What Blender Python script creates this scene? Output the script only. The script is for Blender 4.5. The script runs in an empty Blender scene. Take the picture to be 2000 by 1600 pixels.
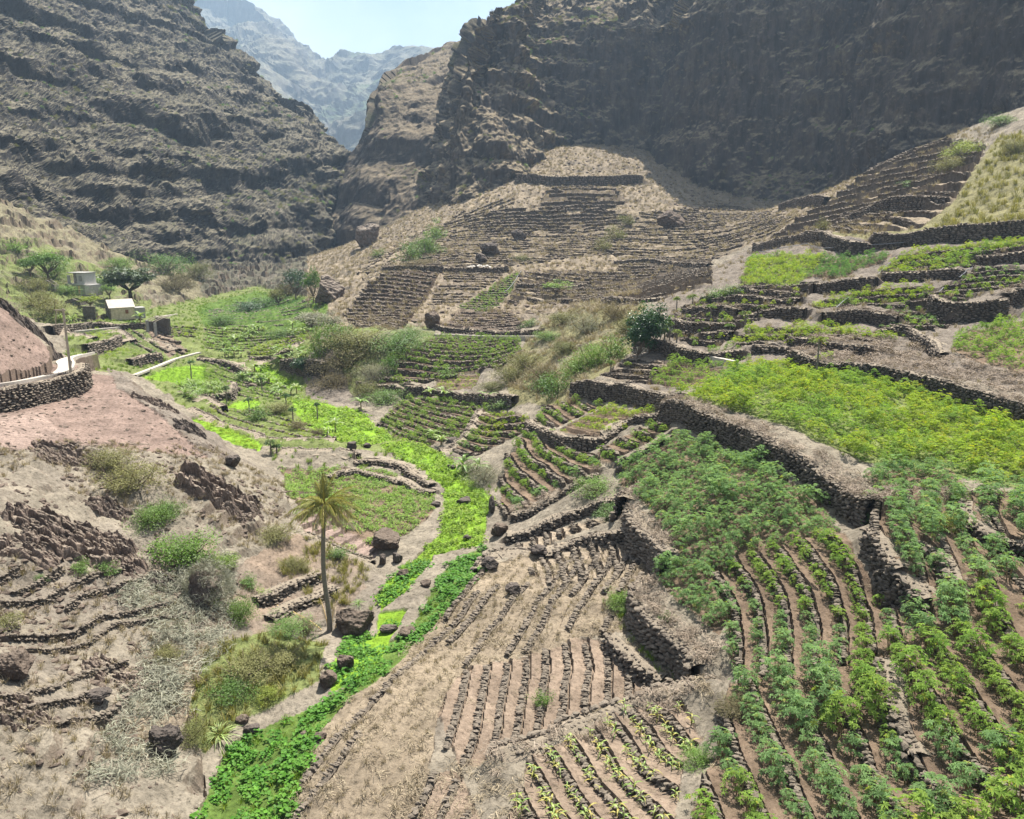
import bpy, math, random
import numpy as np
from mathutils import Vector, Matrix, Euler

# ------------------------------------------------------------------ camera, sky, sun, exposure
rng = np.random.default_rng(11)
random.seed(5)
S = bpy.context.scene
COL = S.collection
FPX = 1570.0
PITCH = math.atan(370.0 / FPX)
CAMZ = 25.0
cam_d = bpy.data.cameras.new('camera')
cam = bpy.data.objects.new('camera', cam_d)
COL.objects.link(cam)
cam.location = (0, 0, CAMZ)
cam.rotation_euler = (math.pi / 2 - PITCH, 0, 0)
cam_d.sensor_width = 36
cam_d.lens = 36 * FPX / 2000
cam_d.clip_start = 0.3
cam_d.clip_end = 9000
S.camera = cam

SUN_AZ, SUN_EL = math.radians(22), math.radians(61)
world = bpy.data.worlds.new('World')
S.world = world
world.use_nodes = True
wn, wl = world.node_tree.nodes, world.node_tree.links
sky = wn.new('ShaderNodeTexSky')
sky.sky_type = 'NISHITA'
sky.sun_disc = False
sky.sun_elevation = SUN_EL
sky.sun_rotation = SUN_AZ
sky.air_density = 1.0
sky.dust_density = 2.0
sky.ozone_density = 1.0
sky.altitude = 300
bg = wn['Background']
bg.inputs['Strength'].default_value = 0.05
# thin high cloud veil over the whole dome
wtc = wn.new('ShaderNodeTexCoord')
wno = wn.new('ShaderNodeTexNoise')
wno.inputs['Scale'].default_value = 3.2
wno.inputs['Detail'].default_value = 6
wno.inputs['Roughness'].default_value = 0.6
wrp = wn.new('ShaderNodeValToRGB')
wrp.color_ramp.elements[0].position = 0.36
wrp.color_ramp.elements[1].position = 0.74
wmx = wn.new('ShaderNodeMix')
wmx.data_type = 'RGBA'
wmx.inputs['B'].default_value = (7.6, 8.0, 8.4, 1)
wl.new(wtc.outputs['Generated'], wno.inputs['Vector'])
wl.new(wno.outputs['Fac'], wrp.inputs['Fac'])
wl.new(wrp.outputs['Color'], wmx.inputs['Factor'])
wl.new(sky.outputs['Color'], wmx.inputs['A'])
wl.new(wmx.outputs['Result'], bg.inputs['Color'])

sun_d = bpy.data.lights.new('sun', 'SUN')
sun_d.energy = 5.0
sun_d.angle = math.radians(0.55)
sun_d.color = (1.0, 0.955, 0.88)
sun = bpy.data.objects.new('sun', sun_d)
COL.objects.link(sun)
sdir = Vector((math.sin(SUN_AZ) * math.cos(SUN_EL), math.cos(SUN_AZ) * math.cos(SUN_EL), math.sin(SUN_EL)))
sun.rotation_euler = (-sdir).to_track_quat('-Z', 'Y').to_euler()
sun.location = (60, 120, 300)
vs = S.view_settings
vs.view_transform = 'Standard'
vs.look = 'None'
vs.exposure = 1.42
vs.gamma = 1.0
vs.use_curve_mapping = False
S.cycles.max_bounces = 5
S.cycles.diffuse_bounces = 2
S.cycles.glossy_bounces = 1
S.cycles.transmission_bounces = 2
S.cycles.transparent_max_bounces = 4
S.cycles.volume_bounces = 0
S.cycles.caustics_reflective = False
S.cycles.caustics_refractive = False

# ------------------------------------------------------------------ numeric helpers
CP, SP = math.cos(PITCH), math.sin(PITCH)
T2 = rng.random((256, 256)).astype(np.float32)
T3 = rng.random((64, 64, 64)).astype(np.float32)


def sm(t):
    return t * t * (3 - 2 * t)


def vn2(x, y, seed=0):
    x = np.asarray(x, float) + seed * 17.31
    y = np.asarray(y, float) + seed * 9.77
    xi = np.floor(x).astype(np.int64); yi = np.floor(y).astype(np.int64)
    fx = sm(x - xi); fy = sm(y - yi)
    a, b, c, d = xi & 255, (xi + 1) & 255, yi & 255, (yi + 1) & 255
    return (T2[a, c] * (1 - fx) + T2[b, c] * fx) * (1 - fy) + (T2[a, d] * (1 - fx) + T2[b, d] * fx) * fy


def fbm2(x, y, o=4, seed=0, g=0.5):
    s = 0; a = 1; t = 0
    for k in range(o):
        s = s + a * vn2(x, y, seed + k * 3); t += a
        x = np.asarray(x) * 2.03 + 3.1; y = np.asarray(y) * 2.03 - 1.7; a *= g
    return s / t - 0.5


def vn3(x, y, z):
    xi = np.floor(x).astype(np.int64); yi = np.floor(y).astype(np.int64); zi = np.floor(z).astype(np.int64)
    fx = sm(x - xi); fy = sm(y - yi); fz = sm(z - zi)
    a, b = xi & 63, (xi + 1) & 63
    c, d = yi & 63, (yi + 1) & 63
    e, f = zi & 63, (zi + 1) & 63
    l0 = (T3[a, c, e] * (1 - fx) + T3[b, c, e] * fx) * (1 - fy) + (T3[a, d, e] * (1 - fx) + T3[b, d, e] * fx) * fy
    l1 = (T3[a, c, f] * (1 - fx) + T3[b, c, f] * fx) * (1 - fy) + (T3[a, d, f] * (1 - fx) + T3[b, d, f] * fx) * fy
    return l0 * (1 - fz) + l1 * fz


def fbm3(P, sc, o=4, seed=0.0, g=0.5):
    x, y, z = P[..., 0] * sc + seed, P[..., 1] * sc + seed * 1.7, P[..., 2] * sc - seed
    s = 0; a = 1; t = 0
    for k in range(o):
        s = s + a * vn3(x, y, z); t += a
        x, y, z, a = x * 2.03 + 5.2, y * 2.03 + 1.3, z * 2.03 + 7.7, a * g
    return s / t - 0.5


def ray(px, py):
    xc = (np.asarray(px, float) - 1000) / FPX
    yc = (800 - np.asarray(py, float)) / FPX
    return xc, CP + yc * SP, -SP + yc * CP


def at_y(px, py, Y):
    rx, ry, rz = ray(px, py)
    k = Y / ry
    return np.stack([rx * k, np.broadcast_to(Y, np.shape(k)) * 1.0, CAMZ + rz * k], -1)


def pix(x, y, z):
    zr = z - CAMZ
    fw = y * CP - zr * SP
    up = y * SP + zr * CP
    return 1000 + FPX * x / fw, 800 - FPX * up / fw


def inpoly(px, py, poly):
    poly = np.asarray(poly, float)
    r = np.zeros(np.shape(px), bool)
    j = len(poly) - 1
    for i in range(len(poly)):
        xi, yi = poly[i]; xj, yj = poly[j]
        c = ((yi > py) != (yj > py))
        with np.errstate(divide='ignore', invalid='ignore'):
            r ^= c & (px < (xj - xi) * (py - yi) / (yj - yi + 1e-12) + xi)
        j = i
    return r


def catmull(A, n, axis=0):
    A = np.moveaxis(np.asarray(A, float), axis, 0)
    m = len(A)
    t = np.linspace(0, m - 1, n)
    i = np.clip(np.floor(t).astype(int), 0, m - 2)
    f = (t - i).reshape((-1,) + (1,) * (A.ndim - 1))
    p0 = A[np.clip(i - 1, 0, m - 1)]; p1 = A[i]; p2 = A[i + 1]; p3 = A[np.clip(i + 2, 0, m - 1)]
    r = 0.5 * (2 * p1 + (p2 - p0) * f + (2 * p0 - 5 * p1 + 4 * p2 - p3) * f ** 2 + (3 * p1 - p0 - 3 * p2 + p3) * f ** 3)
    return np.moveaxis(r, 0, axis)


# ------------------------------------------------------------------ object helpers
def mesh_np(name, V, Fq, mat=None, col=None, smooth=False):
    """mesh from vertex array and an (n,3) or (n,4) face array (or list of both)"""
    me = bpy.data.meshes.new(name)
    V = np.ascontiguousarray(V, np.float32)
    Fl = Fq if isinstance(Fq, list) else [Fq]
    Fl = [np.asarray(f, np.int32) for f in Fl if len(f)]
    loops = np.concatenate([f.ravel() for f in Fl])
    sizes = np.concatenate([np.full(len(f), f.shape[1], np.int32) for f in Fl])
    starts = np.concatenate([[0], np.cumsum(sizes)[:-1]]).astype(np.int32)
    me.vertices.add(len(V)); me.vertices.foreach_set('co', V.ravel())
    me.loops.add(len(loops)); me.loops.foreach_set('vertex_index', loops)
    me.polygons.add(len(sizes)); me.polygons.foreach_set('loop_start', starts); me.polygons.foreach_set('loop_total', sizes)
    me.polygons.foreach_set('use_smooth', np.full(len(sizes), bool(smooth)))
    me.update(calc_edges=True)
    if col is not None:
        a = me.color_attributes.new('tone', 'FLOAT_COLOR', 'POINT')
        c = np.ones((len(V), 4), np.float32); col = np.asarray(col, np.float32)
        c[:, :col.shape[1]] = col
        a.data.foreach_set('color', c.ravel())
    if mat:
        for m_ in (mat if isinstance(mat, (list, tuple)) else [mat]):
            me.materials.append(m_)
    return me


def obj(name, me, parent=None, loc=(0, 0, 0), rot=(0, 0, 0), scale=None, kind=None):
    o = bpy.data.objects.new(name, me)
    COL.objects.link(o)
    o.location = loc; o.rotation_euler = rot
    if scale is not None:
        o.scale = (scale,) * 3 if np.isscalar(scale) else scale
    if parent is not None:
        o.parent = parent
    if kind:
        o['kind'] = kind
    return o


def tag(o, label, cat, group=None, kind=None):
    o['label'] = label; o['category'] = cat
    if group: o['group'] = group
    if kind: o['kind'] = kind
    return o


def thing(name, label, cat, loc=(0, 0, 0), rz=0.0, scale=1.0, group=None):
    o = bpy.data.objects.new(name, None)
    COL.objects.link(o)
    o.empty_display_size = 0.2
    o.location = loc; o.rotation_euler = (0, 0, rz); o.scale = (scale,) * 3
    return tag(o, label, cat, group)


def copy_tree(o, parent=None):
    c = o.copy(); COL.objects.link(c)
    if parent: c.parent = parent
    for ch in list(o.children):
        copy_tree(ch, c)
    return c


class MB:
    """collects vertices and quads/tris; one mesh at the end"""
    def __init__(s):
        s.V = []; s.Q = []; s.T = []; s.C = []; s.n = 0

    def add(s, V, Q=None, T=None, c=None):
        V = np.asarray(V, float).reshape(-1, 3)
        if Q is not None and len(Q): s.Q.append(np.asarray(Q, int) + s.n)
        if T is not None and len(T): s.T.append(np.asarray(T, int) + s.n)
        s.C.append(np.broadcast_to(np.asarray([1, 1, 1] if c is None else c, float), (len(V), 3)))
        s.V.append(V); s.n += len(V)
        return s

    def box(s, c, d, rz=0.0, col=None, taper=1.0):
        x, y, z = d[0] / 2, d[1] / 2, d[2] / 2
        v = np.array([[-x, -y, -z], [x, -y, -z], [x, y, -z], [-x, y, -z], [-x * taper, -y * taper, z], [x * taper, -y * taper, z], [x * taper, y * taper, z], [-x * taper, y * taper, z]])
        cs, sn = math.cos(rz), math.sin(rz)
        v = np.stack([v[:, 0] * cs - v[:, 1] * sn, v[:, 0] * sn + v[:, 1] * cs, v[:, 2]], -1) + np.asarray(c)
        return s.add(v, [[0, 3, 2, 1], [4, 5, 6, 7], [0, 1, 5, 4], [1, 2, 6, 5], [2, 3, 7, 6], [3, 0, 4, 7]], c=col)

    def tube(s, pts, rad, n=6, col=None, cap=True):
        pts = np.asarray(pts, float); m = len(pts)
        rad = np.broadcast_to(np.asarray(rad, float), (m,))
        tg = np.gradient(pts, axis=0); tg /= np.linalg.norm(tg, axis=1, keepdims=True) + 1e-9
        ref = np.array([0, 0, 1.0]) if abs(tg[0][2]) < 0.9 else np.array([1.0, 0, 0])
        a = np.cross(tg, ref); a /= np.linalg.norm(a, axis=1, keepdims=True) + 1e-9
        b = np.cross(tg, a)
        an = np.arange(n) * 2 * math.pi / n
        V = pts[:, None] + rad[:, None, None] * (np.cos(an)[None, :, None] * a[:, None] + np.sin(an)[None, :, None] * b[:, None])
        Q = []
        for i in range(m - 1):
            for k in range(n):
                k2 = (k + 1) % n
                Q.append([i * n + k, i * n + k2, (i + 1) * n + k2, (i + 1) * n + k])
        T = []
        V = V.reshape(-1, 3)
        if cap:
            V = np.concatenate([V, pts[-1:]]); e = len(V) - 1
            T = [[(m - 1) * n + k, (m - 1) * n + (k + 1) % n, e] for k in range(n)]
        return s.add(V, Q, T, c=col)

    def mesh(s, name, mat, smooth=False, tone=True):
        fl = []
        if s.Q: fl.append(np.concatenate(s.Q))
        if s.T: fl.append(np.concatenate(s.T))
        return mesh_np(name, np.concatenate(s.V), fl, mat, np.concatenate(s.C) if tone else None, smooth)


# ------------------------------------------------------------------ materials
def mat_base(name):
    m = bpy.data.materials.new(name); m.use_nodes = True
    n = m.node_tree.nodes; l = m.node_tree.links
    b = n['Principled BSDF']
    b.inputs['Roughness'].default_value = 0.9
    b.inputs['Specular IOR Level'].default_value = 0.15
    return m, n, l, b


def nd(n, t, **kw):
    x = n.new(t)
    for k, v in kw.items():
        if k in x.inputs: x.inputs[k].default_value = v
        else: setattr(x, k, v)
    return x


def noise(n, l, scale, detail=5, rough=0.6, vec=None, stretch=None):
    x = nd(n, 'ShaderNodeTexNoise', Scale=scale, Detail=detail, Roughness=rough)
    if vec is None:
        g = n.new('ShaderNodeNewGeometry'); vec = g.outputs['Position']
    if stretch is not None:
        mp = n.new('ShaderNodeMapping'); mp.inputs['Scale'].default_value = stretch
        l.new(vec, mp.inputs['Vector']); vec = mp.outputs['Vector']
    l.new(vec, x.inputs['Vector'])
    return x.outputs['Fac']


def ramp(n, l, fac, stops):
    r = n.new('ShaderNodeValToRGB')
    el = r.color_ramp.elements
    while len(el) < len(stops): el.new(0.5)
    for e, (p, c) in zip(el, stops):
        e.position = p; e.color = (c, c, c, 1) if np.isscalar(c) else (*c, 1)
    l.new(fac, r.inputs['Fac'])
    return r.outputs['Color']


def mixc(n, l, f, a, b, mode='MIX'):
    x = n.new('ShaderNodeMix'); x.data_type = 'RGBA'; x.blend_type = mode
    for s, v in (('Factor', f), ('A', a), ('B', b)):
        if isinstance(v, bpy.types.NodeSocket): l.new(v, x.inputs[s])
        elif s == 'Factor': x.inputs[s].default_value = v
        else: x.inputs[s].default_value = (*v, 1) if len(v) == 3 else v
    return x.outputs['Result']


def bump(n, l, b, h, strength, dist):
    x = nd(n, 'ShaderNodeBump', Strength=strength, Distance=dist)
    l.new(h, x.inputs['Height']); l.new(x.outputs['Normal'], b.inputs['Normal'])


def math_n(n, l, op, a, b=None, clamp=False):
    x = n.new('ShaderNodeMath'); x.operation = op; x.use_clamp = clamp
    for i, v in enumerate((a, b)):
        if v is None: continue
        if isinstance(v, bpy.types.NodeSocket): l.new(v, x.inputs[i])
        else: x.inputs[i].default_value = v
    return x.outputs[0]


def steep(n, l, lo, hi):
    """0 on flat, 1 on steep faces, from the surface's own true normal"""
    g = n.new('ShaderNodeNewGeometry')
    sx = n.new('ShaderNodeSeparateXYZ'); l.new(g.outputs['True Normal'], sx.inputs[0])
    az = math_n(n, l, 'ABSOLUTE', sx.outputs['Z'])
    mr = nd(n, 'ShaderNodeMapRange'); mr.inputs['From Min'].default_value = hi; mr.inputs['From Max'].default_value = lo
    mr.inputs['To Min'].default_value = 0; mr.inputs['To Max'].default_value = 1
    l.new(az, mr.inputs['Value'])
    return mr.outputs['Result']


def make_ground_mat():
    m, n, l, b = mat_base('ground_soil')
    at = nd(n, 'ShaderNodeVertexColor', layer_name='tone')
    n1 = ramp(n, l, noise(n, l, 0.45, 7, 0.7), [(0.28, 0.6), (0.5, 1.0), (0.72, 1.3)])
    n2 = ramp(n, l, noise(n, l, 4.0, 7, 0.78), [(0.32, 0.28), (0.47, 1.0), (0.72, 1.5)])  # fine mottling; its dark specks also put tiny shadows into the colour
    c = mixc(n, l, 1.0, at.outputs['Color'], n1, 'MULTIPLY')
    c = mixc(n, l, 1.0, c, n2, 'MULTIPLY')
    st = steep(n, l, 0.45, 0.72)
    rk = ramp(n, l, noise(n, l, 2.2, 5, 0.7), [(0.3, (0.08, 0.06, 0.046)), (0.6, (0.19, 0.145, 0.11))])
    f = math_n(n, l, 'MULTIPLY', st, 0.7)
    c = mixc(n, l, f, c, rk)
    l.new(c, b.inputs['Base Color'])
    b.inputs['Roughness'].default_value = 1.0
    b.inputs['Specular IOR Level'].default_value = 0.05
    bump(n, l, b, noise(n, l, 7.0, 8, 0.75), 0.9, 0.10)
    return m


def make_rock_slope_mat(name, grass, grass2, rock, rock2, green, lo, hi, vs_=(1, 1, 0.3), sc=0.12, gthr=0.62):
    m, n, l, b = mat_base(name)
    g1 = ramp(n, l, noise(n, l, sc * 0.4, 7, 0.7), [(0.35, grass), (0.65, grass2)])
    gm = ramp(n, l, noise(n, l, sc * 0.16, 6, 0.65), [(gthr, 0.0), (gthr + 0.12, 0.8)])
    g1 = mixc(n, l, gm, g1, green)
    sp = ramp(n, l, noise(n, l, sc * 6, 6, 0.8), [(0.32, 0.38), (0.5, 1.0), (0.68, 1.55)])
    g1 = mixc(n, l, 1.0, g1, sp, 'MULTIPLY')
    r1 = ramp(n, l, noise(n, l, sc * 1.4, 7, 0.7, stretch=vs_), [(0.3, rock), (0.7, rock2)])
    r2 = ramp(n, l, noise(n, l, sc * 4, 6, 0.75, stretch=vs_), [(0.3, 0.55), (0.5, 1.0), (0.7, 1.5)])
    r1 = mixc(n, l, 1.0, r1, r2, 'MULTIPLY')
    st = steep(n, l, lo, hi)
    br = math_n(n, l, 'MULTIPLY', math_n(n, l, 'SUBTRACT', noise(n, l, sc * 1.1, 7, 0.78), 0.5), 2.4)
    f = math_n(n, l, 'ADD', st, br, True)
    c = mixc(n, l, f, g1, r1)
    l.new(c, b.inputs['Base Color'])
    b.inputs['Roughness'].default_value = 1.0
    b.inputs['Specular IOR Level'].default_value = 0.05
    bump(n, l, b, noise(n, l, sc * 4.5, 8, 0.8), 1.0, 0.55 / (sc * 8))
    return m


def make_stone_mat(name, a, b_, c_, vor=0.0, dust=(0.30, 0.25, 0.19), dust_f=0.6):
    """basalt stone with pale dust lying on upward faces; vor > 0 draws joints of far walls as relief"""
    m, n, l, b = mat_base(name)
    oi = n.new('ShaderNodeObjectInfo')
    at = nd(n, 'ShaderNodeVertexColor', layer_name='tone')
    base = ramp(n, l, noise(n, l, 1.3, 5, 0.7), [(0.3, a), (0.5, b_), (0.72, c_)])
    sp = ramp(n, l, noise(n, l, 9.0, 5, 0.75), [(0.3, 0.55), (0.5, 1.0), (0.72, 1.5)])
    c = mixc(n, l, 1.0, base, sp, 'MULTIPLY')
    c = mixc(n, l, 1.0, c, at.outputs['Color'], 'MULTIPLY')
    g = n.new('ShaderNodeNewGeometry')
    sx = n.new('ShaderNodeSeparateXYZ'); l.new(g.outputs['Normal'], sx.inputs[0])
    up = ramp(n, l, sx.outputs['Z'], [(0.45, 0.0), (0.9, dust_f)])
    c = mixc(n, l, up, c, dust)
    l.new(c, b.inputs['Base Color'])
    b.inputs['Roughness'].default_value = 0.95
    h = noise(n, l, 3.5, 9, 0.8)
    if vor > 0:
        v = nd(n, 'ShaderNodeTexVoronoi', Scale=vor); v.feature = 'DISTANCE_TO_EDGE'
        l.new(g.outputs['Position'], v.inputs['Vector'])
        e = ramp(n, l, v.outputs['Distance'], [(0.0, 0.0), (0.18, 1.0)])
        h = mixc(n, l, 0.6, h, e)
        bump(n, l, b, h, 1.0, 0.25)
    else:
        bump(n, l, b, h, 1.0, 0.16)
    return m


def make_leaf_mat(name, c1, c2, transl=0.3, rough=0.5, spec=0.35, sat=1.0):
    m, n, l, b = mat_base(name)
    oi = n.new('ShaderNodeObjectInfo')
    at = nd(n, 'ShaderNodeVertexColor', layer_name='tone')
    c = mixc(n, l, oi.outputs['Random'], c1, c2)
    c = mixc(n, l, 1.0, c, at.outputs['Color'], 'MULTIPLY')
    l.new(c, b.inputs['Base Color'])
    b.inputs['Roughness'].default_value = rough
    b.inputs['Specular IOR Level'].default_value = spec
    if transl > 0:
        t = n.new('ShaderNodeBsdfTranslucent')
        tc = mixc(n, l, 1.0, c, (1.25, 1.3, 0.6), 'MULTIPLY')
        l.new(tc, t.inputs['Color'])
        mx = nd(n, 'ShaderNodeMixShader', Fac=transl)
        l.new(b.outputs[0], mx.inputs[1]); l.new(t.outputs[0], mx.inputs[2])
        l.new(mx.outputs[0], n['Material Output'].inputs['Surface'])
    return m


def make_plain(name, c, var=0.3, sc=4.0, rough=0.9, bmp=0.3):
    m, n, l, b = mat_base(name)
    v = ramp(n, l, noise(n, l, sc, 6, 0.7), [(0.3, 1 - var), (0.7, 1 + var)])
    l.new(mixc(n, l, 1.0, c, v, 'MULTIPLY'), b.inputs['Base Color'])
    b.inputs['Roughness'].default_value = rough
    if bmp: bump(n, l, b, noise(n, l, sc * 3, 6, 0.7), bmp, 0.03)
    return m


M_ground = make_ground_mat()
M_left = make_rock_slope_mat('left_mountain_rock', (0.105, 0.096, 0.066), (0.18, 0.158, 0.115), (0.022, 0.021, 0.022), (0.060, 0.053, 0.049), (0.075, 0.105, 0.035), 0.52, 0.88, sc=0.13)
M_cliff = make_rock_slope_mat('cliff_rock', (0.19, 0.155, 0.105), (0.27, 0.22, 0.15), (0.032, 0.031, 0.034), (0.10, 0.083, 0.074), (0.10, 0.115, 0.045), 0.36, 0.76, vs_=(1, 1, 0.22), sc=0.13)
M_spur = make_rock_slope_mat('spur_rock', (0.14, 0.115, 0.08), (0.21, 0.17, 0.12), (0.034, 0.031, 0.031), (0.08, 0.064, 0.054), (0.08, 0.10, 0.045), 0.50, 0.86, sc=0.13)
M_far = make_rock_slope_mat('far_mountain_rock', (0.12, 0.12, 0.085), (0.19, 0.17, 0.13), (0.05, 0.048, 0.048), (0.12, 0.105, 0.095), (0.08, 0.12, 0.05), 0.40, 0.80, sc=0.03, gthr=0.56)
M_stone = make_stone_mat('wall_stone', (0.075, 0.064, 0.055), (0.135, 0.11, 0.09), (0.22, 0.18, 0.145))
M_core = make_stone_mat('wall_core', (0.035, 0.03, 0.026), (0.06, 0.05, 0.042), (0.10, 0.085, 0.07), vor=0, dust=(0.29, 0.24, 0.18), dust_f=0.95)
M_bould = make_stone_mat('boulder_rock', (0.06, 0.046, 0.038), (0.115, 0.085, 0.068), (0.21, 0.165, 0.13), dust=(0.24, 0.19, 0.145), dust_f=0.5)
M_outc = make_stone_mat('outcrop_rock', (0.07, 0.054, 0.046), (0.15, 0.115, 0.095), (0.27, 0.215, 0.17), dust=(0.34, 0.285, 0.22), dust_f=0.6)
M_drock = make_stone_mat('dark_rock', (0.05, 0.044, 0.04), (0.09, 0.075, 0.065), (0.16, 0.13, 0.11), dust=(0.22, 0.18, 0.15), dust_f=0.35)
# ------------------------------------------------------------------ terrain heights
# measured ground points: picture column, picture row, metres ahead
CT = '''
1700 1500 23.5;1950 1500 22;1400 1500 24.5;1000 1600 24.3;1500 1600 21.8;1950 1600 19.5;500 1600 26.5;0 1600 23.5;1950 1350 25;1800 1350 26;1600 1350 27.5;1450 1350 28.5
1950 1200 29.5;1650 1200 32;1500 1200 33.5;1900 1050 35;1550 1050 39;1950 950 40;1720 1070 34.5;1640 955 42;1450 900 49.5;1350 1000 44.2;1300 1130 39
1320 800 58.5;1500 850 49.5;1600 890 45.5;1750 860 49;1950 870 46.5;1500 715 70;1620 725 66;1800 780 58;1980 815 51.5;1250 900 55;1300 850 58.5
1900 720 62;1950 650 72;1800 620 79;1700 640 78.5;1600 660 76;1400 640 85;1500 580 97;1700 560 93;1900 560 86;1500 525 114;1650 515 110;1850 500 103;1990 480 99
1600 475 122;1900 450 109;1750 400 142;1950 400 119;1950 300 142;1850 320 158;1700 345 190;1980 220 180;1640 365 225
1250 680 87;1400 700 76;1180 740 78;1180 775 77;1130 820 72.5;1230 790 70;1050 850 72;1000 980 60;1150 930 56.5;1200 960 53.5;1000 1080 50;1150 1050 48.5;1230 1010 47.5
1240 1090 44;1240 1210 37;1330 1310 32.5;1100 1200 39;950 1150 43.5;880 1190 42.5;750 1330 34.5;620 1480 29;1000 1350 33;1200 1400 30;900 1450 29;1200 1500 26.5;1350 1450 27.5
430 1500 30;600 1390 33.5;760 1270 39;850 1150 45.5;900 1000 59;940 960 64;860 900 74;780 870 80;640 790 97;600 745 112;540 735 116;470 680 138;540 650 150;520 610 200;480 590 215
560 920 68;700 930 69;850 1000 59.5;750 1090 51.5;660 890 73;600 860 78;450 850 80;400 820 86;450 760 104;300 735 107;380 745 106;260 700 116
640 1230 42;480 1150 44;600 1150 45.5;600 1060 51.5;540 1300 36.5;450 1380 33.5;250 1380 31;0 1380 28;0 1200 34;0 1000 41;0 850 50.5;0 780 57;60 750 63;0 680 63;0 600 68
60 645 72;125 720 74;220 715 79;340 800 68;440 890 62.5;540 960 57.5;560 1010 55;200 1000 46;400 1000 49;300 850 57.5;200 790 62.5;300 1200 38;150 1250 34.5
130 640 136;215 625 146;100 570 162;145 575 170;200 670 122;290 640 136;350 630 152;400 610 178;0 480 180;250 525 212;350 575 216;0 400 205;150 500 200;440 570 235
700 650 117;620 690 115;690 790 98;720 690 111;650 760 106;800 835 88;900 780 98;900 740 107;850 665 124;950 650 129;750 625 138;760 535 178;950 535 178;900 480 212
900 425 248;1000 365 272;1100 450 236;1100 560 168;1250 560 158;1250 475 212;1400 475 203;1400 425 240;1500 405 254;1200 345 288;1100 290 318;1600 390 240;1000 600 150
1100 700 95;1050 770 87;1200 625 104;1150 610 124;960 830 84;980 900 69;1500 480 170;1350 540 140;720 500 215;660 560 190
2300 1400 21;2300 1000 35;2300 700 57;2300 450 96;2300 250 130;-300 1400 25;-300 1000 37;-300 750 54;-300 500 120;-300 620 62
'''
pts = []
for ln in CT.replace('\n', ';').split(';'):
    t = ln.split()
    if len(t) == 3:
        a, b_, c_ = map(float, t)
        pts.append(at_y(a, b_, c_))
# ground hidden from this viewpoint: column, metres ahead, height relative to the camera
for px_, Y, z in ((60, 88, -14.5), (125, 92, -16.5), (220, 92, -18.8), (340, 82, -20.5), (440, 74, -21.4), (540, 66, -21.6), (-100, 95, -9), (0, 92, -12), (0, 115, -14), (60, 110, -16),
                  (620, 330, -14), (560, 300, -15), (500, 400, -14), (800, 400, 8), (1000, 400, 30), (1300, 400, 30), (200, 400, 15), (0, 330, 20), (1600, 400, 30), (2000, 330, 38), (1800, 400, 40),
                  (500, 18, -22.6), (1000, 16, -21), (1500, 14, -18.5), (2000, 13, -16.2), (0, 15, -20), (2300, 13, -15), (-300, 15, -18), (660, 250, -15)):
    ry = CP
    xc = (px_ - 1000) / FPX
    for _ in range(4):
        s = z / Y  # solve for the row
        k = (s * CP + SP) / (CP - s * SP)
        ry = CP + k * SP
    pts.append(np.array([xc / ry * Y, Y, CAMZ + z]))
pts = np.array(pts)
cu, cw = pts[:, 0] / pts[:, 1], np.log(pts[:, 1])


def tker(r2):
    return r2 * np.log(r2 + 1e-9)


N_ = len(pts)
K = tker((cu[:, None] - cu[None]) ** 2 + (cw[:, None] - cw[None]) ** 2)
A = np.zeros((N_ + 3, N_ + 3))
A[:N_, :N_] = K + np.eye(N_) * 2e-3
A[:N_, N_] = A[N_, :N_] = 1
A[:N_, N_ + 1] = A[N_ + 1, :N_] = cu
A[:N_, N_ + 2] = A[N_ + 2, :N_] = cw
# heights are interpolated as height / distance so that near and far detail weigh alike
sol = np.linalg.solve(A, np.concatenate([(pts[:, 2] - CAMZ), np.zeros(3)]))
NU, NW = 800, 860
U0, U1, W0, W1 = -0.80, 0.80, math.log(13.5), math.log(430)
gu = np.linspace(U0, U1, NU); gw = np.linspace(W0, W1, NW)
Zc = np.empty((NW // 4 + 1, NU // 4 + 1), np.float32)
cgu = np.linspace(U0, U1, NU // 4 + 1); cgw = np.linspace(W0, W1, NW // 4 + 1)
for i, w in enumerate(cgw):
    r2 = (cgu[:, None] - cu[None]) ** 2 + (w - cw[None]) ** 2
    Zc[i] = tker(r2) @ sol[:N_] + sol[N_] + sol[N_ + 1] * cgu + sol[N_ + 2] * w
Z0 = catmull(catmull(Zc, NW, 0), NU, 1) + CAMZ
GY = np.exp(gw)[:, None] * np.ones((1, NU))
GX = gu[None, :] * GY
AREA = GY ** 2 * (gu[1] - gu[0]) * (gw[1] - gw[0])


def samp(Zg, x, y):
    x = np.asarray(x, float); y = np.maximum(np.asarray(y, float), 1)
    a = np.clip((x / y - U0) / (U1 - U0) * (NU - 1), 0, NU - 1.001)
    b = np.clip((np.log(y) - W0) / (W1 - W0) * (NW - 1), 0, NW - 1.001)
    i = a.astype(int); j = b.astype(int); f = a - i; g = b - j
    return (Zg[j, i] * (1 - f) + Zg[j, i + 1] * f) * (1 - g) + (Zg[j + 1, i] * (1 - f) + Zg[j + 1, i + 1] * f) * g


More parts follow.
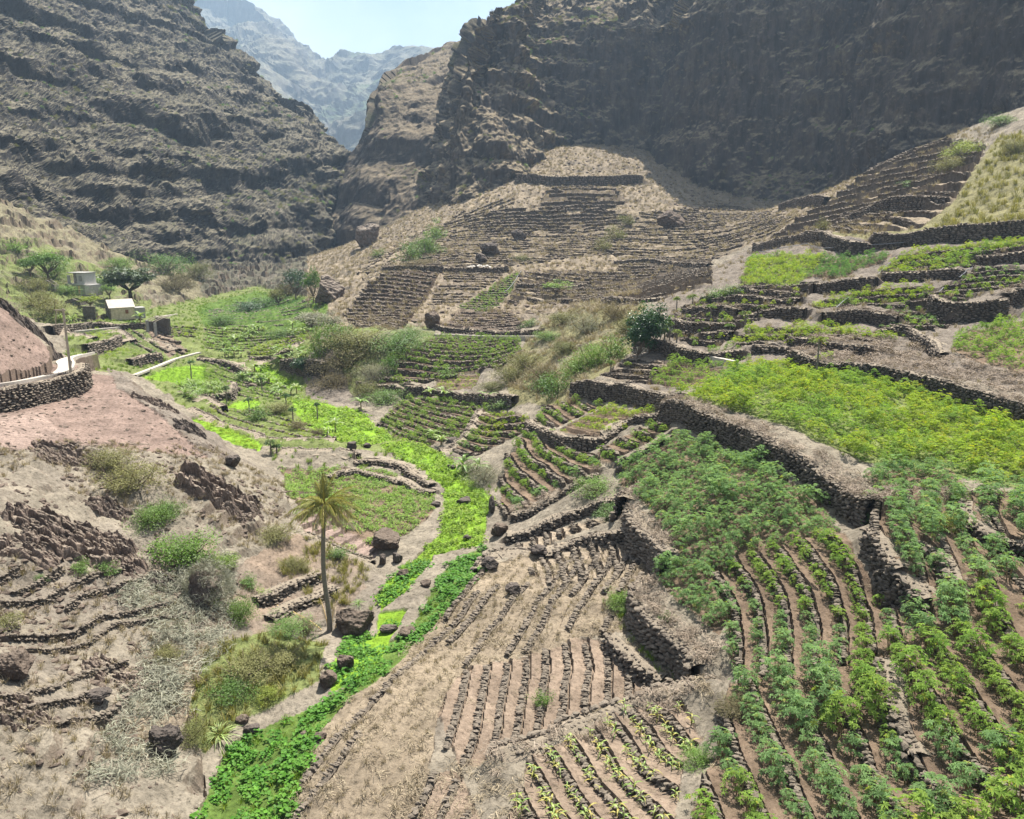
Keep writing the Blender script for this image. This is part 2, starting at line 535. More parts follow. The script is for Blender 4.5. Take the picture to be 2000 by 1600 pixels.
def hit(px, py, ymin=14.0, Zg=None):
    """ground points seen at picture positions (first crossing beyond ymin)"""
    Zg = Z0 if Zg is None else Zg
    px = np.atleast_1d(np.asarray(px, float)); py = np.atleast_1d(np.asarray(py, float))
    rx, ry, rz = ray(px, py)
    ww = np.linspace(math.log(ymin), W1, 900)
    Y = np.exp(ww)[None, :]
    X = (rx / ry)[:, None] * Y
    d = CAMZ + (rz / ry)[:, None] * Y - samp(Zg, X, np.broadcast_to(Y, X.shape))
    neg = d < 0
    k = np.argmax(neg, 1); k = np.where(neg.any(1), np.maximum(k, 1), 899)
    r = np.arange(len(px))
    f = d[r, k - 1] / (d[r, k - 1] - d[r, k] + 1e-9)
    y = np.exp(ww[k - 1] + np.clip(f, 0, 1) * (ww[1] - ww[0]))
    x = rx / ry * y
    return np.stack([x, y, samp(Zg, x, y)], -1)


PX, PY = pix(GX, GY, Z0)
_e1 = fbm2(GX * 0.5, GY * 0.5, 4, 3); _e2 = fbm2(GX * 0.5, GY * 0.5, 4, 9)
JX = PX + _e1 * 900 / GY; JY = PY + _e2 * 500 / GY          # ragged borders, about half a metre


def mask(poly, ymin=0, ymax=1e9, ragged=True):
    a, b_ = (JX, JY) if ragged else (PX, PY)
    return inpoly(a, b_, poly) & (GY >= ymin) & (GY <= ymax)


def P(s):
    return [tuple(map(float, q.split(','))) for q in s.split()]


Z = Z0.copy()
TONE = np.empty((NW, NU, 3), np.float32)
ROUGH = np.full((NW, NU), 0.35, np.float32)       # metres of broken relief
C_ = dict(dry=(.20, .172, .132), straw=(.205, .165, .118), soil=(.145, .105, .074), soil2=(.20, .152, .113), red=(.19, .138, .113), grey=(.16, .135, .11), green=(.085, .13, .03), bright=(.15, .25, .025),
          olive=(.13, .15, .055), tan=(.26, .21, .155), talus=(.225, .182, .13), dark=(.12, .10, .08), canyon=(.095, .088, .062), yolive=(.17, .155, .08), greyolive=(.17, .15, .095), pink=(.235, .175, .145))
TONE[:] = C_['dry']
VALLEY = [(0, 0)]
PAINT = [
    ('grey', .3, '1240,720 1220,640 1330,560 1480,480 1620,460 2300,430 2300,800 1900,760 1600,720 1420,730 1300,800 1200,800', 50, 200),
    ('greyolive', .7, '-400,380 0,380 250,440 420,470 640,480 620,600 440,600 300,625 130,640 0,620 -400,600', 120, 430),
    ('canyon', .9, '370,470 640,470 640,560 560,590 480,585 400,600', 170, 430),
    # colour, relief, polygon, min and max distance
    ('talus', .45, '600,700 600,480 800,380 1000,240 1300,280 1700,300 1700,480 1450,480 1250,560 1250,640 1000,640 700,650', 130, 1e9),
    ('olive', .25, '130,640 500,560 640,590 620,690 600,760 700,830 860,880 980,960 960,1060 780,1110 640,1020 560,930 360,800 280,740 130,700', 76, 260),
    ('olive', .6, '-400,470 60,470 200,530 300,600 130,640 0,620 -400,600', 120, 260),
    ('green', .25, '380,600 500,570 640,590 640,640 480,650 400,640', 150, 300),
    ('grey', .35, '600,780 590,720 640,640 700,640 840,650 800,700 700,790 640,790', 90, 130),
    ('olive', .3, '640,660 700,630 840,640 860,660 740,720 690,780', 90, 140),
    ('yolive', .4, '980,720 1060,640 1200,560 1260,600 1230,690 1160,760 1110,800 1040,790 1000,800', 70, 140),
    ('red', .22, '-400,600 0,600 60,645 130,720 240,740 320,800 440,880 380,900 250,880 140,870 0,910 -400,910', 40, 80),
    ('pink', .15, '-400,770 60,790 120,850 60,900 -400,920', 40, 80),
    ('grey', .5, '200,700 260,690 360,790 470,900 420,910 330,830 230,760', 45, 80),
    ('dry', .5, '-400,900 140,870 440,900 560,960 570,1040 500,1120 440,1260 380,1420 420,1750 -400,1750', 15, 60),
    ('straw', .3, '200,1150 420,1050 440,1250 360,1420 300,1480 230,1480 260,1300', 15, 60),
    ('soil2', .3, '480,1090 600,1040 700,1090 720,1150 640,1210 500,1240 450,1180', 30, 60),
    ('olive', .25, '400,1280 520,1230 640,1260 620,1330 480,1400 400,1480 360,1440', 20, 60),
    ('yolive', .25, '1600,480 1860,380 1950,270 2400,200 2400,470 1820,462', 60, 260),
]
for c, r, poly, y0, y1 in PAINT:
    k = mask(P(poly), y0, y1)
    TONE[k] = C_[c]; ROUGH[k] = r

# ------------------------------------------------------------------ plots: ground colour, relief, terrace rows, crop
# name: polygon | ground | row line A B | row spacing | least step | crop tone spacing scale
PLOTS = {}


def plot(name, poly, ground, rows=None, spacing=1.0, step=0.0, crop=None, rough=.05, ymin=0, ymax=1e9, wob=.25, ragged=True, bend=0.0):
    poly = P(poly)
    k = mask(poly, ymin, ymax, ragged)
    TONE[k] = C_[ground]; ROUGH[k] = rough
    d = dict(poly=poly, mask=k, crop=crop, spacing=spacing, ymin=ymin, ymax=ymax, rows=None, step=step)
    if rows:
        ab = hit([rows[0], rows[2]], [rows[1], rows[3]], max(ymin, 14))
        v = (ab[1] - ab[0])[:2]; v /= np.linalg.norm(v)
        n_ = np.array([-v[1], v[0]])
        e = 2.0
        up = samp(Z0, *(ab[0, :2] + n_ * e)) - samp(Z0, *(ab[0, :2] - n_ * e))
        if up < 0: n_ = -n_
        d.update(o=ab[0, :2], v=v, n=n_, wob=wob, bend=bend)
    PLOTS[name] = d


def row_t(d, x, y):
    """row number (rising uphill) and place along the row"""
    rx, ry = x - d['o'][0], y - d['o'][1]
    a = rx * d['v'][0] + ry * d['v'][1]
    t = (rx * d['n'][0] + ry * d['n'][1] + d['bend'] * a * a) / d['spacing']
    s = min(d['spacing'], 1.4)
    t = t + d['wob'] * s / d['spacing'] * 2.2 * fbm2(x * 0.33 / s, y * 0.33 / s, 2, 21)
    return t, a


exec_plots = None
plot('bright field', '1315,790 1380,760 1420,730 1500,705 1570,712 1700,733 1850,775 1990,815 2250,860 2250,960 1990,960 1900,935 1830,935 1700,905 1640,890 1560,850 1450,815', 'olive', crop=('yellow', .72, 1.12))
plot('blue patch', '1690,938 1760,912 1850,915 1890,948 1820,968 1730,968', 'soil', crop=('blue', .66, 1.05))
plot('dense field', '1205,905 1320,840 1450,880 1620,980 1640,1030 1540,1070 1430,1090 1390,1140 1440,1210 1410,1260 1330,1190 1275,1140 1325,1100 1300,1050 1260,1000 1212,950', 'soil', None, 1, 0, ('blue', .62, 1.05))
plot('striped field', '1640,1030 1540,1070 1430,1090 1390,1140 1440,1210 1420,1290 1480,1330 1700,1300 1770,1240 1760,1190 1690,1100', 'soil', (1560, 1050, 1700, 1200), 1.08, .28, ('mix', .5, .92), bend=.02)
plot('row field', '1700,1005 1760,972 1830,962 2300,965 2350,1800 1300,1800 1400,1450 1420,1340 1480,1330 1700,1300 1770,1240 1760,1190 1715,1110', 'soil', (1800, 1150, 1900, 1480), 1.35, .36, ('mix', .55, 1.22), bend=-.012)
plot('straw plot', '560,1600 590,1520 616,1455 645,1415 681,1374 762,1309 844,1228 905,1160 942,1118 1040,1080 1060,1110 1200,1060 1260,1080 1270,1140 1200,1170 1240,1230 1130,1240 1080,1270 905,1310 860,1400 830,1500 830,1800 540,1800', 'straw', (700, 1450, 950, 1180), .85, .20, None, .06)
plot('soil plot', '905,1310 1000,1290 1080,1270 1130,1240 1200,1245 1290,1300 1310,1340 1200,1370 1100,1420 960,1490 830,1520 790,1800 1000,1800 860,1400', 'soil2', (1000, 1300, 985, 1480), .95, .30, None, .05, bend=.01)
plot('maize plot', '1040,1500 1130,1450 1200,1410 1330,1380 1375,1450 1335,1500 1290,1800 900,1800', 'soil2', (1200, 1420, 1270, 1500), .95, .28, ('maize', .75, 1.0))
plot('upper strip', '975,1085 1050,1042 1140,1022 1222,988 1225,1012 1130,1042 1055,1078 1000,1095', 'tan', (1100, 1030, 1112, 1062), 1.0, .35, None, .05)
plot('lower strip', '1040,1100 1070,1072 1200,1042 1250,1080 1240,1105 1100,1150 1060,1150', 'tan', (1130, 1060, 1140, 1095), 1.0, .30, None, .05)
plot('diagonal terraces', '975,1000 990,900 1030,840 1070,842 1170,900 1165,930 1080,970 1000,1012', 'soil', (1020, 870, 1120, 960), 1.5, .6, ('mix', .6, .95))
plot('yellow plot', '1095,848 1180,790 1260,796 1280,806 1180,862 1140,862', 'soil', (1120, 830, 1240, 850), 1.2, .1, ('yellow', .62, 1.0))
plot('green corner', '1045,832 1070,792 1130,782 1180,786 1090,846', 'soil', (1070, 800, 1120, 830), 1.3, .25, ('mid', .62, 1.0))
plot('narrow plot', '1165,885 1290,815 1312,830 1250,872 1212,905 1170,910', 'soil', (1200, 850, 1260, 885), 1.3, .35, ('mix', .62, .9))
plot('bare steps', '1170,742 1240,697 1300,706 1310,715 1260,760 1190,752', 'tan', (1200, 735, 1280, 742), 1.3, .4, None)
plot('green shelf', '1258,757 1310,702 1400,716 1430,722 1335,768', 'soil', (1280, 740, 1360, 745), 1.3, .15, ('mid', .62, 1.0))
plot('central lower', '740,830 790,780 900,775 960,790 890,862 830,872 770,852', 'soil', (780, 822, 880, 850), 1.5, .6, ('mid', .62, 1.0))
plot('central right', '890,882 950,802 1020,816 1050,832 990,862 940,892 900,896', 'soil', (900, 868, 1000, 880), 1.5, .6, ('mix', .65, 1.0))
plot('central upper', '770,702 850,661 960,656 1010,661 1020,690 980,722 900,732 860,746 760,766 720,760', 'soil', (800, 700, 950, 704), 1.9, .8, ('mid', .8, 1.0), ymin=92)
plot('central yellow', '860,737 940,731 925,766 850,766', 'soil', (860, 750, 930, 752), 1.6, .3, ('yellow', 1.0, .8))
plot('dark steps', '675,622 720,556 760,530 862,530 830,592 790,642 700,642', 'soil', (700, 600, 800, 603), 2.3, 1.0, None, .08, ymin=120, wob=.12)
plot('dry steps', '864,532 988,527 978,546 900,600 832,600', 'tan', (860, 560, 940, 561), 2.0, .6, None, .15, ymin=120)
plot('green steps', '888,607 985,546 1014,531 1000,571 962,610 935,612', 'green', (910, 590, 970, 591), 1.8, .5, ('mid', 1.0, .7), ymin=120, wob=.05)
plot('brown steps', '862,640 898,610 940,613 1000,611 1040,645 1000,655 862,652', 'soil2', (880, 630, 960, 631), 1.9, .6, None, .1, ymin=110)
plot('long terraces', '985,602 1030,532 1200,532 1240,500 1390,512 1390,560 1310,610 1150,592 1020,592', 'talus', (1040, 570, 1180, 572), 3.6, 1.2, None, .2, ymin=110)
plot('talus steps', '800,520 865,440 920,420 1100,400 1230,420 1170,500 1000,522 862,527', 'talus', (900, 480, 1100, 478), 2.7, .7, None, .22, ymin=150, wob=.5)
plot('talus left steps', '690,545 740,500 800,470 870,430 1010,385 1010,425 865,440 800,522 756,532 715,556', 'talus', (760, 500, 880, 470), 2.8, .7, None, .25, ymin=150, wob=.4)
plot('talus right steps', '1172,500 1232,420 1330,410 1420,400 1560,425 1500,470 1390,512 1240,500', 'talus', (1240, 470, 1400, 465), 3.0, .7, None, .25, ymin=130, wob=.5)
plot('talus crown steps', '1040,420 1080,350 1200,360 1220,400 1120,440', 'talus', (1060, 400, 1160, 398), 3.2, .8, None, .22, ymin=150, wob=.5)
plot('upper yellow plot', '1445,562 1460,512 1490,502 1617,497 1592,532 1560,557 1500,560', 'olive', (1480, 540, 1560, 538), 1.7, .1, ('yellow', .75, 1.15))
plot('upper dark plot', '1572,546 1610,507 1640,502 1750,498 1722,511 1690,527 1640,546', 'soil', (1600, 530, 1700, 520), 1.6, .1, ('deep', .75, 1.15))
plot('yellow rows', '1720,536 1770,492 2000,466 2250,455 2250,482 1905,508 1900,527 1740,542', 'dark', (1760, 520, 1880, 508), 3.6, .9, ('yellow', .7, 1.15))
plot('right sparse', '1745,600 1880,545 1905,525 2000,522 2000,570 1905,580 1850,640 1770,660 1720,640', 'dark', (1780, 590, 1880, 585), 2.4, .6, ('mix', 1.1, .9))
plot('right green', '1855,692 1882,652 1962,622 2250,605 2250,760 1990,730 1920,712', 'soil', None, 1, 0, ('mid', .85, 1.1))
plot('yellow band', '1580,602 1650,577 1740,562 1830,567 1760,602 1590,614', 'dark', (1640, 590, 1740, 584), 3.0, .8, ('yellow', .72, 1.1))
plot('middle band', '1430,668 1480,642 1580,642 1700,652 1765,662 1740,672 1600,667 1540,672 1440,682', 'dark', (1480, 660, 1580, 660), 2.6, .4, ('yellow', .72, 1.1))
plot('low band', '1360,697 1450,682 1470,702 1380,712', 'dark', None, 1, 0, ('mid', .9, .9))
plot('papaya terraces', '1300,660 1320,610 1400,575 1480,562 1600,560 1560,600 1460,640 1380,690', 'dark', (1380, 630, 1480, 628), 3.4, 1.0, ('yellow', 2.2, .85), .15)
plot('stone terraces', '1500,470 1640,385 1720,325 1850,275 1930,285 1860,400 1790,455', 'talus', (1640, 420, 1760, 395), 3.4, 1.0, None, .2)
plot('house green', '130,645 190,642 217,660 190,672 150,662', 'olive', None, 1, 0, ('yellow', 1.0, .7), ymin=95)
plot('house low green', '190,692 240,677 292,692 250,707 200,702', 'olive', None, 1, 0, ('yellow', 1.0, .7), ymin=90)
plot('house strips', '225,655 270,645 330,690 300,705 260,680', 'olive', (240, 660, 300, 695), 2.2, .5, ('deep', 1.3, .6), ymin=95)
plot('house brown', '280,640 330,655 370,690 330,700', 'soil2', (300, 660, 340, 672), 2.0, .5, None, ymin=95)
plot('valley green', '280,738 340,716 400,716 450,745 400,762 335,752', 'bright', (300, 735, 420, 745), 2.0, .2, ('mid', .95, .75), ymin=92)
plot('valley yellow', '300,632 390,642 380,662 310,652', 'olive', (310, 640, 380, 650), 2.4, .4, ('yellow', 1.1, .8), ymin=110)
plot('across yellow', '480,692 560,662 600,642 602,662 560,702 500,712', 'olive', (500, 690, 580, 680), 3.0, .6, ('yellow', 1.0, .9), ymin=100)
plot('bright square', '440,792 500,772 512,790 490,802', 'bright', None, 1, 0, ('yellow', .95, .6), ymin=80)
plot('edge strip', '370,822 400,822 512,872 505,884 440,862', 'bright', None, 1, 0, ('yellow', .9, .8), ymin=72)
plot('long strip', '540,868 660,862 660,878 550,882', 'olive', None, 1, 0, ('mid', 1.1, .6), ymin=72)
plot('palm field', '548,918 640,917 760,922 850,968 850,1000 800,1042 720,1072 600,1000 562,972', 'soil', (640, 1030, 720, 985), 1.15, .12, ('potato', .5, .8), .06, ymin=40)
plot('pink rows', '575,1012 610,1000 700,1050 740,1075 720,1102 600,1042', 'pink', (640, 1030, 700, 1000), 1.1, .15, ('potato', 1.1, .5), .04, ymin=40)
plot('far green steps', '390,612 500,585 610,590 600,625 520,650 440,640', 'green', (420, 620, 560, 612), 4.0, .8, ('deep', 1.5, .8), ymin=140)

plot('old terraces', '-300,1120 200,1105 340,1150 400,1260 330,1330 300,1400 0,1420 -300,1420', 'dry', (30, 1260, 250, 1190), 1.0, .12, None, .34, ymax=50, wob=.8)
plot('gully beds', '400,700 470,737 560,762 540,790 450,772 400,756', 'olive', (420, 730, 520, 765), 2.2, .4, ('mid', .8, .8), ymin=85)
plot('lower valley beds', '400,800 520,800 640,852 640,862 540,866 440,836', 'olive', (440, 815, 560, 850), 2.0, .3, ('yellow', 1.0, .7), ymin=70)
plot('upper valley beds', '400,640 480,642 560,652 470,690 395,682', 'olive', (410, 660, 480, 666), 2.6, .4, ('mid', .9, .8), ymin=110)
# sweet potato along the stream and lush wet grass
POT = [('deep potato', '300,1800 380,1600 425,1500 459,1456 525,1412 600,1385 640,1362 697,1335 754,1262 795,1238 820,1200 850,1150 880,1100 945,1072 942,1120 905,1160 844,1228 795,1277 762,1309 681,1374 645,1415 616,1455 590,1520 545,1800', 14, 60, 'green'),
       ('light potato', '700,1218 745,1165 850,1088 945,1066 955,1000 978,990 940,955 900,920 850,880 790,862 740,872 840,930 868,962 872,1000 862,1040', 38, 90, 'bright'),
       ('mid potato', '570,782 640,790 700,802 750,842 772,862 720,872 650,862 600,832 570,802', 70, 110, 'bright'),
       ('far potato', '500,715 540,728 580,745 590,762 540,757 500,740', 90, 140, 'bright'),
       ('bank potato', '640,1312 688,1245 730,1242 745,1195 800,1150 850,1090 790,1105 730,1170 745,1200 795,1195 760,1262 700,1337 645,1352', 30, 60, 'bright')]
for nm, poly, y0, y1, c in POT:
    k = mask(P(poly), y0, y1)
    TONE[k] = C_[c]; ROUGH[k] = .08
    PLOTS[nm] = dict(poly=P(poly), mask=k, crop=None, rows=None)

# ------------------------------------------------------------------ walls: mid-height line in the picture, height, label
WALLS = []


def wall(line, h, label, ymin=14, top=0.0, detail=1, drop=1.0):
    q = P(line)
    w3 = hit([a for a, _ in q], [b for _, b in q], ymin)
    n = max(8, int(np.linalg.norm(np.diff(w3[:, :2], axis=0), axis=1).sum() / 0.5))
    n = min(n, 160)
    L = catmull(w3[:, :2], n)
    d = np.gradient(L, axis=0); d /= np.linalg.norm(d, axis=1, keepdims=True) + 1e-9
    nn = np.stack([-d[:, 1], d[:, 0]], -1)
    up = (samp(Z0, *(L + nn * 2.5).T) - samp(Z0, *(L - nn * 2.5).T)).sum()
    if up < 0: nn = -nn
    L = L + nn * (fbm2(L[:, 0] * .5, L[:, 1] * .5, 2, 5) * .5)[:, None]
    WALLS.append(dict(L=L, n=nn, h=h, label=label, top=top, detail=detail, drop=drop))


def raise_ground(w):
    L, nn, h = w['L'], w['n'], w['h'] * w['drop'] * .62
    D = max(3.0, h * 3.0)
    x0, y0 = L.min(0) - D; x1, y1 = L.max(0) + D
    k = np.where((GX > x0) & (GX < x1) & (GY > y0) & (GY < y1))
    if not len(k[0]): return
    X, Y = GX[k], GY[k]
    best = np.full(len(X), 1e9); side = np.zeros(len(X)); fade = np.ones(len(X))
    m = len(L)
    for i in range(m - 1):
        a, b_ = L[i], L[i + 1]
        e = b_ - a; ll = e @ e + 1e-9
        t = ((X - a[0]) * e[0] + (Y - a[1]) * e[1]) / ll
        tc = np.clip(t, 0, 1)
        dx = X - a[0] - tc * e[0]; dy = Y - a[1] - tc * e[1]
        dd = np.hypot(dx, dy)
        u = dd < best
        best[u] = dd[u]
        side[u] = np.sign(dx * nn[i, 0] + dy * nn[i, 1])[u]
        f = np.ones(len(X)); sl = math.sqrt(ll)
        if i == 0: f = np.clip(1 + t * sl / 0.8, 0, 1)
        if i == m - 2: f = np.minimum(f, np.clip(1 - (t - 1) * sl / 0.8, 0, 1))
        fade[u] = f[u]
    s = np.clip(1 - best / D, 0, 1)
    Z[k] += side * h / 2 * s * fade


wall('1300,812 1370,825 1450,855 1520,890 1600,935 1650,970 1705,1010', 1.8, 'long tall dry stone wall below the brightest cassava field', detail=2)
wall('1705,1010 1730,988 1800,968 1850,972', 1.1, 'short dry stone wall under the round blue-green cassava patch', detail=2)
wall('1548,700 1600,718 1700,730 1800,752 1900,782 2000,812 2150,860', 2.2, 'long dark stone wall along the top edge of the brightest cassava field')
wall('1542,668 1590,672 1640,684 1700,690', 1.5, 'straw covered stone bank just above the papaya tree in the bright field')
wall('1248,674 1330,690 1400,700 1450,694', 1.6, 'stone wall above the thin pale water channel on the right slope')
wall('1120,768 1180,766 1240,775 1335,788', 1.9, 'stone wall carrying the shelf with bare steps and green cassava')
wall('1036,832 1070,850 1100,862 1145,868', 1.1, 'low stone wall under the yellow-green cassava square')
wall('1140,874 1180,862 1225,826 1296,806', 1.0, 'stone wall running up the slope beside the yellow-green cassava square', detail=1)
wall('1205,905 1240,888 1312,845', .7, 'low wall crest between the narrow plot and the dense cassava field')
wall('1243,1170 1252,1210 1290,1250 1340,1290 1368,1325', 2.0, 'curved tall stone wall with dead vines on its crest near the bare soil plot', detail=3)
wall('1236,1015 1243,1050 1280,1075 1312,1105', 1.7, 'curved stone retaining wall below the dense blue-green cassava', detail=3)
wall('1222,1002 1234,975 1268,966', 1.6, 'stone bastion topped with straw at the corner of the dense cassava', detail=2)
wall('990,1052 1060,1030 1130,1002 1205,980', 1.0, 'dark rubble wall above the upper strip of tan beds', detail=2)
wall('1060,1088 1120,1062 1180,1048 1230,1035', .5, 'broken line of stones between the two strips of tan beds', detail=2)
wall('940,1120 970,1095 1040,1085', .9, 'pile-like rubble wall by the stream edge of the straw plot', detail=2)
wall('960,1492 1060,1460 1130,1432 1230,1392 1320,1362 1392,1352', 1.3, 'long low stone wall under the bare brown soil plot', detail=3)
wall('1000,1012 1060,990 1100,962 1168,925', .6, 'rubble wall under the diagonal cassava terraces', detail=2)
wall('1190,1240 1245,1290 1300,1310', .7, 'stone heap edge in the corner of the bare soil plot', detail=2)
wall('1705,1055 1735,1105 1762,1145', 1.4, 'tall dark terrace wall below the vine covered wall end', detail=2)
wall('1745,1125 1785,1160 1812,1195', 1.3, 'second dark terrace wall beside the striped cassava rows', detail=2)
wall('1808,1070 1845,1115 1872,1165', 1.2, 'stepped terrace wall left of the feathery green bush', detail=2)
wall('1890,985 1905,1030 1950,1060 2050,1085', 1.1, 'terrace wall right of the feathery green bush', detail=2)
wall('1735,1300 1742,1380 1765,1440 1790,1500', .7, 'slanting terrace riser through the nearest cassava rows', detail=2)
wall('1478,488 1560,474 1640,482 1700,484', 2.6, 'high stone wall above the yellow-green plot on the upper right')
wall('1705,478 1800,466 1900,456 2000,450 2150,445', 3.0, 'very long dark stone wall under the dry yellow hillside')
wall('1585,573 1640,562 1712,556', 2.6, 'dark stone wall below the deep green cassava plot')
wall('1440,572 1490,580 1545,582', 2.2, 'stone wall with hanging red vine below the upper yellow-green plot')
wall('1725,548 1800,544 1880,538', 2.0, 'stone wall below the four yellow cassava rows')
wall('1905,512 2000,502 2150,500', 2.4, 'wall with dead vines at the right edge above the sparse terraces')
wall('1828,592 1840,608 1900,612 1958,602', 3.0, 'tall square stone bastion with straw on top')
wall('1958,592 2000,580 2150,572', 2.6, 'stone wall behind the tall square bastion')
wall('1605,627 1680,620 1755,626', 2.2, 'dark stone wall in the middle of the upper terraces')
wall('1395,592 1480,588 1565,594', 2.0, 'dark terrace wall below the wall with red vine')
wall('1340,612 1400,614 1445,618', 1.8, 'terrace wall with small papaya trees standing on it')
wall('1310,638 1345,640 1366,648', 1.7, 'short terrace wall right of the dark broad-leaved tree')
wall('1370,660 1400,652 1432,658', 1.8, 'rounded stone wall end above the pale channel')
wall('1450,622 1510,615 1575,618', 1.8, 'terrace wall directly under a single papaya bush')
wall('1470,686 1500,684 1540,682', 1.0, 'low wall under the narrow green bands')
wall('1720,642 1790,652 1850,700', 1.2, 'uneven straw topped wall along the sparse right terraces')
wall('795,764 880,772 960,786 1010,790', 1.6, 'dark stone wall between the upper and lower central cassava plots')
wall('752,531 860,528 930,531 990,529', 2.2, 'dark stone wall along the top of the brown steps', ymin=120)
wall('855,645 930,650 1060,652', 1.6, 'stone wall with pale channel above the central cassava plots', ymin=100)
wall('700,755 790,762 795,768', .9, 'low wall at the foot of the bushy spur', ymin=90)
wall('860,885 900,872 945,800', .8, 'rubble wall climbing between the two central green plots')
wall('1010,562 1080,564 1145,562', 1.6, 'long dry terrace wall left of the small bright tree', ymin=110)
wall('1035,588 1120,592 1160,590', 1.5, 'dry terrace wall below the small bright tree', ymin=110)
wall('1200,516 1290,514 1390,522', 1.8, 'long terrace wall under the tan rocky slope', ymin=110)
wall('1185,590 1250,594 1300,592', 1.5, 'terrace wall under the tan gravel mound', ymin=110)
wall('1010,353 1100,357 1250,353', 4.0, 'trail wall cut across the talus below the cliff', ymin=180)
wall('1530,410 1560,402 1620,398', 3.0, 'stone wall left of the small rockfall gully', ymin=150)
wall('1640,440 1700,420 1800,402 1850,398', 2.6, 'stone wall across the rocky upper right terraces', ymin=100)
wall('530,888 600,892 660,890 692,902', 1.7, 'dark boulder-built wall above the field behind the palm', ymin=60)
wall('692,902 780,912 850,952', .7, 'low rubble edge of the tan patch beside the stream', ymin=55)
wall('640,935 690,920 740,930 800,945 850,965', .6, 'dark stones along the top of the field behind the palm', ymin=55)
wall('590,1050 640,1078 725,1106', .7, 'low stone wall at the foot of the pink soil rows', ymin=38, detail=2)
wall('500,858 560,864 655,866', 1.0, 'low dark wall above the strip of small cassava', ymin=68)
wall('368,805 440,838 505,856', .9, 'low wall along the strip behind the left spur', ymin=66)
wall('345,776 400,788 432,804', 1.8, 'dark wall under the cane clump in the left valley', ymin=70)
wall('400,776 440,776 452,758', 1.8, 'stone corner right of the cane clump', ymin=70)
wall('390,700 430,708 470,722 492,738', 1.4, 'curved stone wall beside the banana gully', ymin=90)
wall('560,712 600,720 640,726', 1.2, 'dark bank wall under the bananas of the far side', ymin=90)
wall('480,710 530,712 560,690 600,672', 1.6, 'stone wall under the terraced yellow-green plot of the far side', ymin=95)
wall('163,688 200,678 228,664', 2.4, 'grey retaining wall facing the valley below the pole', ymin=95)
wall('246,712 280,705 306,700', 2.0, 'grey retaining wall next to the winding path', ymin=92)
wall('92,650 170,640 240,640 285,640', 2.4, 'platform wall beneath the small pale-roofed house', ymin=110)
wall('112,648 150,662 182,672', 1.2, 'dark garden wall left of the retaining wall', ymin=95)
wall('205,644 235,655 255,668', 1.2, 'dark garden wall on the stepped plots by the house', ymin=95)
wall('280,665 310,672 345,690', 1.0, 'rough wall below the roofless shed', ymin=100)
wall('520,1210 570,1182 620,1160 655,1150', .3, 'low rubble wall on the dry terraces left of the palm', ymin=30, detail=2)
wall('500,1180 560,1150 610,1125', .25, 'upper rubble wall on the dry terraces left of the palm', ymin=30, detail=2)

for w in WALLS: raise_ground(w)

# terrace steps
for nm, d in PLOTS.items():
    if d.get('o') is None: continue
    k = np.where(d['mask'])
    if not len(k[0]): continue
    x, y = GX[k], GY[k]
    t, a = row_t(d, x, y)
    e = 0.8
    sl = (samp(Z0, x + d['n'][0] * e, y + d['n'][1] * e) - samp(Z0, x - d['n'][0] * e, y - d['n'][1] * e)) / (2 * e)
    if nm == 'old terraces': d['hs'] = .12; continue
    hs = np.clip(sl * d['spacing'], d['step'], d['step'] * 2.6 + .05)
    f = t - np.floor(t)
    Z[k] += hs * (0.5 - f)
    d['hs'] = float(np.median(hs))

# broken relief
near = np.clip(80 / GY, 0.25, 1)
rel = fbm2(GX * .55, GY * .55, 5, 31, .55) * 1.5
rid = 1 - np.abs(fbm2(GX * .33 + 9, GY * .33, 4, 41, .55)) * 4
Z += ROUGH * (rel * 1.2 + np.clip(rid, -1, 1) * .45) * np.clip(GY / 60, .8, 2.2)
# horizontal rock ledges on the open dry slopes
led = (ROUGH > .45)
zz = Z + fbm2(GX * .12, GY * .12, 3, 51) * 6
step = np.where(GY > 110, 3.2, 1.1)
fr = zz / step - np.floor(zz / step)
Z += np.where(led, (np.where(fr < .3, fr / .3, (1 - fr) / .7) - .5) * step * .55 * np.clip(fbm2(GX * .2, GY * .2, 3, 61) * 3 + .5, 0, 1), 0)
# soil mottling that belongs to the ground itself
mo = fbm2(GX * .9, GY * .9, 4, 71)
TONE *= (1 + .45 * mo)[..., None]
gr = np.clip(fbm2(GX * .22, GY * .22, 5, 81, .6) * 5 - .1, 0, 1) * (ROUGH > .25) * .6
TONE[:] = TONE * (1 - gr[..., None]) + np.array(C_['grey']) * gr[..., None]

# the near path is cut level into the slope, with a drop below it
PATH3 = np.stack([at_y(a, b_, c) for a, b_, c in ((-160, 771, 53.6), (0, 752, 58.8), (60, 742, 62.4), (106, 732, 64.8), (124, 723, 66.3), (127, 713, 67.6), (124, 706, 69.2), (136, 700, 73), (170, 692, 79))])
PATH3 = catmull(PATH3, 80)
pd = np.full(Z.shape, 1e9); pz = np.zeros(Z.shape); ps = np.zeros(Z.shape)
kk_ = (GX < -20) & (GY > 45) & (GY < 100)
X_, Y_ = GX[kk_], GY[kk_]; b0 = np.full(len(X_), 1e9); b1 = np.zeros(len(X_)); b2 = np.zeros(len(X_))
tn_ = np.gradient(PATH3[:, :2], axis=0); tn_ /= np.linalg.norm(tn_, axis=1, keepdims=True)
for i in range(80):
    dx, dy = X_ - PATH3[i, 0], Y_ - PATH3[i, 1]
    q = np.hypot(dx, dy); u = q < b0
    b0[u] = q[u]; b1[u] = PATH3[i, 2]; b2[u] = (dx * tn_[i, 1] - dy * tn_[i, 0])[u]      # positive to the right of travel: downhill
zz_ = Z[kk_]
flat = np.clip((1.5 - b0) / .25, 0, 1)
zz_ = np.where(b0 < 1.0, b1 - .03, zz_)
low = (b2 > 0) & (b0 >= 1.0)
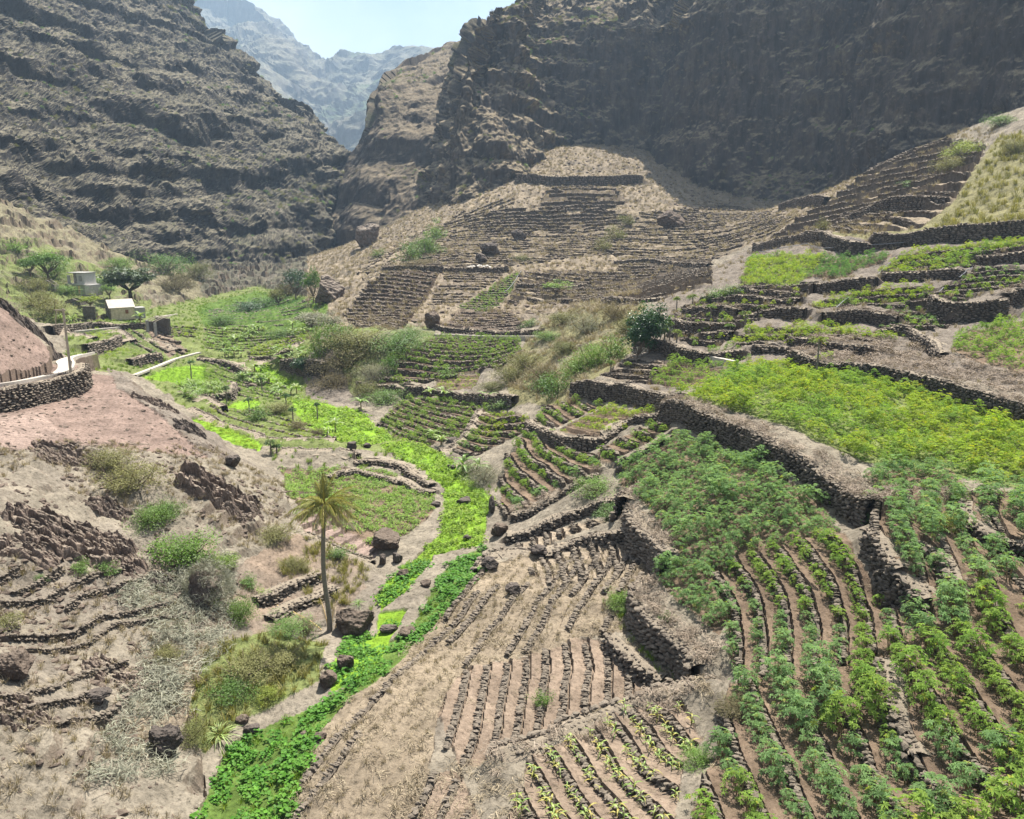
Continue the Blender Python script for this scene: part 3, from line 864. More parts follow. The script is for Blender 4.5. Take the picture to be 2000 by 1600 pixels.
zz_ = np.where(low, np.minimum(zz_, np.maximum(b1 - 1.9, b1 - 1.5 - (b0 - 1) * .25) * np.clip((5 - b0) / 2, 0, 1) + zz_ * np.clip((b0 - 3) / 2, 0, 1)), zz_)
Z[kk_] = zz_
idx = np.arange(NU * NW).reshape(NW, NU)
Q = np.stack([idx[:-1, :-1], idx[:-1, 1:], idx[1:, 1:], idx[1:, :-1]], -1).reshape(-1, 4)
gm = mesh_np('ground', np.stack([GX, GY, Z], -1).reshape(-1, 3), Q, M_ground, TONE.reshape(-1, 3))
ground = obj('ground', gm, kind='structure')


def gz(x, y):
    return samp(Z, x, y)


def gp(px, py, ymin=14):
    """points on the finished ground at picture positions"""
    h = hit(px, py, ymin, Z)
    return h if len(h) > 1 else h[0]


# wide earth sheet under everything out to the horizon
sv = []; 
for r in (12, 60, 200, 430, 900, 2500):
    for k in range(24):
        a = k * math.pi / 12
        sv.append((r * math.sin(a), 20 + r * math.cos(a), -9 - (0 if r < 300 else 0)))
sf = [[i * 24 + k, i * 24 + (k + 1) % 24, (i + 1) * 24 + (k + 1) % 24, (i + 1) * 24 + k] for i in range(5) for k in range(24)]
terr = obj('terrain', mesh_np('terrain', sv, np.array(sf), M_ground, np.broadcast_to(np.array(C_['dry']), (len(sv), 3))), kind='structure')

# ------------------------------------------------------------------ mountains
def net(rows, nu, nv):
    R = [at_y(np.array([a for a, _, _ in r], float), np.array([b for _, b, _ in r], float), np.array([c for _, _, c in r], float)) for r in rows]
    A_ = np.stack(R)                                   # rows, columns, 3
    return catmull(catmull(A_, nv, 0), nu, 1)


def grid_normals(G):
    du = np.gradient(G, axis=1); dv = np.gradient(G, axis=0)
    n = np.cross(du, dv); n /= np.linalg.norm(n, axis=-1, keepdims=True) + 1e-9
    tc = -G.copy(); tc[..., 2] += CAMZ
    s = np.sign((n * tc).sum(-1, keepdims=True)); s[s == 0] = 1
    if np.median((n[..., 2] * s[..., 0])) < 0 and False: s = -s
    return n * s


NETS = []


def net_obj(name, G, mat, kind='structure'):
    NETS.append(G)
    nv, nu = G.shape[:2]
    ix = np.arange(nu * nv).reshape(nv, nu)
    q = np.stack([ix[:-1, :-1], ix[:-1, 1:], ix[1:, 1:], ix[1:, :-1]], -1).reshape(-1, 4)
    return obj(name, mesh_np(name, G.reshape(-1, 3), q, mat), kind=kind)


def strata(G, n, step, amp, tilt=(0.05, 0.02), seed=0, cliff=.35, warp=8):
    s = (G[..., 2] + tilt[0] * G[..., 0] + tilt[1] * G[..., 1] + warp * fbm3(G, .02, 4, seed)) / step
    f = s - np.floor(s)
    tri = np.where(f < cliff, f / cliff, (1 - f) / (1 - cliff))
    a = amp * np.clip(.55 + 2.6 * fbm3(G, .03, 3, seed + 3), .05, 1.5)
    hn = n.copy(); hn[..., 2] *= .25
    on = sm(np.clip((f - .02) / .08, 0, 1)) * sm(np.clip((cliff + .05 - f) / .1, 0, 1))
    return G + hn * (a * (tri - .4))[..., None], on


LM = [
    [(-300, 520, 150), (0, 515, 172), (120, 535, 190), (240, 565, 212), (360, 610, 228), (480, 605, 240), (560, 592, 262), (620, 575, 296), (660, 560, 330), (640, 560, 400)],
    [(-300, 420, 165), (0, 440, 190), (130, 470, 208), (240, 495, 230), (360, 530, 248), (480, 525, 266), (560, 500, 288), (622, 485, 322), (632, 460, 360), (620, 470, 430)],
    [(-300, 310, 185), (0, 350, 212), (130, 375, 235), (260, 400, 262), (380, 430, 283), (480, 430, 303), (570, 420, 325), (630, 400, 350), (645, 380, 400), (630, 390, 470)],
    [(-300, 190, 215), (0, 250, 248), (140, 270, 275), (280, 300, 300), (400, 320, 325), (500, 330, 345), (590, 330, 362), (650, 325, 382), (669, 330, 415), (650, 345, 500)],
    [(-300, 80, 250), (0, 150, 285), (140, 170, 315), (280, 200, 340), (390, 225, 362), (480, 235, 385), (550, 250, 400), (600, 262, 418), (628, 278, 440), (610, 300, 520)],
    [(-300, -30, 290), (0, 60, 325), (130, 80, 355), (250, 110, 380), (350, 130, 402), (420, 150, 425), (480, 170, 440), (530, 195, 455), (558, 212, 475), (545, 235, 560)],
    [(-300, -150, 330), (0, -40, 370), (110, -10, 400), (220, 30, 425), (300, 50, 445), (360, 75, 462), (400, 90, 475), (430, 105, 485), (448, 125, 505), (435, 150, 600)],
    [(-300, -260, 370), (0, -150, 415), (90, -110, 445), (180, -70, 470), (250, -40, 490), (300, -10, 505), (340, 10, 515), (368, 20, 525), (380, 28, 545), (365, 50, 640)],
    [(-300, -380, 420), (0, -280, 465), (70, -240, 495), (130, -200, 515), (190, -160, 535), (240, -130, 550), (280, -110, 560), (310, -90, 570), (325, -80, 590), (310, -60, 700)]]
G = net(LM, 500, 400)
nrm = grid_normals(G)
gl = fbm3(G * np.array([1, 1, .35]), .014, 4, 4.0)
rd = np.abs(fbm3(G * np.array([1, 1, .22]), .011, 4, 12.0))
rd2 = np.abs(fbm3(G * np.array([1, 1, .3]), .034, 3, 15.0))
G = G + nrm * (gl * 16 + rd * -46 + 6 + rd2 * -13 + 2)[..., None]
nrm = grid_normals(G)
G, on = strata(G, nrm, 19.0, 7.5, (-.16, .05), 1.0, .34, 26)
G, on2 = strata(G, nrm, 7.3, 2.1, (-.12, .04), 7.0, .4, 10)
brk = np.clip(fbm3(G, .045, 3, 22.0) * 4 + .5, 0, 1)
G = G + nrm * (fbm3(G, .075, 5, 2.0, .58) * 8.0 + (.3 + 1.5 * on * brk) * (np.abs(fbm3(G * np.array([1, 1, .35]), .22, 3, 6.0)) * -4.6 + .7) + fbm3(G, .35, 3, 4.0) * 1.8 + np.abs(fbm3(G * np.array([1, 1, .5]), .55, 2, 9.0)) * -2.2)[..., None]
net_obj('hill_left', G, M_left)

FM = [
    [(280, 470, 640), (450, 470, 620), (560, 450, 640), (640, 420, 660), (720, 400, 650), (820, 400, 640), (1000, 380, 660)],
    [(270, 300, 800), (450, 330, 760), (560, 330, 780), (640, 330, 800), (720, 300, 790), (820, 300, 780), (1000, 290, 800)],
    [(260, 180, 1020), (430, 200, 960), (550, 215, 930), (630, 250, 980), (710, 230, 960), (800, 220, 940), (1000, 220, 960)],
    [(250, 60, 1260), (400, 90, 1200), (470, 110, 1180), (550, 130, 1100), (640, 175, 1150), (740, 165, 1120), (1000, 160, 1150)],
    [(250, -60, 1500), (370, 2, 1480), (425, 12, 1450), (485, 33, 1430), (556, 88, 1380), (640, 132, 1330), (785, 126, 1280), (1000, 140, 1280)],
    [(250, 0, 1800), (360, 60, 1780), (410, 60, 1750), (480, 80, 1730), (555, 140, 1680), (640, 180, 1630), (785, 170, 1580), (1000, 170, 1580)]]
FM = [([r[0]] + r[1:] if len(r) == 8 else [r[0], r[1], tuple((np.array(r[1]) + np.array(r[2])) / 2), *r[2:]]) for r in FM]
FM = [[(a_, b_, c_ * 1.75) for a_, b_, c_ in r] for r in FM]
G = net(FM, 260, 240)
nrm = grid_normals(G)
fade_top = np.ones((240, 260, 1))
G = G + nrm * ((np.abs(fbm3(G * np.array([1, 1, .5]), .0028, 4, 3.0)) * -230 + 40) + fbm3(G * np.array([1, 1, .6]), .007, 5, 9.0) * 85 + np.abs(fbm3(G, .02, 4, 5.0)) * -60)[..., None] * fade_top
net_obj('hill_far', G, M_far)

SPUR = [
    [(645, 560, 430), (625, 540, 345), (680, 525, 318), (760, 505, 300), (850, 475, 290), (960, 450, 300)],
    [(660, 440, 440), (636, 440, 352), (690, 430, 328), (770, 410, 314), (850, 400, 307), (960, 380, 314)],
    [(690, 350, 450), (662, 355, 362), (720, 345, 341), (790, 340, 330), (860, 330, 323), (970, 310, 332)],
    [(740, 265, 470), (715, 265, 372), (760, 255, 352), (810, 250, 345), (870, 240, 342), (980, 230, 350)],
    [(760, 195, 500), (733, 185, 392), (770, 185, 376), (820, 190, 370), (880, 190, 366), (990, 180, 370)],
    [(790, 165, 540), (765, 145, 425), (800, 140, 408), (840, 145, 400), (890, 145, 395), (1000, 130, 395)],
    [(850, 120, 580), (832, 110, 470), (850, 107, 455), (880, 110, 445), (920, 110, 430), (1010, 100, 430)],
    [(900, 95, 640), (882, 88, 520), (900, 84, 505), (920, 82, 495), (945, 80, 485), (1020, 84, 470)],
    [(910, 130, 720), (900, 115, 640), (910, 110, 620), (930, 110, 600), (955, 110, 590), (1020, 110, 560)]]
G = net(SPUR, 200, 230)
nrm = grid_normals(G)
G, on = strata(G, nrm, 21.0, 5.5, (.15, .0), 21.0, .5, 12)
G = G + nrm * (fbm3(G * np.array([1, 1, .4]), .035, 4, 8.0) * 11 + fbm3(G, .1, 4, 3.0) * 4.2 + np.abs(fbm3(G * np.array([1, 1, .3]), .22, 3, 6.0)) * -3.0)[..., None]
net_obj('cliff_spur', G, M_spur)

CX = [(830, 850, 870, 890, 915, 950, 970, 970), (850, 868, 885, 908, 932, 958, 985, 990), (900, 915, 922, 938, 955, 974, 1000, 1005), (955, 970, 975, 978, 984, 996, 1015, 1020), (1012, 1020, 1012, 1008, 1010, 1016, 1030, 1035), (1060, 1052, 1036, 1026, 1024, 1030, 1042, 1050),
      (1100, 1085, 1060, 1045, 1042, 1046, 1060, 1070), (1160, 1155, 1150, 1150, 1150, 1150, 1150, 1150), (1235, 1235, 1238, 1240, 1240, 1240, 1240, 1240), (1330, 1325, 1325, 1325, 1330, 1330, 1335, 1340), (1450,) * 8, (1560,) * 8, (1650,) * 8, (1760,) * 8, (1880,) * 8, (2000,) * 8, (2300,) * 8]
CY = [(450, 350, 260, 175, 105, 55, 60, 90), (440, 345, 255, 165, 95, 42, 40, 70), (410, 320, 235, 150, 88, 30, 22, 60), (385, 305, 220, 135, 78, 22, 16, 50), (378, 300, 215, 130, 72, 14, 13, 40), (365, 280, 205, 125, 70, 14, 12, 40),
      (345, 258, 200, 125, 70, 40, 10, 40), (335, 260, 205, 130, 75, 48, 9, 40), (365, 300, 225, 140, 75, 45, 2, 30), (395, 325, 235, 145, 70, 20, -30, -20), (415, 335, 235, 140, 40, -50, -100, -180), (412, 345, 235, 135, 30, -60, -120, -200), (385, 320, 220, 120, 20, -70, -130, -220), (325, 270, 190, 100, 0, -90, -150, -250),
      (275, 225, 150, 70, -30, -120, -180, -280), (235, 190, 120, 40, -60, -150, -210, -310), (185, 140, 60, -20, -140, -220, -280, -380)]
CB = (345, 277, 268, 270, 282, 306, 324, 330, 318, 290, 270, 256, 240, 218, 202, 187, 170)
OFF = (0, 6, 12, 17, 22, 30, 75, 130)
NOFF = (0, 12, 25, 38, 49, 58, 84, 130)
rows = [[(CX[j][i], CY[j][i], CB[j] + (NOFF[i] if j in (2, 3) else (NOFF[i] + OFF[i]) / 2 if j in (1, 4) and i < 6 else OFF[i] if not (i >= 6 and j >= 10) else (48, 80)[i - 6]) + (8 * i if j == 0 else 0)) for j in range(17)] for i in range(8)]
G = net(rows, 620, 330)
nrm = grid_normals(G)
fl = np.abs(fbm3(G * np.array([1, 1, .18]), .02, 4, 14.0)) * -34 + 6 + np.abs(fbm3(G * np.array([1, 1, .3]), .05, 3, 19.0)) * -11
G = G + nrm * fl[..., None]
nrm = grid_normals(G)
nose = np.clip((40 - G[..., 0]) / 25, 0, 1)[..., None]
G1, on = strata(G, nrm, 15.0, 1.9, (.07, .0), 31.0, .6, 22)
G2, on = strata(G, nrm, 9.0, 4.2, (.07, .0), 36.0, .55, 9)
G = G1 * (1 - nose) + G2 * nose
G = G + nrm * (fbm3(G * np.array([1, 1, .4]), .06, 4, 18.0) * 7.5 + np.abs(fbm3(G * np.array([1, 1, .22]), .16, 4, 16.0)) * -6.0 + fbm3(G, .3, 3, 11.0) * 2.4 + np.abs(fbm3(G * np.array([1, 1, .4]), .5, 2, 13.0)) * -2.2)[..., None]
net_obj('cliff', G, M_cliff)

UH = [[(1000, 70, 520), (1100, 60, 520), (1200, 60, 520), (1330, 50, 520), (1450, 40, 520)],
      [(1020, 30, 580), (1110, 25, 590), (1210, 20, 590), (1330, 10, 590), (1450, 0, 590)],
      [(1038, -6, 640), (1110, -30, 660), (1220, -60, 670), (1330, -100, 680), (1450, -150, 690)],
      [(1030, 30, 760), (1120, 0, 780), (1220, -30, 800), (1330, -60, 800), (1450, -120, 800)]]
G = net(UH, 90, 50)
nrm = grid_normals(G)
G = G + nrm * (fbm3(G, .03, 4, 3.0) * 12)[..., None]
net_obj('hill_behind_cliff', G, M_spur)
# ------------------------------------------------------------------ stones
def ico(sub):
    import bmesh
    b = bmesh.new(); bmesh.ops.create_icosphere(b, subdivisions=sub, radius=1.0)
    V = np.array([v.co[:] for v in b.verts]); F = np.array([[v.index for v in f.verts] for f in b.faces])
    b.free()
    return V, F


ICO = {k: ico(k) for k in (1, 2, 3, 4, 5)}


def rock_shape(sub, seed, cuts=9, rough=.10, box=.5):
    """broken stone: a ball flattened by random planes, then roughened"""
    r = np.random.default_rng(seed)
    V = ICO[sub][0].copy()
    m = np.max(np.abs(V), axis=1, keepdims=True)
    V = V * (1 - box) + V / m * box
    for _ in range(cuts):
        n = r.normal(size=3); n /= np.linalg.norm(n)
        d = r.uniform(.55, .9)
        s = V @ n - d
        V = V - np.where(s > 0, s * .92, 0)[:, None] * n
    V = V + V * (fbm3(V * 1.0 + 9, 1.7, 3, seed % 50) * rough * 4)[:, None]
    if sub >= 3:
        V = V + V * (np.abs(fbm3(V + 5, 4.0, 3, seed % 40)) * -rough * 1.5 + fbm3(V + 5, 9.0, 2, seed % 40) * rough * .8)[:, None]
    return V, ICO[sub][1]


SLO = [rock_shape(1, 100 + k, 9, .12, .55) for k in range(8)]
SHI = [rock_shape(2, 200 + k, 14, .10, .6) for k in range(6)]
STONE_MESH = [mesh_np('stone', V, F, M_stone, np.broadcast_to(np.array([[.7, 1, 1.3, .85, 1.15, 1.0][k]] * 3), (len(V), 3))) for k, (V, F) in enumerate(SHI)]


class Joiner:
    def __init__(s): s.V = []; s.F = []; s.C = []; s.n = 0

    def add(s, shapes, which, pos, ax, ay, az, tone):
        """place copies: ax, ay, az are (n,3) scaled axes"""
        for k, (V, F) in enumerate(shapes):
            m = np.where(which == k)[0]
            if not len(m): continue
            W = pos[m][:, None] + V[None, :, 0:1] * ax[m][:, None] + V[None, :, 1:2] * ay[m][:, None] + V[None, :, 2:3] * az[m][:, None]
            s.V.append(W.reshape(-1, 3))
            s.F.append((F[None] + (np.arange(len(m)) * len(V))[:, None, None] + s.n).reshape(-1, F.shape[1]))
            s.C.append(np.repeat(np.repeat(tone[m][:, None], 3, 1), len(V), 0))
            s.n += len(m) * len(V)

    def mesh(s, name, mat):
        return mesh_np(name, np.concatenate(s.V), np.concatenate(s.F), mat, np.concatenate(s.C))


def wall_frame(L, nn, step):
    """resample a wall line; foot and crest heights from the finished ground"""
    seg = np.linalg.norm(np.diff(L, axis=0), axis=1)
    s = np.concatenate([[0], np.cumsum(seg)])
    n = max(3, int(s[-1] / step) + 1)
    t = np.linspace(0, s[-1], n)
    X = np.stack([np.interp(t, s, L[:, 0]), np.interp(t, s, L[:, 1])], -1)
    N = np.stack([np.interp(t, s, nn[:, 0]), np.interp(t, s, nn[:, 1])], -1)
    N /= np.linalg.norm(N, axis=1, keepdims=True) + 1e-9
    return t, X, N


def build_wall(w, i):
    L, nn = w['L'], w['n']
    dist = np.median(L[:, 1])
    t, X, N = wall_frame(L, nn, .35 + dist * .004)
    o = .28 + .0065 * dist
    zt = samp(Z, *(X + N * o).T); zb = samp(Z, *(X - N * o).T)
    sm_ = np.ones(5) / 5
    zt = np.convolve(np.pad(zt, 2, 'edge'), sm_, 'valid'); zb = np.convolve(np.pad(zb, 2, 'edge'), sm_, 'valid')
    zt = np.maximum(zt, zb + min(.45, w['h'] * .5)) + min(.12, w['h'] * .1) + w['top'] + fbm2(t * .7, t * 0 + i, 3, 7) * min(.45, w['h'] * .4)
    n = len(t)
    mb = MB()
    face = o * .8
    V = []
    for off, z, bt in ((-face - .16, zb - .5, 0), (-face, zt - .12, 1), (-face + .45, zt, 1), (o + .35, zt - .25, 1)):
        V.append(np.stack([X[:, 0] + N[:, 0] * off, X[:, 1] + N[:, 1] * off, z], -1))
    V = np.stack(V)
    ix = np.arange(4 * n).reshape(4, n)
    q = np.stack([ix[:-1, :-1], ix[:-1, 1:], ix[1:, 1:], ix[1:, :-1]], -1).reshape(-1, 4)
    core = obj('dry_stone_wall', mesh_np('dry_stone_wall', V.reshape(-1, 3), q, M_core, np.ones((4 * n, 3))))
    tag(core, w['label'], 'stone wall', 'dry stone walls between the terraces')
    # stones laid in courses against the core
    det = w['detail']
    sw = {1: .32, 2: .27, 3: .29}[det] * (1 + max(0, dist - 70) * .010)
    sh = sw * .62
    P_, AX, AY, AZ, big = [], [], [], [], []
    hmax = (zt - zb).max()
    T = t[-1]
    for c in range(int(hmax / sh) + 2):
        a = rng.uniform(0, sw)
        while a < T:
            l = sw * rng.uniform(.5, 1.7)
            xx = np.interp(a, t, X[:, 0]); yy = np.interp(a, t, X[:, 1])
            nx = np.interp(a, t, N[:, 0]); ny = np.interp(a, t, N[:, 1])
            b0 = np.interp(a, t, zb); b1 = np.interp(a, t, zt)
            z = b0 - .1 + (c + .5) * sh + rng.uniform(-.12, .12) * sh
            if z < b1 + .04:
                f = np.clip((z - b0) / max(b1 - b0, .2), 0, 1)
                off = -face - .14 * (1 - f) + rng.uniform(-.09, .06)
                P_.append((xx + nx * off, yy + ny * off, z))
                ang = rng.normal(0, .32)
                tx, ty = ny, -nx
                hx = sh * rng.uniform(.38, .78)
                AX.append((tx * l * .55, ty * l * .55, ang * l * .3)); AY.append((nx * .17, ny * .17, 0)); AZ.append((-tx * ang * .3 * hx, -ty * ang * .3 * hx, hx))
            a += l * 1.02
    # cap stones
    for a in np.arange(0, T, sw * .8):
        for off in (-face + .10, -face + .32, -face + .56, -face + .8):
            if rng.random() < .7:
                b1 = np.interp(a, t, zt); nx = np.interp(a, t, N[:, 0]); ny = np.interp(a, t, N[:, 1])
                r = sw * rng.uniform(.28, .5); th = rng.uniform(0, 6.3)
                aa = a + rng.uniform(-.1, .1)
                P_.append((np.interp(aa, t, X[:, 0]) + nx * off, np.interp(aa, t, X[:, 1]) + ny * off, b1 - .02 - max(0, off + face - .3) * .15))
                AX.append((math.cos(th) * r, math.sin(th) * r, 0)); AY.append((-math.sin(th) * r * .8, math.cos(th) * r * .8, rng.normal(0, .03))); AZ.append((0, 0, r * .55))
    P_, AX, AY, AZ = map(np.array, (P_, AX, AY, AZ))
    m = len(P_)
    tone = rng.uniform(.55, 1.35, m)
    rest = np.arange(m)
    if det == 3:
        near = np.argsort(P_[:, 1])[:280]
        rest = np.setdiff1d(rest, near)
        for j in near:
            M = Matrix(((AX[j][0], AY[j][0], AZ[j][0], P_[j][0]), (AX[j][1], AY[j][1], AZ[j][1], P_[j][1]), (AX[j][2], AY[j][2], AZ[j][2], P_[j][2]), (0, 0, 0, 1)))
            so = bpy.data.objects.new('stone', STONE_MESH[int(rng.integers(6))])
            COL.objects.link(so); so.parent = core; so.matrix_local = M
    if len(rest):
        J = Joiner()
        J.add(SLO if det < 3 else SLO, rng.integers(0, 8, len(rest)), P_[rest], AX[rest], AY[rest], AZ[rest], tone[rest])
        obj('loose_stones', J.mesh('loose_stones', M_stone), core, kind='stuff')
    w['crest'] = np.stack([X[:, 0] + N[:, 0] * (-face + .5), X[:, 1] + N[:, 1] * (-face + .5), zt + .02], -1)
    w['N'] = N


for i, w in enumerate(WALLS): build_wall(w, i)

# low stone risers of the terrace rows, one object per riser
RISER = {
    'striped field': 'low stone riser between the striped cassava rows', 'row field': 'low stone riser between the nearest cassava rows', 'soil plot': 'low stone riser across the bare brown soil plot',
    'maize plot': 'low stone riser across the young maize plot', 'upper strip': 'short stone divider in the upper strip of tan beds', 'lower strip': 'short stone divider in the lower strip of tan beds',
    'diagonal terraces': 'low stone riser of the diagonal cassava terraces', 'green corner': 'low stone riser in the small green corner plot', 'narrow plot': 'low stone riser in the narrow sloping plot',
    'bare steps': 'narrow stone step above the tall shelf wall', 'central lower': 'low stone riser in the lower central green plot', 'central right': 'low stone riser in the right central green plot',
    'central upper': 'low stone riser in the upper central green plot', 'dark steps': 'dark stone riser of the steep brown steps', 'dry steps': 'stone riser of the dry grey steps',
    'green steps': 'stone riser of the narrow green steps', 'brown steps': 'stone riser of the brown steps below the green ones', 'long terraces': 'long dry stone riser on the bare mid slope',
    'talus steps': 'rough stone riser on the dry upper slope', 'talus crown steps': 'rough stone riser just below the cliff', 'yellow rows': 'dark stone riser between the yellow cassava rows',
    'right sparse': 'dark stone riser of the sparse right terraces', 'yellow band': 'dark stone riser between the yellow bands', 'middle band': 'dark stone riser of the middle bands',
    'papaya terraces': 'dark stone riser of the papaya terraces', 'stone terraces': 'dark stone riser of the rocky upper right terraces', 'house strips': 'stone riser of the stepped strips below the house',
    'house brown': 'stone riser of the brown steps below the house', 'valley yellow': 'stone riser of the yellow plot behind the path', 'across yellow': 'stone riser of the yellow terraces across the gully',
    'far green steps': 'stone riser of the shaded far green terraces', 'talus left steps': 'rough stone riser on the dry slope below the spur', 'talus right steps': 'rough stone riser on the tan slope below the right cliff',
    'old terraces': 'line of rubble from an old terrace on the near left slope', 'gully beds': 'stone riser of the green beds by the gully wall', 'lower valley beds': 'stone riser of the lower valley beds', 'upper valley beds': 'stone riser of the upper valley beds', 'straw plot': 'thin stony ridge across the dry straw plot', 'dense field': 'low stone riser in the dense cassava field',
}


FAR_RISERS = ('talus steps', 'talus crown steps', 'talus left steps', 'talus right steps', 'stone terraces', 'green steps', 'dry steps', 'brown steps', 'house strips', 'house brown', 'old terraces', 'far green steps', 'straw plot')
BULK = Joiner()


def build_riser(L, nn, h, label, group, bulk=False):
    dist = np.median(L[:, 1])
    t, X, N = wall_frame(L, nn, .3 + dist * .004)
    n = len(t)
    o = .12 + .0052 * dist
    z0 = samp(Z, *(X - N * o).T); z1 = samp(Z, *(X + N * o).T)
    if n > 6:
        z1 = np.convolve(np.pad(z1, 1, 'edge'), np.ones(3) / 3, 'valid'); z0 = np.convolve(np.pad(z0, 1, 'edge'), np.ones(3) / 3, 'valid')
    z1 = np.maximum(z1, z0 + h * .5) + .04 + fbm2(t * 1.1, t * 0 + L[0, 0], 3, 7) * (.16 + h * .22)
    f = o * .75
    J = Joiner()
    # backing earth under the stones
    V = np.stack([np.stack([X[:, 0] + N[:, 0] * q, X[:, 1] + N[:, 1] * q, z], -1) for q, z in ((-f - .05, z0 - .25), (-f, z1 - .03), (-f + .14, z1 - .14))])
    ix = np.arange(3 * n).reshape(3, n)
    q = np.stack([ix[:-1, :-1], ix[:-1, 1:], ix[1:, 1:], ix[1:, :-1]], -1).reshape(-1, 4)
    tri = np.concatenate([q[:, [0, 1, 2]], q[:, [0, 2, 3]]])
    J.V.append(V.reshape(-1, 3)); J.F.append(tri); J.C.append(np.full((3 * n, 3), .8)); J.n = 3 * n
    sw = .135 * (1 + max(0, dist - 45) * .018)
    sh = sw * .66
    k = int(t[-1] / (sw * .95)) + 1
    c = max(1, int(round((z1 - z0).mean() / sh)))
    if dist > 130: c = 1
    A_ = []; 
    for cc in range(c):
        a = np.linspace(0, t[-1], k) + rng.uniform(-.3, .3, k) * sw
        b0 = np.interp(a, t, z0); b1 = np.interp(a, t, z1)
        z = (b1 - sh * .35 if cc == c - 1 else b0 + (cc + .4) * sh) + rng.uniform(-.3, .3, k) * sh
        nx, ny = np.interp(a, t, N[:, 0]), np.interp(a, t, N[:, 1])
        off = -f - rng.uniform(-.06, .10, k)
        pos = np.stack([np.interp(a, t, X[:, 0]) + nx * off, np.interp(a, t, X[:, 1]) + ny * off, z], -1)
        l = sw * rng.uniform(.25, .95, k) ; g = rng.normal(0, .35, k)
        ax = np.stack([ny * l, -nx * l, g * l], -1); ay = np.stack([nx * .13, ny * .13, 0 * nx], -1) * (1 + dist * .008); hz = sh * rng.uniform(.3, .95, k)
        az = np.stack([-ny * g * hz, nx * g * hz, hz], -1)
        keep = (rng.random(k) < .9) & (fbm2(a * .6, a * 0 + L[0, 1], 2, 77) > -.3)
        J.add(SLO, rng.integers(0, 8, k)[keep], pos[keep], ax[keep], ay[keep], az[keep], rng.uniform(.5, 1.35, k)[keep])
    if bulk:
        for V_, F_, C in zip(J.V, J.F, J.C): BULK.V.append(V_); BULK.C.append(C)
        BULK.F.extend(f_ + BULK.n for f_ in J.F); BULK.n += J.n
        return
    o_ = obj('terrace_riser', J.mesh('terrace_riser', M_stone))
    tag(o_, label, 'stone riser', group)


nr = 0
for nm, d in PLOTS.items():
    lab = RISER.get(nm)
    if not lab or d.get('o') is None: continue
    k = np.where(d['mask'])
    if len(k[0]) < 20: continue
    t, a = row_t(d, GX[k], GY[k])
    a0, a1 = a.min(), a.max()
    dist = GY[k].mean()
    st = .3 + dist * .004
    aa = np.arange(a0, a1, st)
    for r in range(int(math.floor(t.min())), int(math.ceil(t.max())) + 1):
        # walk along the row; settle on t == r by a few fixed-point steps
        x = d['o'][0] + d['v'][0] * aa + d['n'][0] * (r * d['spacing'] - d['bend'] * aa ** 2)
        y = d['o'][1] + d['v'][1] * aa + d['n'][1] * (r * d['spacing'] - d['bend'] * aa ** 2)
        for _ in range(4):
            tt, _a = row_t(d, x, y)
            e = np.clip(r - tt, -.5, .5) * d['spacing'] * .8
            x = x + d['n'][0] * e; y = y + d['n'][1] * e
        ok = (y > 13.6) & (y < 420)
        qx, qy = pix(x, np.maximum(y, 5), samp(Z0, x, y))
        ok &= inpoly(qx, qy, d['poly']) & (y >= d['ymin'])
        if nm in ('talus steps', 'talus crown steps', 'talus left steps', 'talus right steps', 'stone terraces', 'long terraces', 'dry steps', 'old terraces', 'straw plot'):
            ok &= fbm2(aa * .09, aa * 0 + r * 7.3, 2, 57) > (-.12 if nm == 'old terraces' else -.02 if nm == 'straw plot' else -.16)
        i = 0
        while i < len(aa):
            if not ok[i]: i += 1; continue
            j = i
            while j < len(aa) and ok[j]: j += 1
            # break long dry risers into stretches
            if (j - i) * st > 1.4:
                L = np.stack([x[i:j], y[i:j]], -1)
                build_riser(L, np.broadcast_to(d['n'], L.shape), d['hs'], lab, 'stone risers of the ' + nm, nm in FAR_RISERS)
                nr += 1
            i = j + 1

tag(obj('terrace_risers', BULK.mesh('terrace_risers', M_stone), kind='stuff'), 'small broken stone risers of the far and old terraces', 'stone risers')
# ------------------------------------------------------------------ scattering by geometry nodes (uncountable growth only)
SRC = {}


def source(name, meshes):
    c = bpy.data.collections.new(name)
    for i, me in enumerate(meshes):
        o = bpy.data.objects.new('%s_%d' % (name, i), me)
        c.objects.link(o)
    SRC[name] = (c, len(meshes))


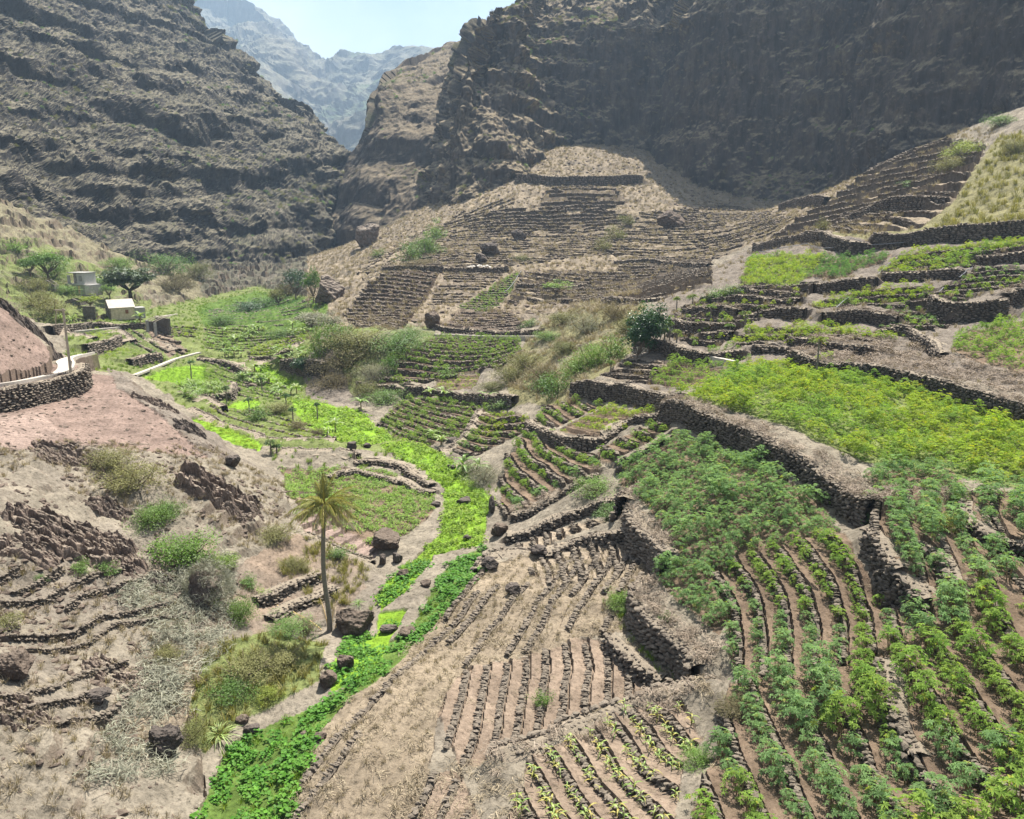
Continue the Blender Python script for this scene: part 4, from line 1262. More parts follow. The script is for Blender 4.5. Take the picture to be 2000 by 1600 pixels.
def scatter(name, src, P_, scale, label=None, cat=None, rz=None, tilt=None, parent=None):
    n = len(P_)
    if n == 0: return None
    c, k = SRC[src]
    me = bpy.data.meshes.new(name)
    me.vertices.add(n); me.vertices.foreach_set('co', np.ascontiguousarray(P_, np.float32).ravel())
    R = np.zeros((n, 3), np.float32)
    R[:, 2] = rng.uniform(0, 6.283, n) if rz is None else rz
    if tilt is not None:
        R[:, 0] = rng.normal(0, tilt, n); R[:, 1] = rng.normal(0, tilt, n)
    a = me.attributes.new('turn', 'FLOAT_VECTOR', 'POINT'); a.data.foreach_set('vector', R.ravel())
    a = me.attributes.new('size', 'FLOAT', 'POINT'); a.data.foreach_set('value', np.broadcast_to(np.asarray(scale, np.float32), (n,)).copy())
    a = me.attributes.new('kind_index', 'INT', 'POINT'); a.data.foreach_set('value', rng.integers(0, k, n).astype(np.int32))
    g = bpy.data.node_groups.new(name + '_nodes', 'GeometryNodeTree')
    g.interface.new_socket('Geometry', in_out='INPUT', socket_type='NodeSocketGeometry')
    g.interface.new_socket('Geometry', in_out='OUTPUT', socket_type='NodeSocketGeometry')
    N, L = g.nodes, g.links
    gi = N.new('NodeGroupInput'); go = N.new('NodeGroupOutput')
    ip = N.new('GeometryNodeInstanceOnPoints'); ip.inputs['Pick Instance'].default_value = True
    ci = N.new('GeometryNodeCollectionInfo'); ci.inputs['Collection'].default_value = c
    ci.inputs['Separate Children'].default_value = True; ci.inputs['Reset Children'].default_value = True

    def attr(nm, ty):
        x = N.new('GeometryNodeInputNamedAttribute'); x.data_type = ty; x.inputs['Name'].default_value = nm
        return x.outputs['Attribute']
    L.new(gi.outputs[0], ip.inputs['Points']); L.new(ci.outputs[0], ip.inputs['Instance'])
    L.new(attr('turn', 'FLOAT_VECTOR'), ip.inputs['Rotation']); L.new(attr('size', 'FLOAT'), ip.inputs['Scale']); L.new(attr('kind_index', 'INT'), ip.inputs['Instance Index'])
    L.new(ip.outputs[0], go.inputs[0])
    o = obj(name, me, parent, kind='stuff')
    m = o.modifiers.new('scatter', 'NODES'); m.node_group = g
    if label: tag(o, label, cat)
    return o


def spots(mask_, density, ymin=0, ymax=1e9):
    """random ground points in a mask, so many per square metre (plan)"""
    w = np.where(mask_ & (GY >= ymin) & (GY <= ymax), AREA, 0).ravel()
    n = int(w.sum() * density)
    if n < 1: return np.zeros((0, 3))
    c = np.cumsum(w)
    i = np.searchsorted(c, rng.random(n) * c[-1])
    j, k = i // NU, i % NU
    ww = gw[j] + rng.uniform(-.5, .5, n) * (gw[1] - gw[0]); uu = gu[k] + rng.uniform(-.5, .5, n) * (gu[1] - gu[0])
    y = np.exp(ww); x = uu * y
    return np.stack([x, y, gz(x, y)], -1)


# ------------------------------------------------------------------ leaves
def leaf_quads(P_, D, Nn, ln, wd, droop=.25):
    """folded leaf blades from base points P_, direction D, face normal Nn: 4 verts (diamond) each"""
    D = D / (np.linalg.norm(D, axis=-1, keepdims=True) + 1e-9)
    Sx = np.cross(D, Nn); Sx /= np.linalg.norm(Sx, axis=-1, keepdims=True) + 1e-9
    ln = np.asarray(ln)[..., None]; wd = np.asarray(wd)[..., None]
    mid = P_ + D * ln * .55
    tip = P_ + D * ln - np.array([0, 0, 1.]) * ln * droop
    V = np.stack([P_, mid + Sx * wd * .5, tip, mid - Sx * wd * .5], -2)
    n = int(np.prod(V.shape[:-2]))
    return V.reshape(-1, 3), np.arange(4 * n).reshape(-1, 4)


def cassava_mesh(seed, mat, h=1.0, r=.5, n=34, lobes=6, tones=(.7, 1.25)):
    q = np.random.default_rng(seed)
    th = q.uniform(0, 6.283, n); rr = r * np.sqrt(q.uniform(.02, 1, n))
    z = h * (1.02 - .55 * (rr / r) ** 2 * q.uniform(.5, 1.2, n)) - q.uniform(0, .32, n) * h
    c = np.stack([np.cos(th) * rr, np.sin(th) * rr, z], -1)
    out = np.stack([np.cos(th), np.sin(th), 0 * th], -1)
    up = np.stack([out[:, 0] * .55 * rr / r, out[:, 1] * .55 * rr / r, np.ones(n)], -1) + q.normal(0, .22, (n, 3))
    up /= np.linalg.norm(up, axis=1, keepdims=True)
    a = np.cross(up, np.array([.3, .9, .1])); a /= np.linalg.norm(a, axis=1, keepdims=True)
    b = np.cross(up, a)
    ph = th[:, None] + np.linspace(-2.2, 2.2, lobes)[None] + q.normal(0, .08, (n, lobes))
    # lobes fan out in the leaf's own plane
    d = np.cos(ph)[..., None] * a[:, None] + np.sin(ph)[..., None] * b[:, None]
    d = d + up[:, None] * .10
    ln = q.uniform(.12, .19, (n, 1)) * (1 - .25 * np.abs(np.linspace(-1, 1, lobes)))[None] * (h / 1.0) ** .3
    V, Q_ = leaf_quads(np.repeat(c[:, None], lobes, 1), d, np.repeat(up[:, None], lobes, 1), ln, ln * .36, .28)
    t = q.uniform(*tones, n)
    yel = q.random(n) < .035
    col = np.stack([t * np.where(yel, 1.8, 1), t * np.where(yel, 1.3, 1), t], -1)
    col = np.repeat(col, lobes * 4, 0)
    return mesh_np('foliage', V, Q_, mat, col), c


def cassava_stems(c, seed, h, mat):
    q = np.random.default_rng(seed)
    mb = MB()
    tops = []
    for k in range(3):
        a = q.uniform(0, 6.28); e = np.array([math.cos(a) * .16, math.sin(a) * .16, h * q.uniform(.62, .8)])
        mb.tube([[e[0] * .2, e[1] * .2, -.1], [e[0] * .6, e[1] * .6, h * .35], e], [.022, .018, .012], 5)
        tops.append(e)
    tops = np.array(tops)
    for p in c[::2]:
        k = np.argmin(((tops - p) ** 2).sum(1)); s = tops[k]
        mb.add([s + [0, .006, 0], s - [0, .006, 0], p - [0, 0, .01]], T=[[0, 1, 2]])
    return mb.mesh('stem', mat)


M_stem = make_plain('plant_stem', (.22, .16, .09), .25, 8, .8, 0)
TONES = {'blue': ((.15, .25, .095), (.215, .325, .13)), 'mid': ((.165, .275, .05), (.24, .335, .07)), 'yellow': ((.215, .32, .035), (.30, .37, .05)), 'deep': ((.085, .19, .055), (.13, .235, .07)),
         'maize': ((.16, .235, .05), (.25, .28, .075))}
CM = {k: make_leaf_mat('cassava_leaf_' + k, *v, transl=.4, rough=.6, spec=.2) for k, v in TONES.items() if k != 'maize'}
CASS = {}
for k in CM:
    L_ = [cassava_mesh(10 * len(CASS) + s, CM[k], h_, r_, n_, 6) for s, (h_, r_, n_) in enumerate(((1.0, .50, 38), (.8, .46, 32), (1.25, .56, 44), (.6, .38, 22), (1.1, .42, 26)))]
    CASS[k] = [m_ for m_, _ in L_]
    source('cassava_' + k, CASS[k])
    if len(CASS) == 1:
        STEMS = [cassava_stems(c, s, h_, M_stem) for s, ((_, c), h_) in enumerate(zip(L_, (1.0, .8, 1.25, .6, 1.1)))]

# crop positions
allp = []
for nm, d in PLOTS.items():
    cr = d.get('crop')
    if not cr or cr[0] in ('maize', 'potato'): continue
    tone, sp, sc = cr
    sp *= .84; sc *= .93 if nm == 'row field' else .86 if nm in ('dense field', 'bright field', 'blue patch') else .76
    k = np.where(d['mask'])
    if not len(k[0]): continue
    x0, x1, y0, y1 = GX[k].min(), GX[k].max(), GY[k].min(), GY[k].max()
    if d.get('o') is not None and d['spacing'] > 0:
        t, a = row_t(d, GX[k], GY[k])
        per = max(1, int(round(d['spacing'] / 1.0))) if d['spacing'] > 1.5 else 1       # plant lines on one terrace
        X, Y = [], []
        for r in range(int(t.min()) - 1, int(t.max()) + 2):
            for q in range(per):
                f = (q + .62) / per if per > 1 else .58
                aa = np.arange(a.min(), a.max(), sp); aa = aa + rng.uniform(-.3, .3, len(aa)) * sp
                x = d['o'][0] + d['v'][0] * aa + d['n'][0] * ((r + f) * d['spacing'] - d['bend'] * aa ** 2)
                y = d['o'][1] + d['v'][1] * aa + d['n'][1] * ((r + f) * d['spacing'] - d['bend'] * aa ** 2)
                for _ in range(3):
                    tt, _a = row_t(d, x, np.maximum(y, 5))
                    e = np.clip(r + f - tt, -.5, .5) * d['spacing'] * .8
                    x = x + d['n'][0] * e; y = y + d['n'][1] * e
                X.append(x + rng.normal(0, .07, len(x))); Y.append(y + rng.normal(0, .07, len(x)))
        X = np.concatenate(X); Y = np.concatenate(Y)
    else:
        gx, gy = np.meshgrid(np.arange(x0, x1, sp), np.arange(y0, y1, sp))
        X = gx.ravel() + rng.uniform(-.4, .4, gx.size) * sp; Y = gy.ravel() + rng.uniform(-.4, .4, gx.size) * sp
    ok = (Y > 13.8) & (Y < 400)
    X, Y = X[ok], Y[ok]
    qx, qy = pix(X, Y, samp(Z0, X, Y))
    jx = qx + fbm2(X * .5, Y * .5, 4, 3) * 900 / Y; jy = qy + fbm2(X * .5, Y * .5, 4, 9) * 500 / Y
    ok = inpoly(jx, jy, d['poly']) & (Y >= d['ymin']) & (Y <= d['ymax'])
    # gaps where plants failed
    thin = fbm2(X * .25, Y * .25, 3, 91)
    ok &= (thin > -.24) | (rng.random(len(X)) < .45)
    ok &= rng.random(len(X)) < .94
    X, Y = X[ok], Y[ok]
    if nm == 'bright field':
        o2 = ~inpoly(*pix(X, Y, samp(Z0, X, Y)), PLOTS['blue patch']['poly']); X, Y = X[o2], Y[o2]
    s = sc * rng.uniform(.6, 1.25, len(X)) * (1 + .5 * fbm2(X * .5, Y * .5, 2, 97))
    f = fbm2(X * .12, Y * .12, 3, 95)
    tn = np.full(len(X), tone, object)
    if tone == 'mix': tn = np.where(f > .12, 'yellow', np.where(f > -.1, 'mid', 'blue')).astype(object)
    elif tone == 'yellow': tn = np.where(f + rng.normal(0, .06, len(X)) < -.10, 'mid', tn)
    elif tone == 'blue': tn = np.where(f > .14, 'mid', tn)
    for q in range(len(X)): allp.append((Y[q], X[q], s[q], tn[q], nm))
allp.sort(key=lambda p: p[0])
inview = []
AX_ = np.array([(p[1], p[0]) for p in allp]); AZ_ = gz(AX_[:, 0], AX_[:, 1])
qx, qy = pix(AX_[:, 0], AX_[:, 1], AZ_)
vis = (qx > -60) & (qx < 2060) & (qy < 1680)
NEAR = set(np.where(vis)[0][:300].tolist())
protos = {}
CL = {'row field': 'cassava plant in the nearest terraced rows at the lower right', 'striped field': 'cassava plant in the striped rows with bare brown soil', 'dense field': 'cassava plant in the dense blue-green field',
      'bright field': 'cassava plant in the large bright field'}
far = {}
for i, (y, x, s, tn, nm) in enumerate(allp):
    z = AZ_[i] - .03
    if i in NEAR:
        v = int(rng.integers(5)); key = (tn, v)
        tw = {'blue': 'blue-green ', 'mid': 'fresh green ', 'yellow': 'yellow-green ', 'deep': 'deep green '}[tn] + ('tall ' if s > 1.35 else 'small ' if s < .95 else '')
        lab = tw + CL.get(nm, 'cassava plant on a small terrace'); grp = tw + 'cassava plants of the ' + nm
        if key not in protos:
            t = thing('cassava_plant', lab, 'cassava plant', group=grp)
            obj('foliage', CASS[tn][v], t); obj('stem', STEMS[v], t)
            protos[key] = t
            c = t
        else:
            c = copy_tree(protos[key])
        c.location = (x, y, z); c.rotation_euler = (0, 0, rng.uniform(0, 6.28)); c.scale = (s,) * 3
        c['label'] = lab; c['group'] = grp
    else:
        far.setdefault(tn, []).append((x, y, z, s))

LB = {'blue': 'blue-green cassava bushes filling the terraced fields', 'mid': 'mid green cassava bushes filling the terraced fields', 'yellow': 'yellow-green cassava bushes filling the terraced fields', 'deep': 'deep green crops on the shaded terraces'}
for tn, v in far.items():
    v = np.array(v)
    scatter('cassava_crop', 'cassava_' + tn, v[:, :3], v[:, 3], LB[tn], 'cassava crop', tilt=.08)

# ------------------------------------------------------------------ sweet potato, grass, straw
M_pot = make_leaf_mat('potato_leaf', (.065, .185, .02), (.115, .255, .03), .3, .6, .2)
M_potl = make_leaf_mat('bright_leaf', (.165, .285, .028), (.25, .335, .045), .35, .6, .2)
M_straw = make_leaf_mat('dry_straw', (.24, .19, .13), (.38, .315, .22), .15, .8, .15)
M_vine = make_leaf_mat('dead_vine', (.19, .148, .112), (.33, .265, .205), .05, .85, .1)
M_gvine = make_leaf_mat('grey_creeper', (.20, .20, .145), (.32, .31, .235), .1, .8, .15)
M_grass = make_leaf_mat('green_grass', (.13, .22, .025), (.22, .29, .045), .3, .5, .3)
M_yg = make_leaf_mat('yellowing_grass', (.19, .185, .055), (.30, .265, .10), .25, .6, .2)


def patch_mesh(seed, mat, n=26, r=.38, ln=.15, hgt=.22):
    q = np.random.default_rng(seed)
    th = q.uniform(0, 6.28, n); rr = r * np.sqrt(q.random(n))
    c = np.stack([np.cos(th) * rr, np.sin(th) * rr, hgt * (1 - .6 * (rr / r) ** 2) * q.uniform(.5, 1.1, n)], -1)
    a = q.uniform(0, 6.28, n)
    d = np.stack([np.cos(a), np.sin(a), q.normal(.1, .3, n)], -1)
    up = np.stack([q.normal(0, .35, n), q.normal(0, .35, n), np.ones(n)], -1)
    l = q.uniform(.7, 1.3, n) * ln
    V, Q_ = leaf_quads(c - d * (l * .4)[:, None], d, up, l, l * .85, .2)
    t = q.uniform(.65, 1.3, n)
    return mesh_np('patch', V, Q_, mat, np.repeat(np.stack([t, t, t], -1), 4, 0))


def tuft_mesh(seed, mat, n=22, h=.35, r=.12, w=.012, curl=.5, tones=(.7, 1.25)):
    q = np.random.default_rng(seed)
    th = q.uniform(0, 6.28, n); b = np.stack([np.cos(th), np.sin(th), 0 * th], -1)
    p0 = b * (r * q.random(n))[:, None]
    hh = h * q.uniform(.5, 1.15, n)[:, None]
    cu = (curl * q.uniform(.4, 1.3, n))[:, None]
    p1 = p0 + b * hh * cu * .4 + np.array([0, 0, 1]) * hh * .6
    p2 = p0 + b * hh * cu + np.array([0, 0, 1]) * hh * (1 - cu * .35)
    s = np.cross(b, [0, 0, 1.]) * w
    V = np.stack([p0 - s, p0 + s, p1 + s * .8, p1 - s * .8, p2], 1)
    ix = np.arange(n)[:, None] * 5
    t = q.uniform(*tones, n)
    return mesh_np('tuft', V.reshape(-1, 3), [ix + [0, 1, 2, 3], ix + [3, 2, 4]], mat, np.repeat(np.stack([t, t, t], -1), 5, 0))


def straw_mesh(seed, mat, n=26, r=.45, w=.012, h=.14):
    """tangle of fallen stalks"""
    q = np.random.default_rng(seed)
    c = np.stack([q.uniform(-r, r, n), q.uniform(-r, r, n), q.uniform(0, h, n)], -1)
    a = q.uniform(0, 6.28, n); l = q.uniform(.15, .55, n)[:, None]
    d = np.stack([np.cos(a), np.sin(a), q.normal(0, .25, n)], -1)
    s = np.cross(d, [0, 0, 1.]); s = s / np.linalg.norm(s, axis=1, keepdims=True) * w + np.array([0, 0, 1]) * q.normal(0, w * .6, (n, 1))
    m = c + np.array([0, 0, 1]) * q.uniform(.02, .10, (n, 1))
    V = np.stack([c - d * l * .5 - s, c - d * l * .5 + s, m + s, m - s, c + d * l * .5], 1)
    ix = np.arange(n)[:, None] * 5
    t = q.uniform(.6, 1.3, n)
    return mesh_np('straw', V.reshape(-1, 3), [ix + [0, 1, 2, 3], ix + [3, 2, 4]], mat, np.repeat(np.stack([t, t, t], -1), 5, 0))


M_clod = make_plain('soil_clod', (.19, .135, .098), .35, 6, 1.0, .5)
source('potato', [patch_mesh(s, M_pot, 30, .40, .17, .28) for s in range(4)])
source('lightleaf', [patch_mesh(s + 9, M_potl, 30, .42, .13, .22) for s in range(3)])
source('lowcrop', [patch_mesh(s + 19, CM['mid'], 22, .26, .11, .30) for s in range(3)])
source('drytuft', [tuft_mesh(s, M_straw, 24, .34, .14, .011, .7) for s in range(4)])
source('greentuft', [tuft_mesh(s + 5, M_grass, 26, .34, .14, .011, .6) for s in range(3)])
source('yellowtuft', [tuft_mesh(s + 8, M_yg, 28, .42, .16, .012, .6) for s in range(3)])
source('straw', [straw_mesh(s, M_straw) for s in range(4)])
source('deadvine', [straw_mesh(s + 7, M_vine, 40, .42, .011, .22) for s in range(4)])
source('creeper', [straw_mesh(s + 17, M_gvine, 44, .5, .010, .30) for s in range(4)])
source('clod', [mesh_np('clod', V * np.array([1, .9, .7]) * .075, F, M_clod, np.full((len(V), 3), .8 + .2 * (k % 3))) for k, (V, F) in enumerate(SLO[:4])])
source('pebble', [mesh_np('pebble', V * np.array([1, .8, .6]) * .13, F, M_bould, np.full((len(V), 3), .9 + .2 * (k % 2))) for k, (V, F) in enumerate(SLO[:5])])


def near_density(base, y, ref=40):
    return base


def sc_far(y, ref=50, mx=1.8):
    return np.clip(y / ref, 1, mx)


def lay(name, src, k, dens, smin, smax, label, cat, ymin=0, ymax=1e9, grow=True, tilt=.1, dz=-.02):
    p = spots(k, dens, ymin, ymax)
    if not len(p): return
    if grow:                                     # farther growth: fewer and larger clumps
        g = sc_far(p[:, 1]); keep = rng.random(len(p)) < 1 / g ** 2
        p, g = p[keep], g[keep]
    else:
        g = 1
    p[:, 2] += dz
    scatter(name, src, p, rng.uniform(smin, smax, len(p)) * g, label, cat, tilt=tilt)


K = lambda nm: PLOTS[nm]['mask']
hole = fbm2(GX * .45, GY * .45, 3, 39)
lay('sweet_potato', 'potato', (K('deep potato') | K('bank potato')) & (hole > -.2), 4.5, .5, 1.35, 'dark green sweet potato vines along the streambed', 'sweet potato', ymax=70, grow=False)
wet = fbm2(GX * .22, GY * .22, 3, 33)
lay('wet_grass', 'lightleaf', K('light potato') | K('mid potato') | K('far potato'), 3.6, .8, 1.4, 'bright yellow-green leaves covering the wet streambed', 'ground cover', grow=True)
lay('streambed_grass', 'greentuft', (K('deep potato') & ((wet > .05) | (hole < -.12))) | K('light potato'), 2.5, .6, 1.1, 'green grass growing among the streambed leaves', 'grass')
lay('sweet_potato_rows', 'lowcrop', K('palm field') & ~K('pink rows') & ((fbm2(GX * .3, GY * .3, 3, 71) > -.2)), 8.0, .7, 1.4, 'small leafy crop in the field behind the palm', 'crop', grow=False)
lay('sweet_potato_rows', 'lowcrop', K('pink rows'), 1.4, .6, 1.0, 'sparse seedlings on the pink soil rows', 'crop', grow=False)
sd_ = PLOTS['straw plot']; st_, _ = row_t(sd_, GX, GY); st_ = st_ - np.floor(st_)
lay('straw_litter', 'straw', K('straw plot') & (st_ < .55), 4.2, .35, .9, 'straw lying over the sloping dry plot', 'straw', grow=False)
lay('straw_tufts', 'drytuft', K('straw plot') & ((st_ < .35) | (fbm2(GX * .3, GY * .3, 3, 23) > .12)), 9, .35, .85, 'short dry grass on the sloping dry plot', 'dry grass', grow=False)
lay('soil_litter', 'straw', K('soil plot') | K('maize plot') | K('lower strip') | K('upper strip') | K('row field') | K('striped field'), 1.1, .2, .55, 'bits of straw on the brown soil', 'straw', grow=False, ymax=55)
leftdry = mask(P('-400,880 140,860 440,880 560,950 575,1050 500,1130 440,1260 400,1420 420,1800 -400,1800'), 14, 62)
lay('hillside_grass', 'drytuft', leftdry & (fbm2(GX * .2, GY * .2, 3, 44) > -.12), 4.0, .5, 1.25, 'dry tufts over the near left slope', 'dry grass', grow=False)
lay('hillside_litter', 'pebble', leftdry | mask(P('-400,600 60,640 240,740 440,890 0,910 -400,910'), 40, 80), 3.0, .15, 1.0, 'loose stones strewn over the near left slope', 'stones', grow=False)
cre = mask(P('225,1150 330,1120 400,1080 460,1100 450,1200 440,1260 380,1330 330,1440 250,1500 200,1500 260,1320 290,1230'), 14, 60) | mask(P('180,1420 330,1440 330,1530 160,1540'), 14, 60)
lay('grey_creeper', 'creeper', cre, 5.0, .7, 1.4, 'pale grey dried creeper draped over the rocks of the left slope', 'creeper', grow=False, tilt=.3)
lay('olive_scrub_grass', 'yellowtuft', mask(P('400,1280 520,1230 640,1260 620,1330 480,1400 400,1480 360,1440'), 14, 60) | mask(P('540,1120 620,1040 720,1100 720,1160 640,1200'), 30, 60), 5, .7, 1.5, 'yellow-green tall grass above the streambed', 'grass', grow=False)
inplot = np.zeros_like(GX, bool)
for d_ in PLOTS.values(): inplot |= d_['mask']
lay('valley_grass', 'greentuft', ~inplot & mask(P('130,640 500,560 640,590 620,690 600,760 700,830 860,880 980,960 960,1060 780,1110 640,1020 560,930 360,800 280,740 130,700'), 62, 240), 1.3, .5, 1.1, 'green grass and weeds of the valley floor', 'grass')
lay('talus_grass', 'drytuft', mask(P('600,700 600,480 800,380 1000,240 1300,280 1560,380 1700,300 1860,260 1960,250 1700,480 1450,480 1250,560 1250,640 1000,640 700,650'), 110, 330), 1.4, .8, 1.6, 'dry grass on the slope below the cliff', 'dry grass')
lay('yellow_hillside', 'yellowtuft', mask(P('1820,462 1870,400 1950,270 2400,180 2400,470 2000,448'), 60, 260), 1.6, .8, 1.8, 'dry yellowish scrub on the right hillside', 'scrub')
lay('gully_scrub', 'drytuft', mask(P('980,720 1060,640 1200,560 1260,600 1230,690 1160,760 1110,800 1040,790 1000,800'), 70, 140), 1.6, .8, 1.7, 'dry olive scrub in the gully between the terraces', 'scrub')
lay('wall_foot_grass', 'greentuft', mask(P('1215,1160 1250,1175 1250,1230 1300,1270 1360,1330 1340,1345 1270,1290 1225,1240 1185,1190'), 25, 50) | mask(P('1180,1170 1240,1150 1250,1190 1230,1220 1190,1195'), 25, 50), 9, .5, 1.1, 'fresh green weeds along the foot of the curved tall wall', 'weeds', grow=False)
lay('bank_straw', 'deadvine', mask(P('1545,668 1600,664 1700,656 1760,664 1860,700 2000,735 2250,800 2250,830 2000,795 1800,738 1700,722 1600,708')), 2.2, .8, 1.5, 'dry brown straw covering the bank above the brightest field', 'straw')
lay('upper_bank_grass', 'drytuft', mask(P('1240,720 1220,640 1330,560 1480,480 1620,460 2300,430 2300,800 1900,760 1600,720 1420,730 1300,800 1200,800'), 50, 200), .5, .7, 1.3, 'dry grass on the banks between the upper terraces', 'dry grass')
lay('plot_edge_straw', 'straw', mask(P('780,1500 1000,1480 1060,1800 760,1800'), 14, 40) | mask(P('1000,1470 1100,1425 1200,1375 1310,1340 1385,1345 1380,1385 1330,1375 1200,1405 1130,1445 1040,1495'), 14, 45) | mask(P('1195,1245 1250,1230 1380,1330 1340,1350 1290,1300'), 14, 50), 5, .4, .9, 'straw and twigs along the edges of the bare plots', 'straw', grow=False)
lay('soil_clods', 'clod', K('soil plot') | K('maize plot') | K('row field') | K('striped field') | K('lower strip') | K('upper strip') | K('pink rows'), 9, .2, .9, 'clods on the tilled brown soil', 'clods', grow=False, ymax=58)
# dead vines and straw lying on wall crests
pv = []
for w, dn in [(WALLS[0], 5), (WALLS[1], 4), (WALLS[2], 3), (WALLS[3], 3), (WALLS[9], 7), (WALLS[10], 3), (WALLS[11], 6), (WALLS[15], 3), (WALLS[16], 4), (WALLS[30], 2.5), (WALLS[31], 3), (WALLS[40], 2.5), (WALLS[33], 2)]:
    c = w['crest']
    ln = np.linalg.norm(np.diff(c[:, :2], axis=0), axis=1).sum()
    n = int(ln * dn)
    i = rng.integers(0, len(c), n)
    off = rng.uniform(-.35, 1.1, n)
    x = c[i, 0] + w['N'][i, 0] * off + rng.normal(0, .15, n); y = c[i, 1] + w['N'][i, 1] * off + rng.normal(0, .15, n)
    pv.append(np.stack([x, y, np.maximum(gz(x, y), np.where(off < .5, c[i, 2], -99)) + .02], -1))
pv = np.concatenate(pv)
scatter('dead_vines', 'deadvine', pv, rng.uniform(.6, 1.2, len(pv)), 'brown dead vines lying along the crests of the stone walls', 'dead vines', tilt=.25)
# ------------------------------------------------------------------ boulders and outcrops
def px_m(p):
    return FPX / (p[1] * CP - (p[2] - CAMZ) * SP)


def boulder(px, py, w, h, label, mat=None, ymin=14, seed=0, cuts=7, box=.25, sub=5, cat='boulder', name='boulder', rough=.17, deep=1.0, sink=.28):
    p = gp(px, py, ymin)
    k = px_m(p)
    V, F = rock_shape(sub, seed, cuts, rough, box)
    V = V / np.abs(V).max(0)
    rx, rz = w / k / 2, h / k / 2
    V = V * np.array([rx, (rx * .5 + rz * .5) * deep, rz])
    t = .85 + .3 * fbm3(V, 1.2, 3, seed)
    o = obj(name, mesh_np(name, V, F, mat or M_bould, np.stack([t] * 3, -1)), loc=(p[0], p[1] + rx * .3, p[2] + rz * (1 - sink)))
    return tag(o, label, cat)


BO = [(690, 1238, 78, 62, 'large rounded dark boulder right beside the foot of the palm', None, 11), (676, 1308, 38, 34, 'angular brown boulder in the sweet potato below the palm', None, 12), (641, 1340, 36, 42, 'dark brown boulder at the lower edge of the sweet potato strip', None, 13),
      (757, 1072, 66, 40, 'flat-topped brown boulder at the corner of the field behind the palm', None, 14), (775, 1098, 22, 22, 'small dark pointed rock beside the flat-topped boulder', M_drock, 15), (747, 1102, 14, 26, 'upright grey rock at the end of the pink soil rows', M_drock, 16),
      (30, 1325, 76, 60, 'big reddish boulder cut by the left edge of the picture', None, 17), (405, 1185, 72, 92, 'tall rounded rock pillar wrapped in grey dried creeper', M_outc, 18), (320, 1470, 70, 62, 'dark cracked boulder at the bottom left below the grey creeper', M_drock, 19),
      (455, 913, 30, 28, 'dark red block perched on the crest of the left spur', M_drock, 20), (1052, 1088, 34, 26, 'dark rounded boulder in the rubble line of the lower tan strip', M_drock, 21), (957, 1112, 36, 26, 'broken dark rock pile at the stream corner of the straw plot', M_drock, 22),
      (1003, 1163, 34, 26, 'dark rock standing on the upper edge of the straw plot', M_drock, 23), (795, 1245, 38, 22, 'grey rock in the wet grass above the big boulder', M_bould, 24), (760, 1236, 40, 16, 'flat dark ledge stone in the grass right of the palm', M_drock, 25),
      (688, 880, 22, 20, 'dark lump of rock at the bend of the boulder wall', M_drock, 26), (717, 875, 18, 12, 'small dark rock in the bright streambed above the bend', M_drock, 27), (880, 865, 26, 14, 'flat dark rock below the central right plot', M_drock, 28), (882, 917, 18, 12, 'small black boulder in the bright streambed', M_drock, 29),
      (493, 762, 20, 16, 'brown boulder among the banana plants of the left valley', M_bould, 30), (912, 1054, 20, 12, 'grey stone in the wet streambed grass', M_drock, 31), (832, 1146, 24, 16, 'pale grey stone among the dark sweet potato leaves', M_bould, 32), (786, 1128, 26, 18, 'grey wedge-shaped stone beside the sweet potato leaves', M_bould, 33),
      (625, 1445, 26, 16, 'grey stone in the sweet potato near the bottom', M_bould, 34), (590, 1440, 18, 12, 'small stone in the sweet potato near the bottom', M_bould, 35), (470, 1412, 28, 16, 'pale rock beside the olive grass above the potato strip', M_bould, 36), (490, 1432, 34, 20, 'cluster of dark rocks on the lower left bank', M_drock, 37),
      (1532, 942, 24, 18, 'grey block at the foot of the long tall wall', M_bould, 38), (1210, 925, 18, 20, 'standing dark rock at the narrow plot corner', M_drock, 39), (1572, 583, 22, 12, 'dark boulder at the foot of the wall with red vine', M_drock, 40), (975, 1046, 36, 30, 'block of pale rubble at the stream end of the upper strip', M_bould, 41),
      (960, 1000, 14, 40, 'narrow dark rock face beside the streambed', M_drock, 42), (850, 990, 22, 12, 'dark ledge rock where the streambed drops', M_drock, 43), (905, 985, 30, 16, 'black overhanging ledge across the bright streambed', M_drock, 44), (185, 1372, 60, 26, 'low dark ledge rock among the grey creeper', M_drock, 45),
      (1060, 775, 0, 0, '', None, 0), (735, 520, 0, 0, '', None, 0), (1012, 470, 34, 26, 'dark crag on the dry upper slope', M_drock, 48), (960, 500, 46, 30, 'craggy grey rock above the pale stone heap', M_drock, 49), (940, 512, 24, 20, 'second small crag above the pale stone heap', M_drock, 50),
      (860, 645, 0, 0, '', None, 0), (845, 640, 34, 36, 'grey rocky knob between the brown step terraces', M_bould, 51), (640, 590, 66, 60, 'smooth grey rock mass at the canyon end of the brown steps', M_outc, 52), (720, 480, 56, 50, 'pale craggy rock at the corner below the spur', M_outc, 53), (1310, 445, 60, 40, 'dark rounded rock hump on the tan slope', M_bould, 54)]
for px_, py_, w_, h_, lab, mt, sd in BO:
    if w_: boulder(px_, py_, w_, h_, lab, mt, seed=sd, ymin=100 if py_ < 660 else 14, sub=5 if w_ > 44 else 4 if w_ > 24 else 3)


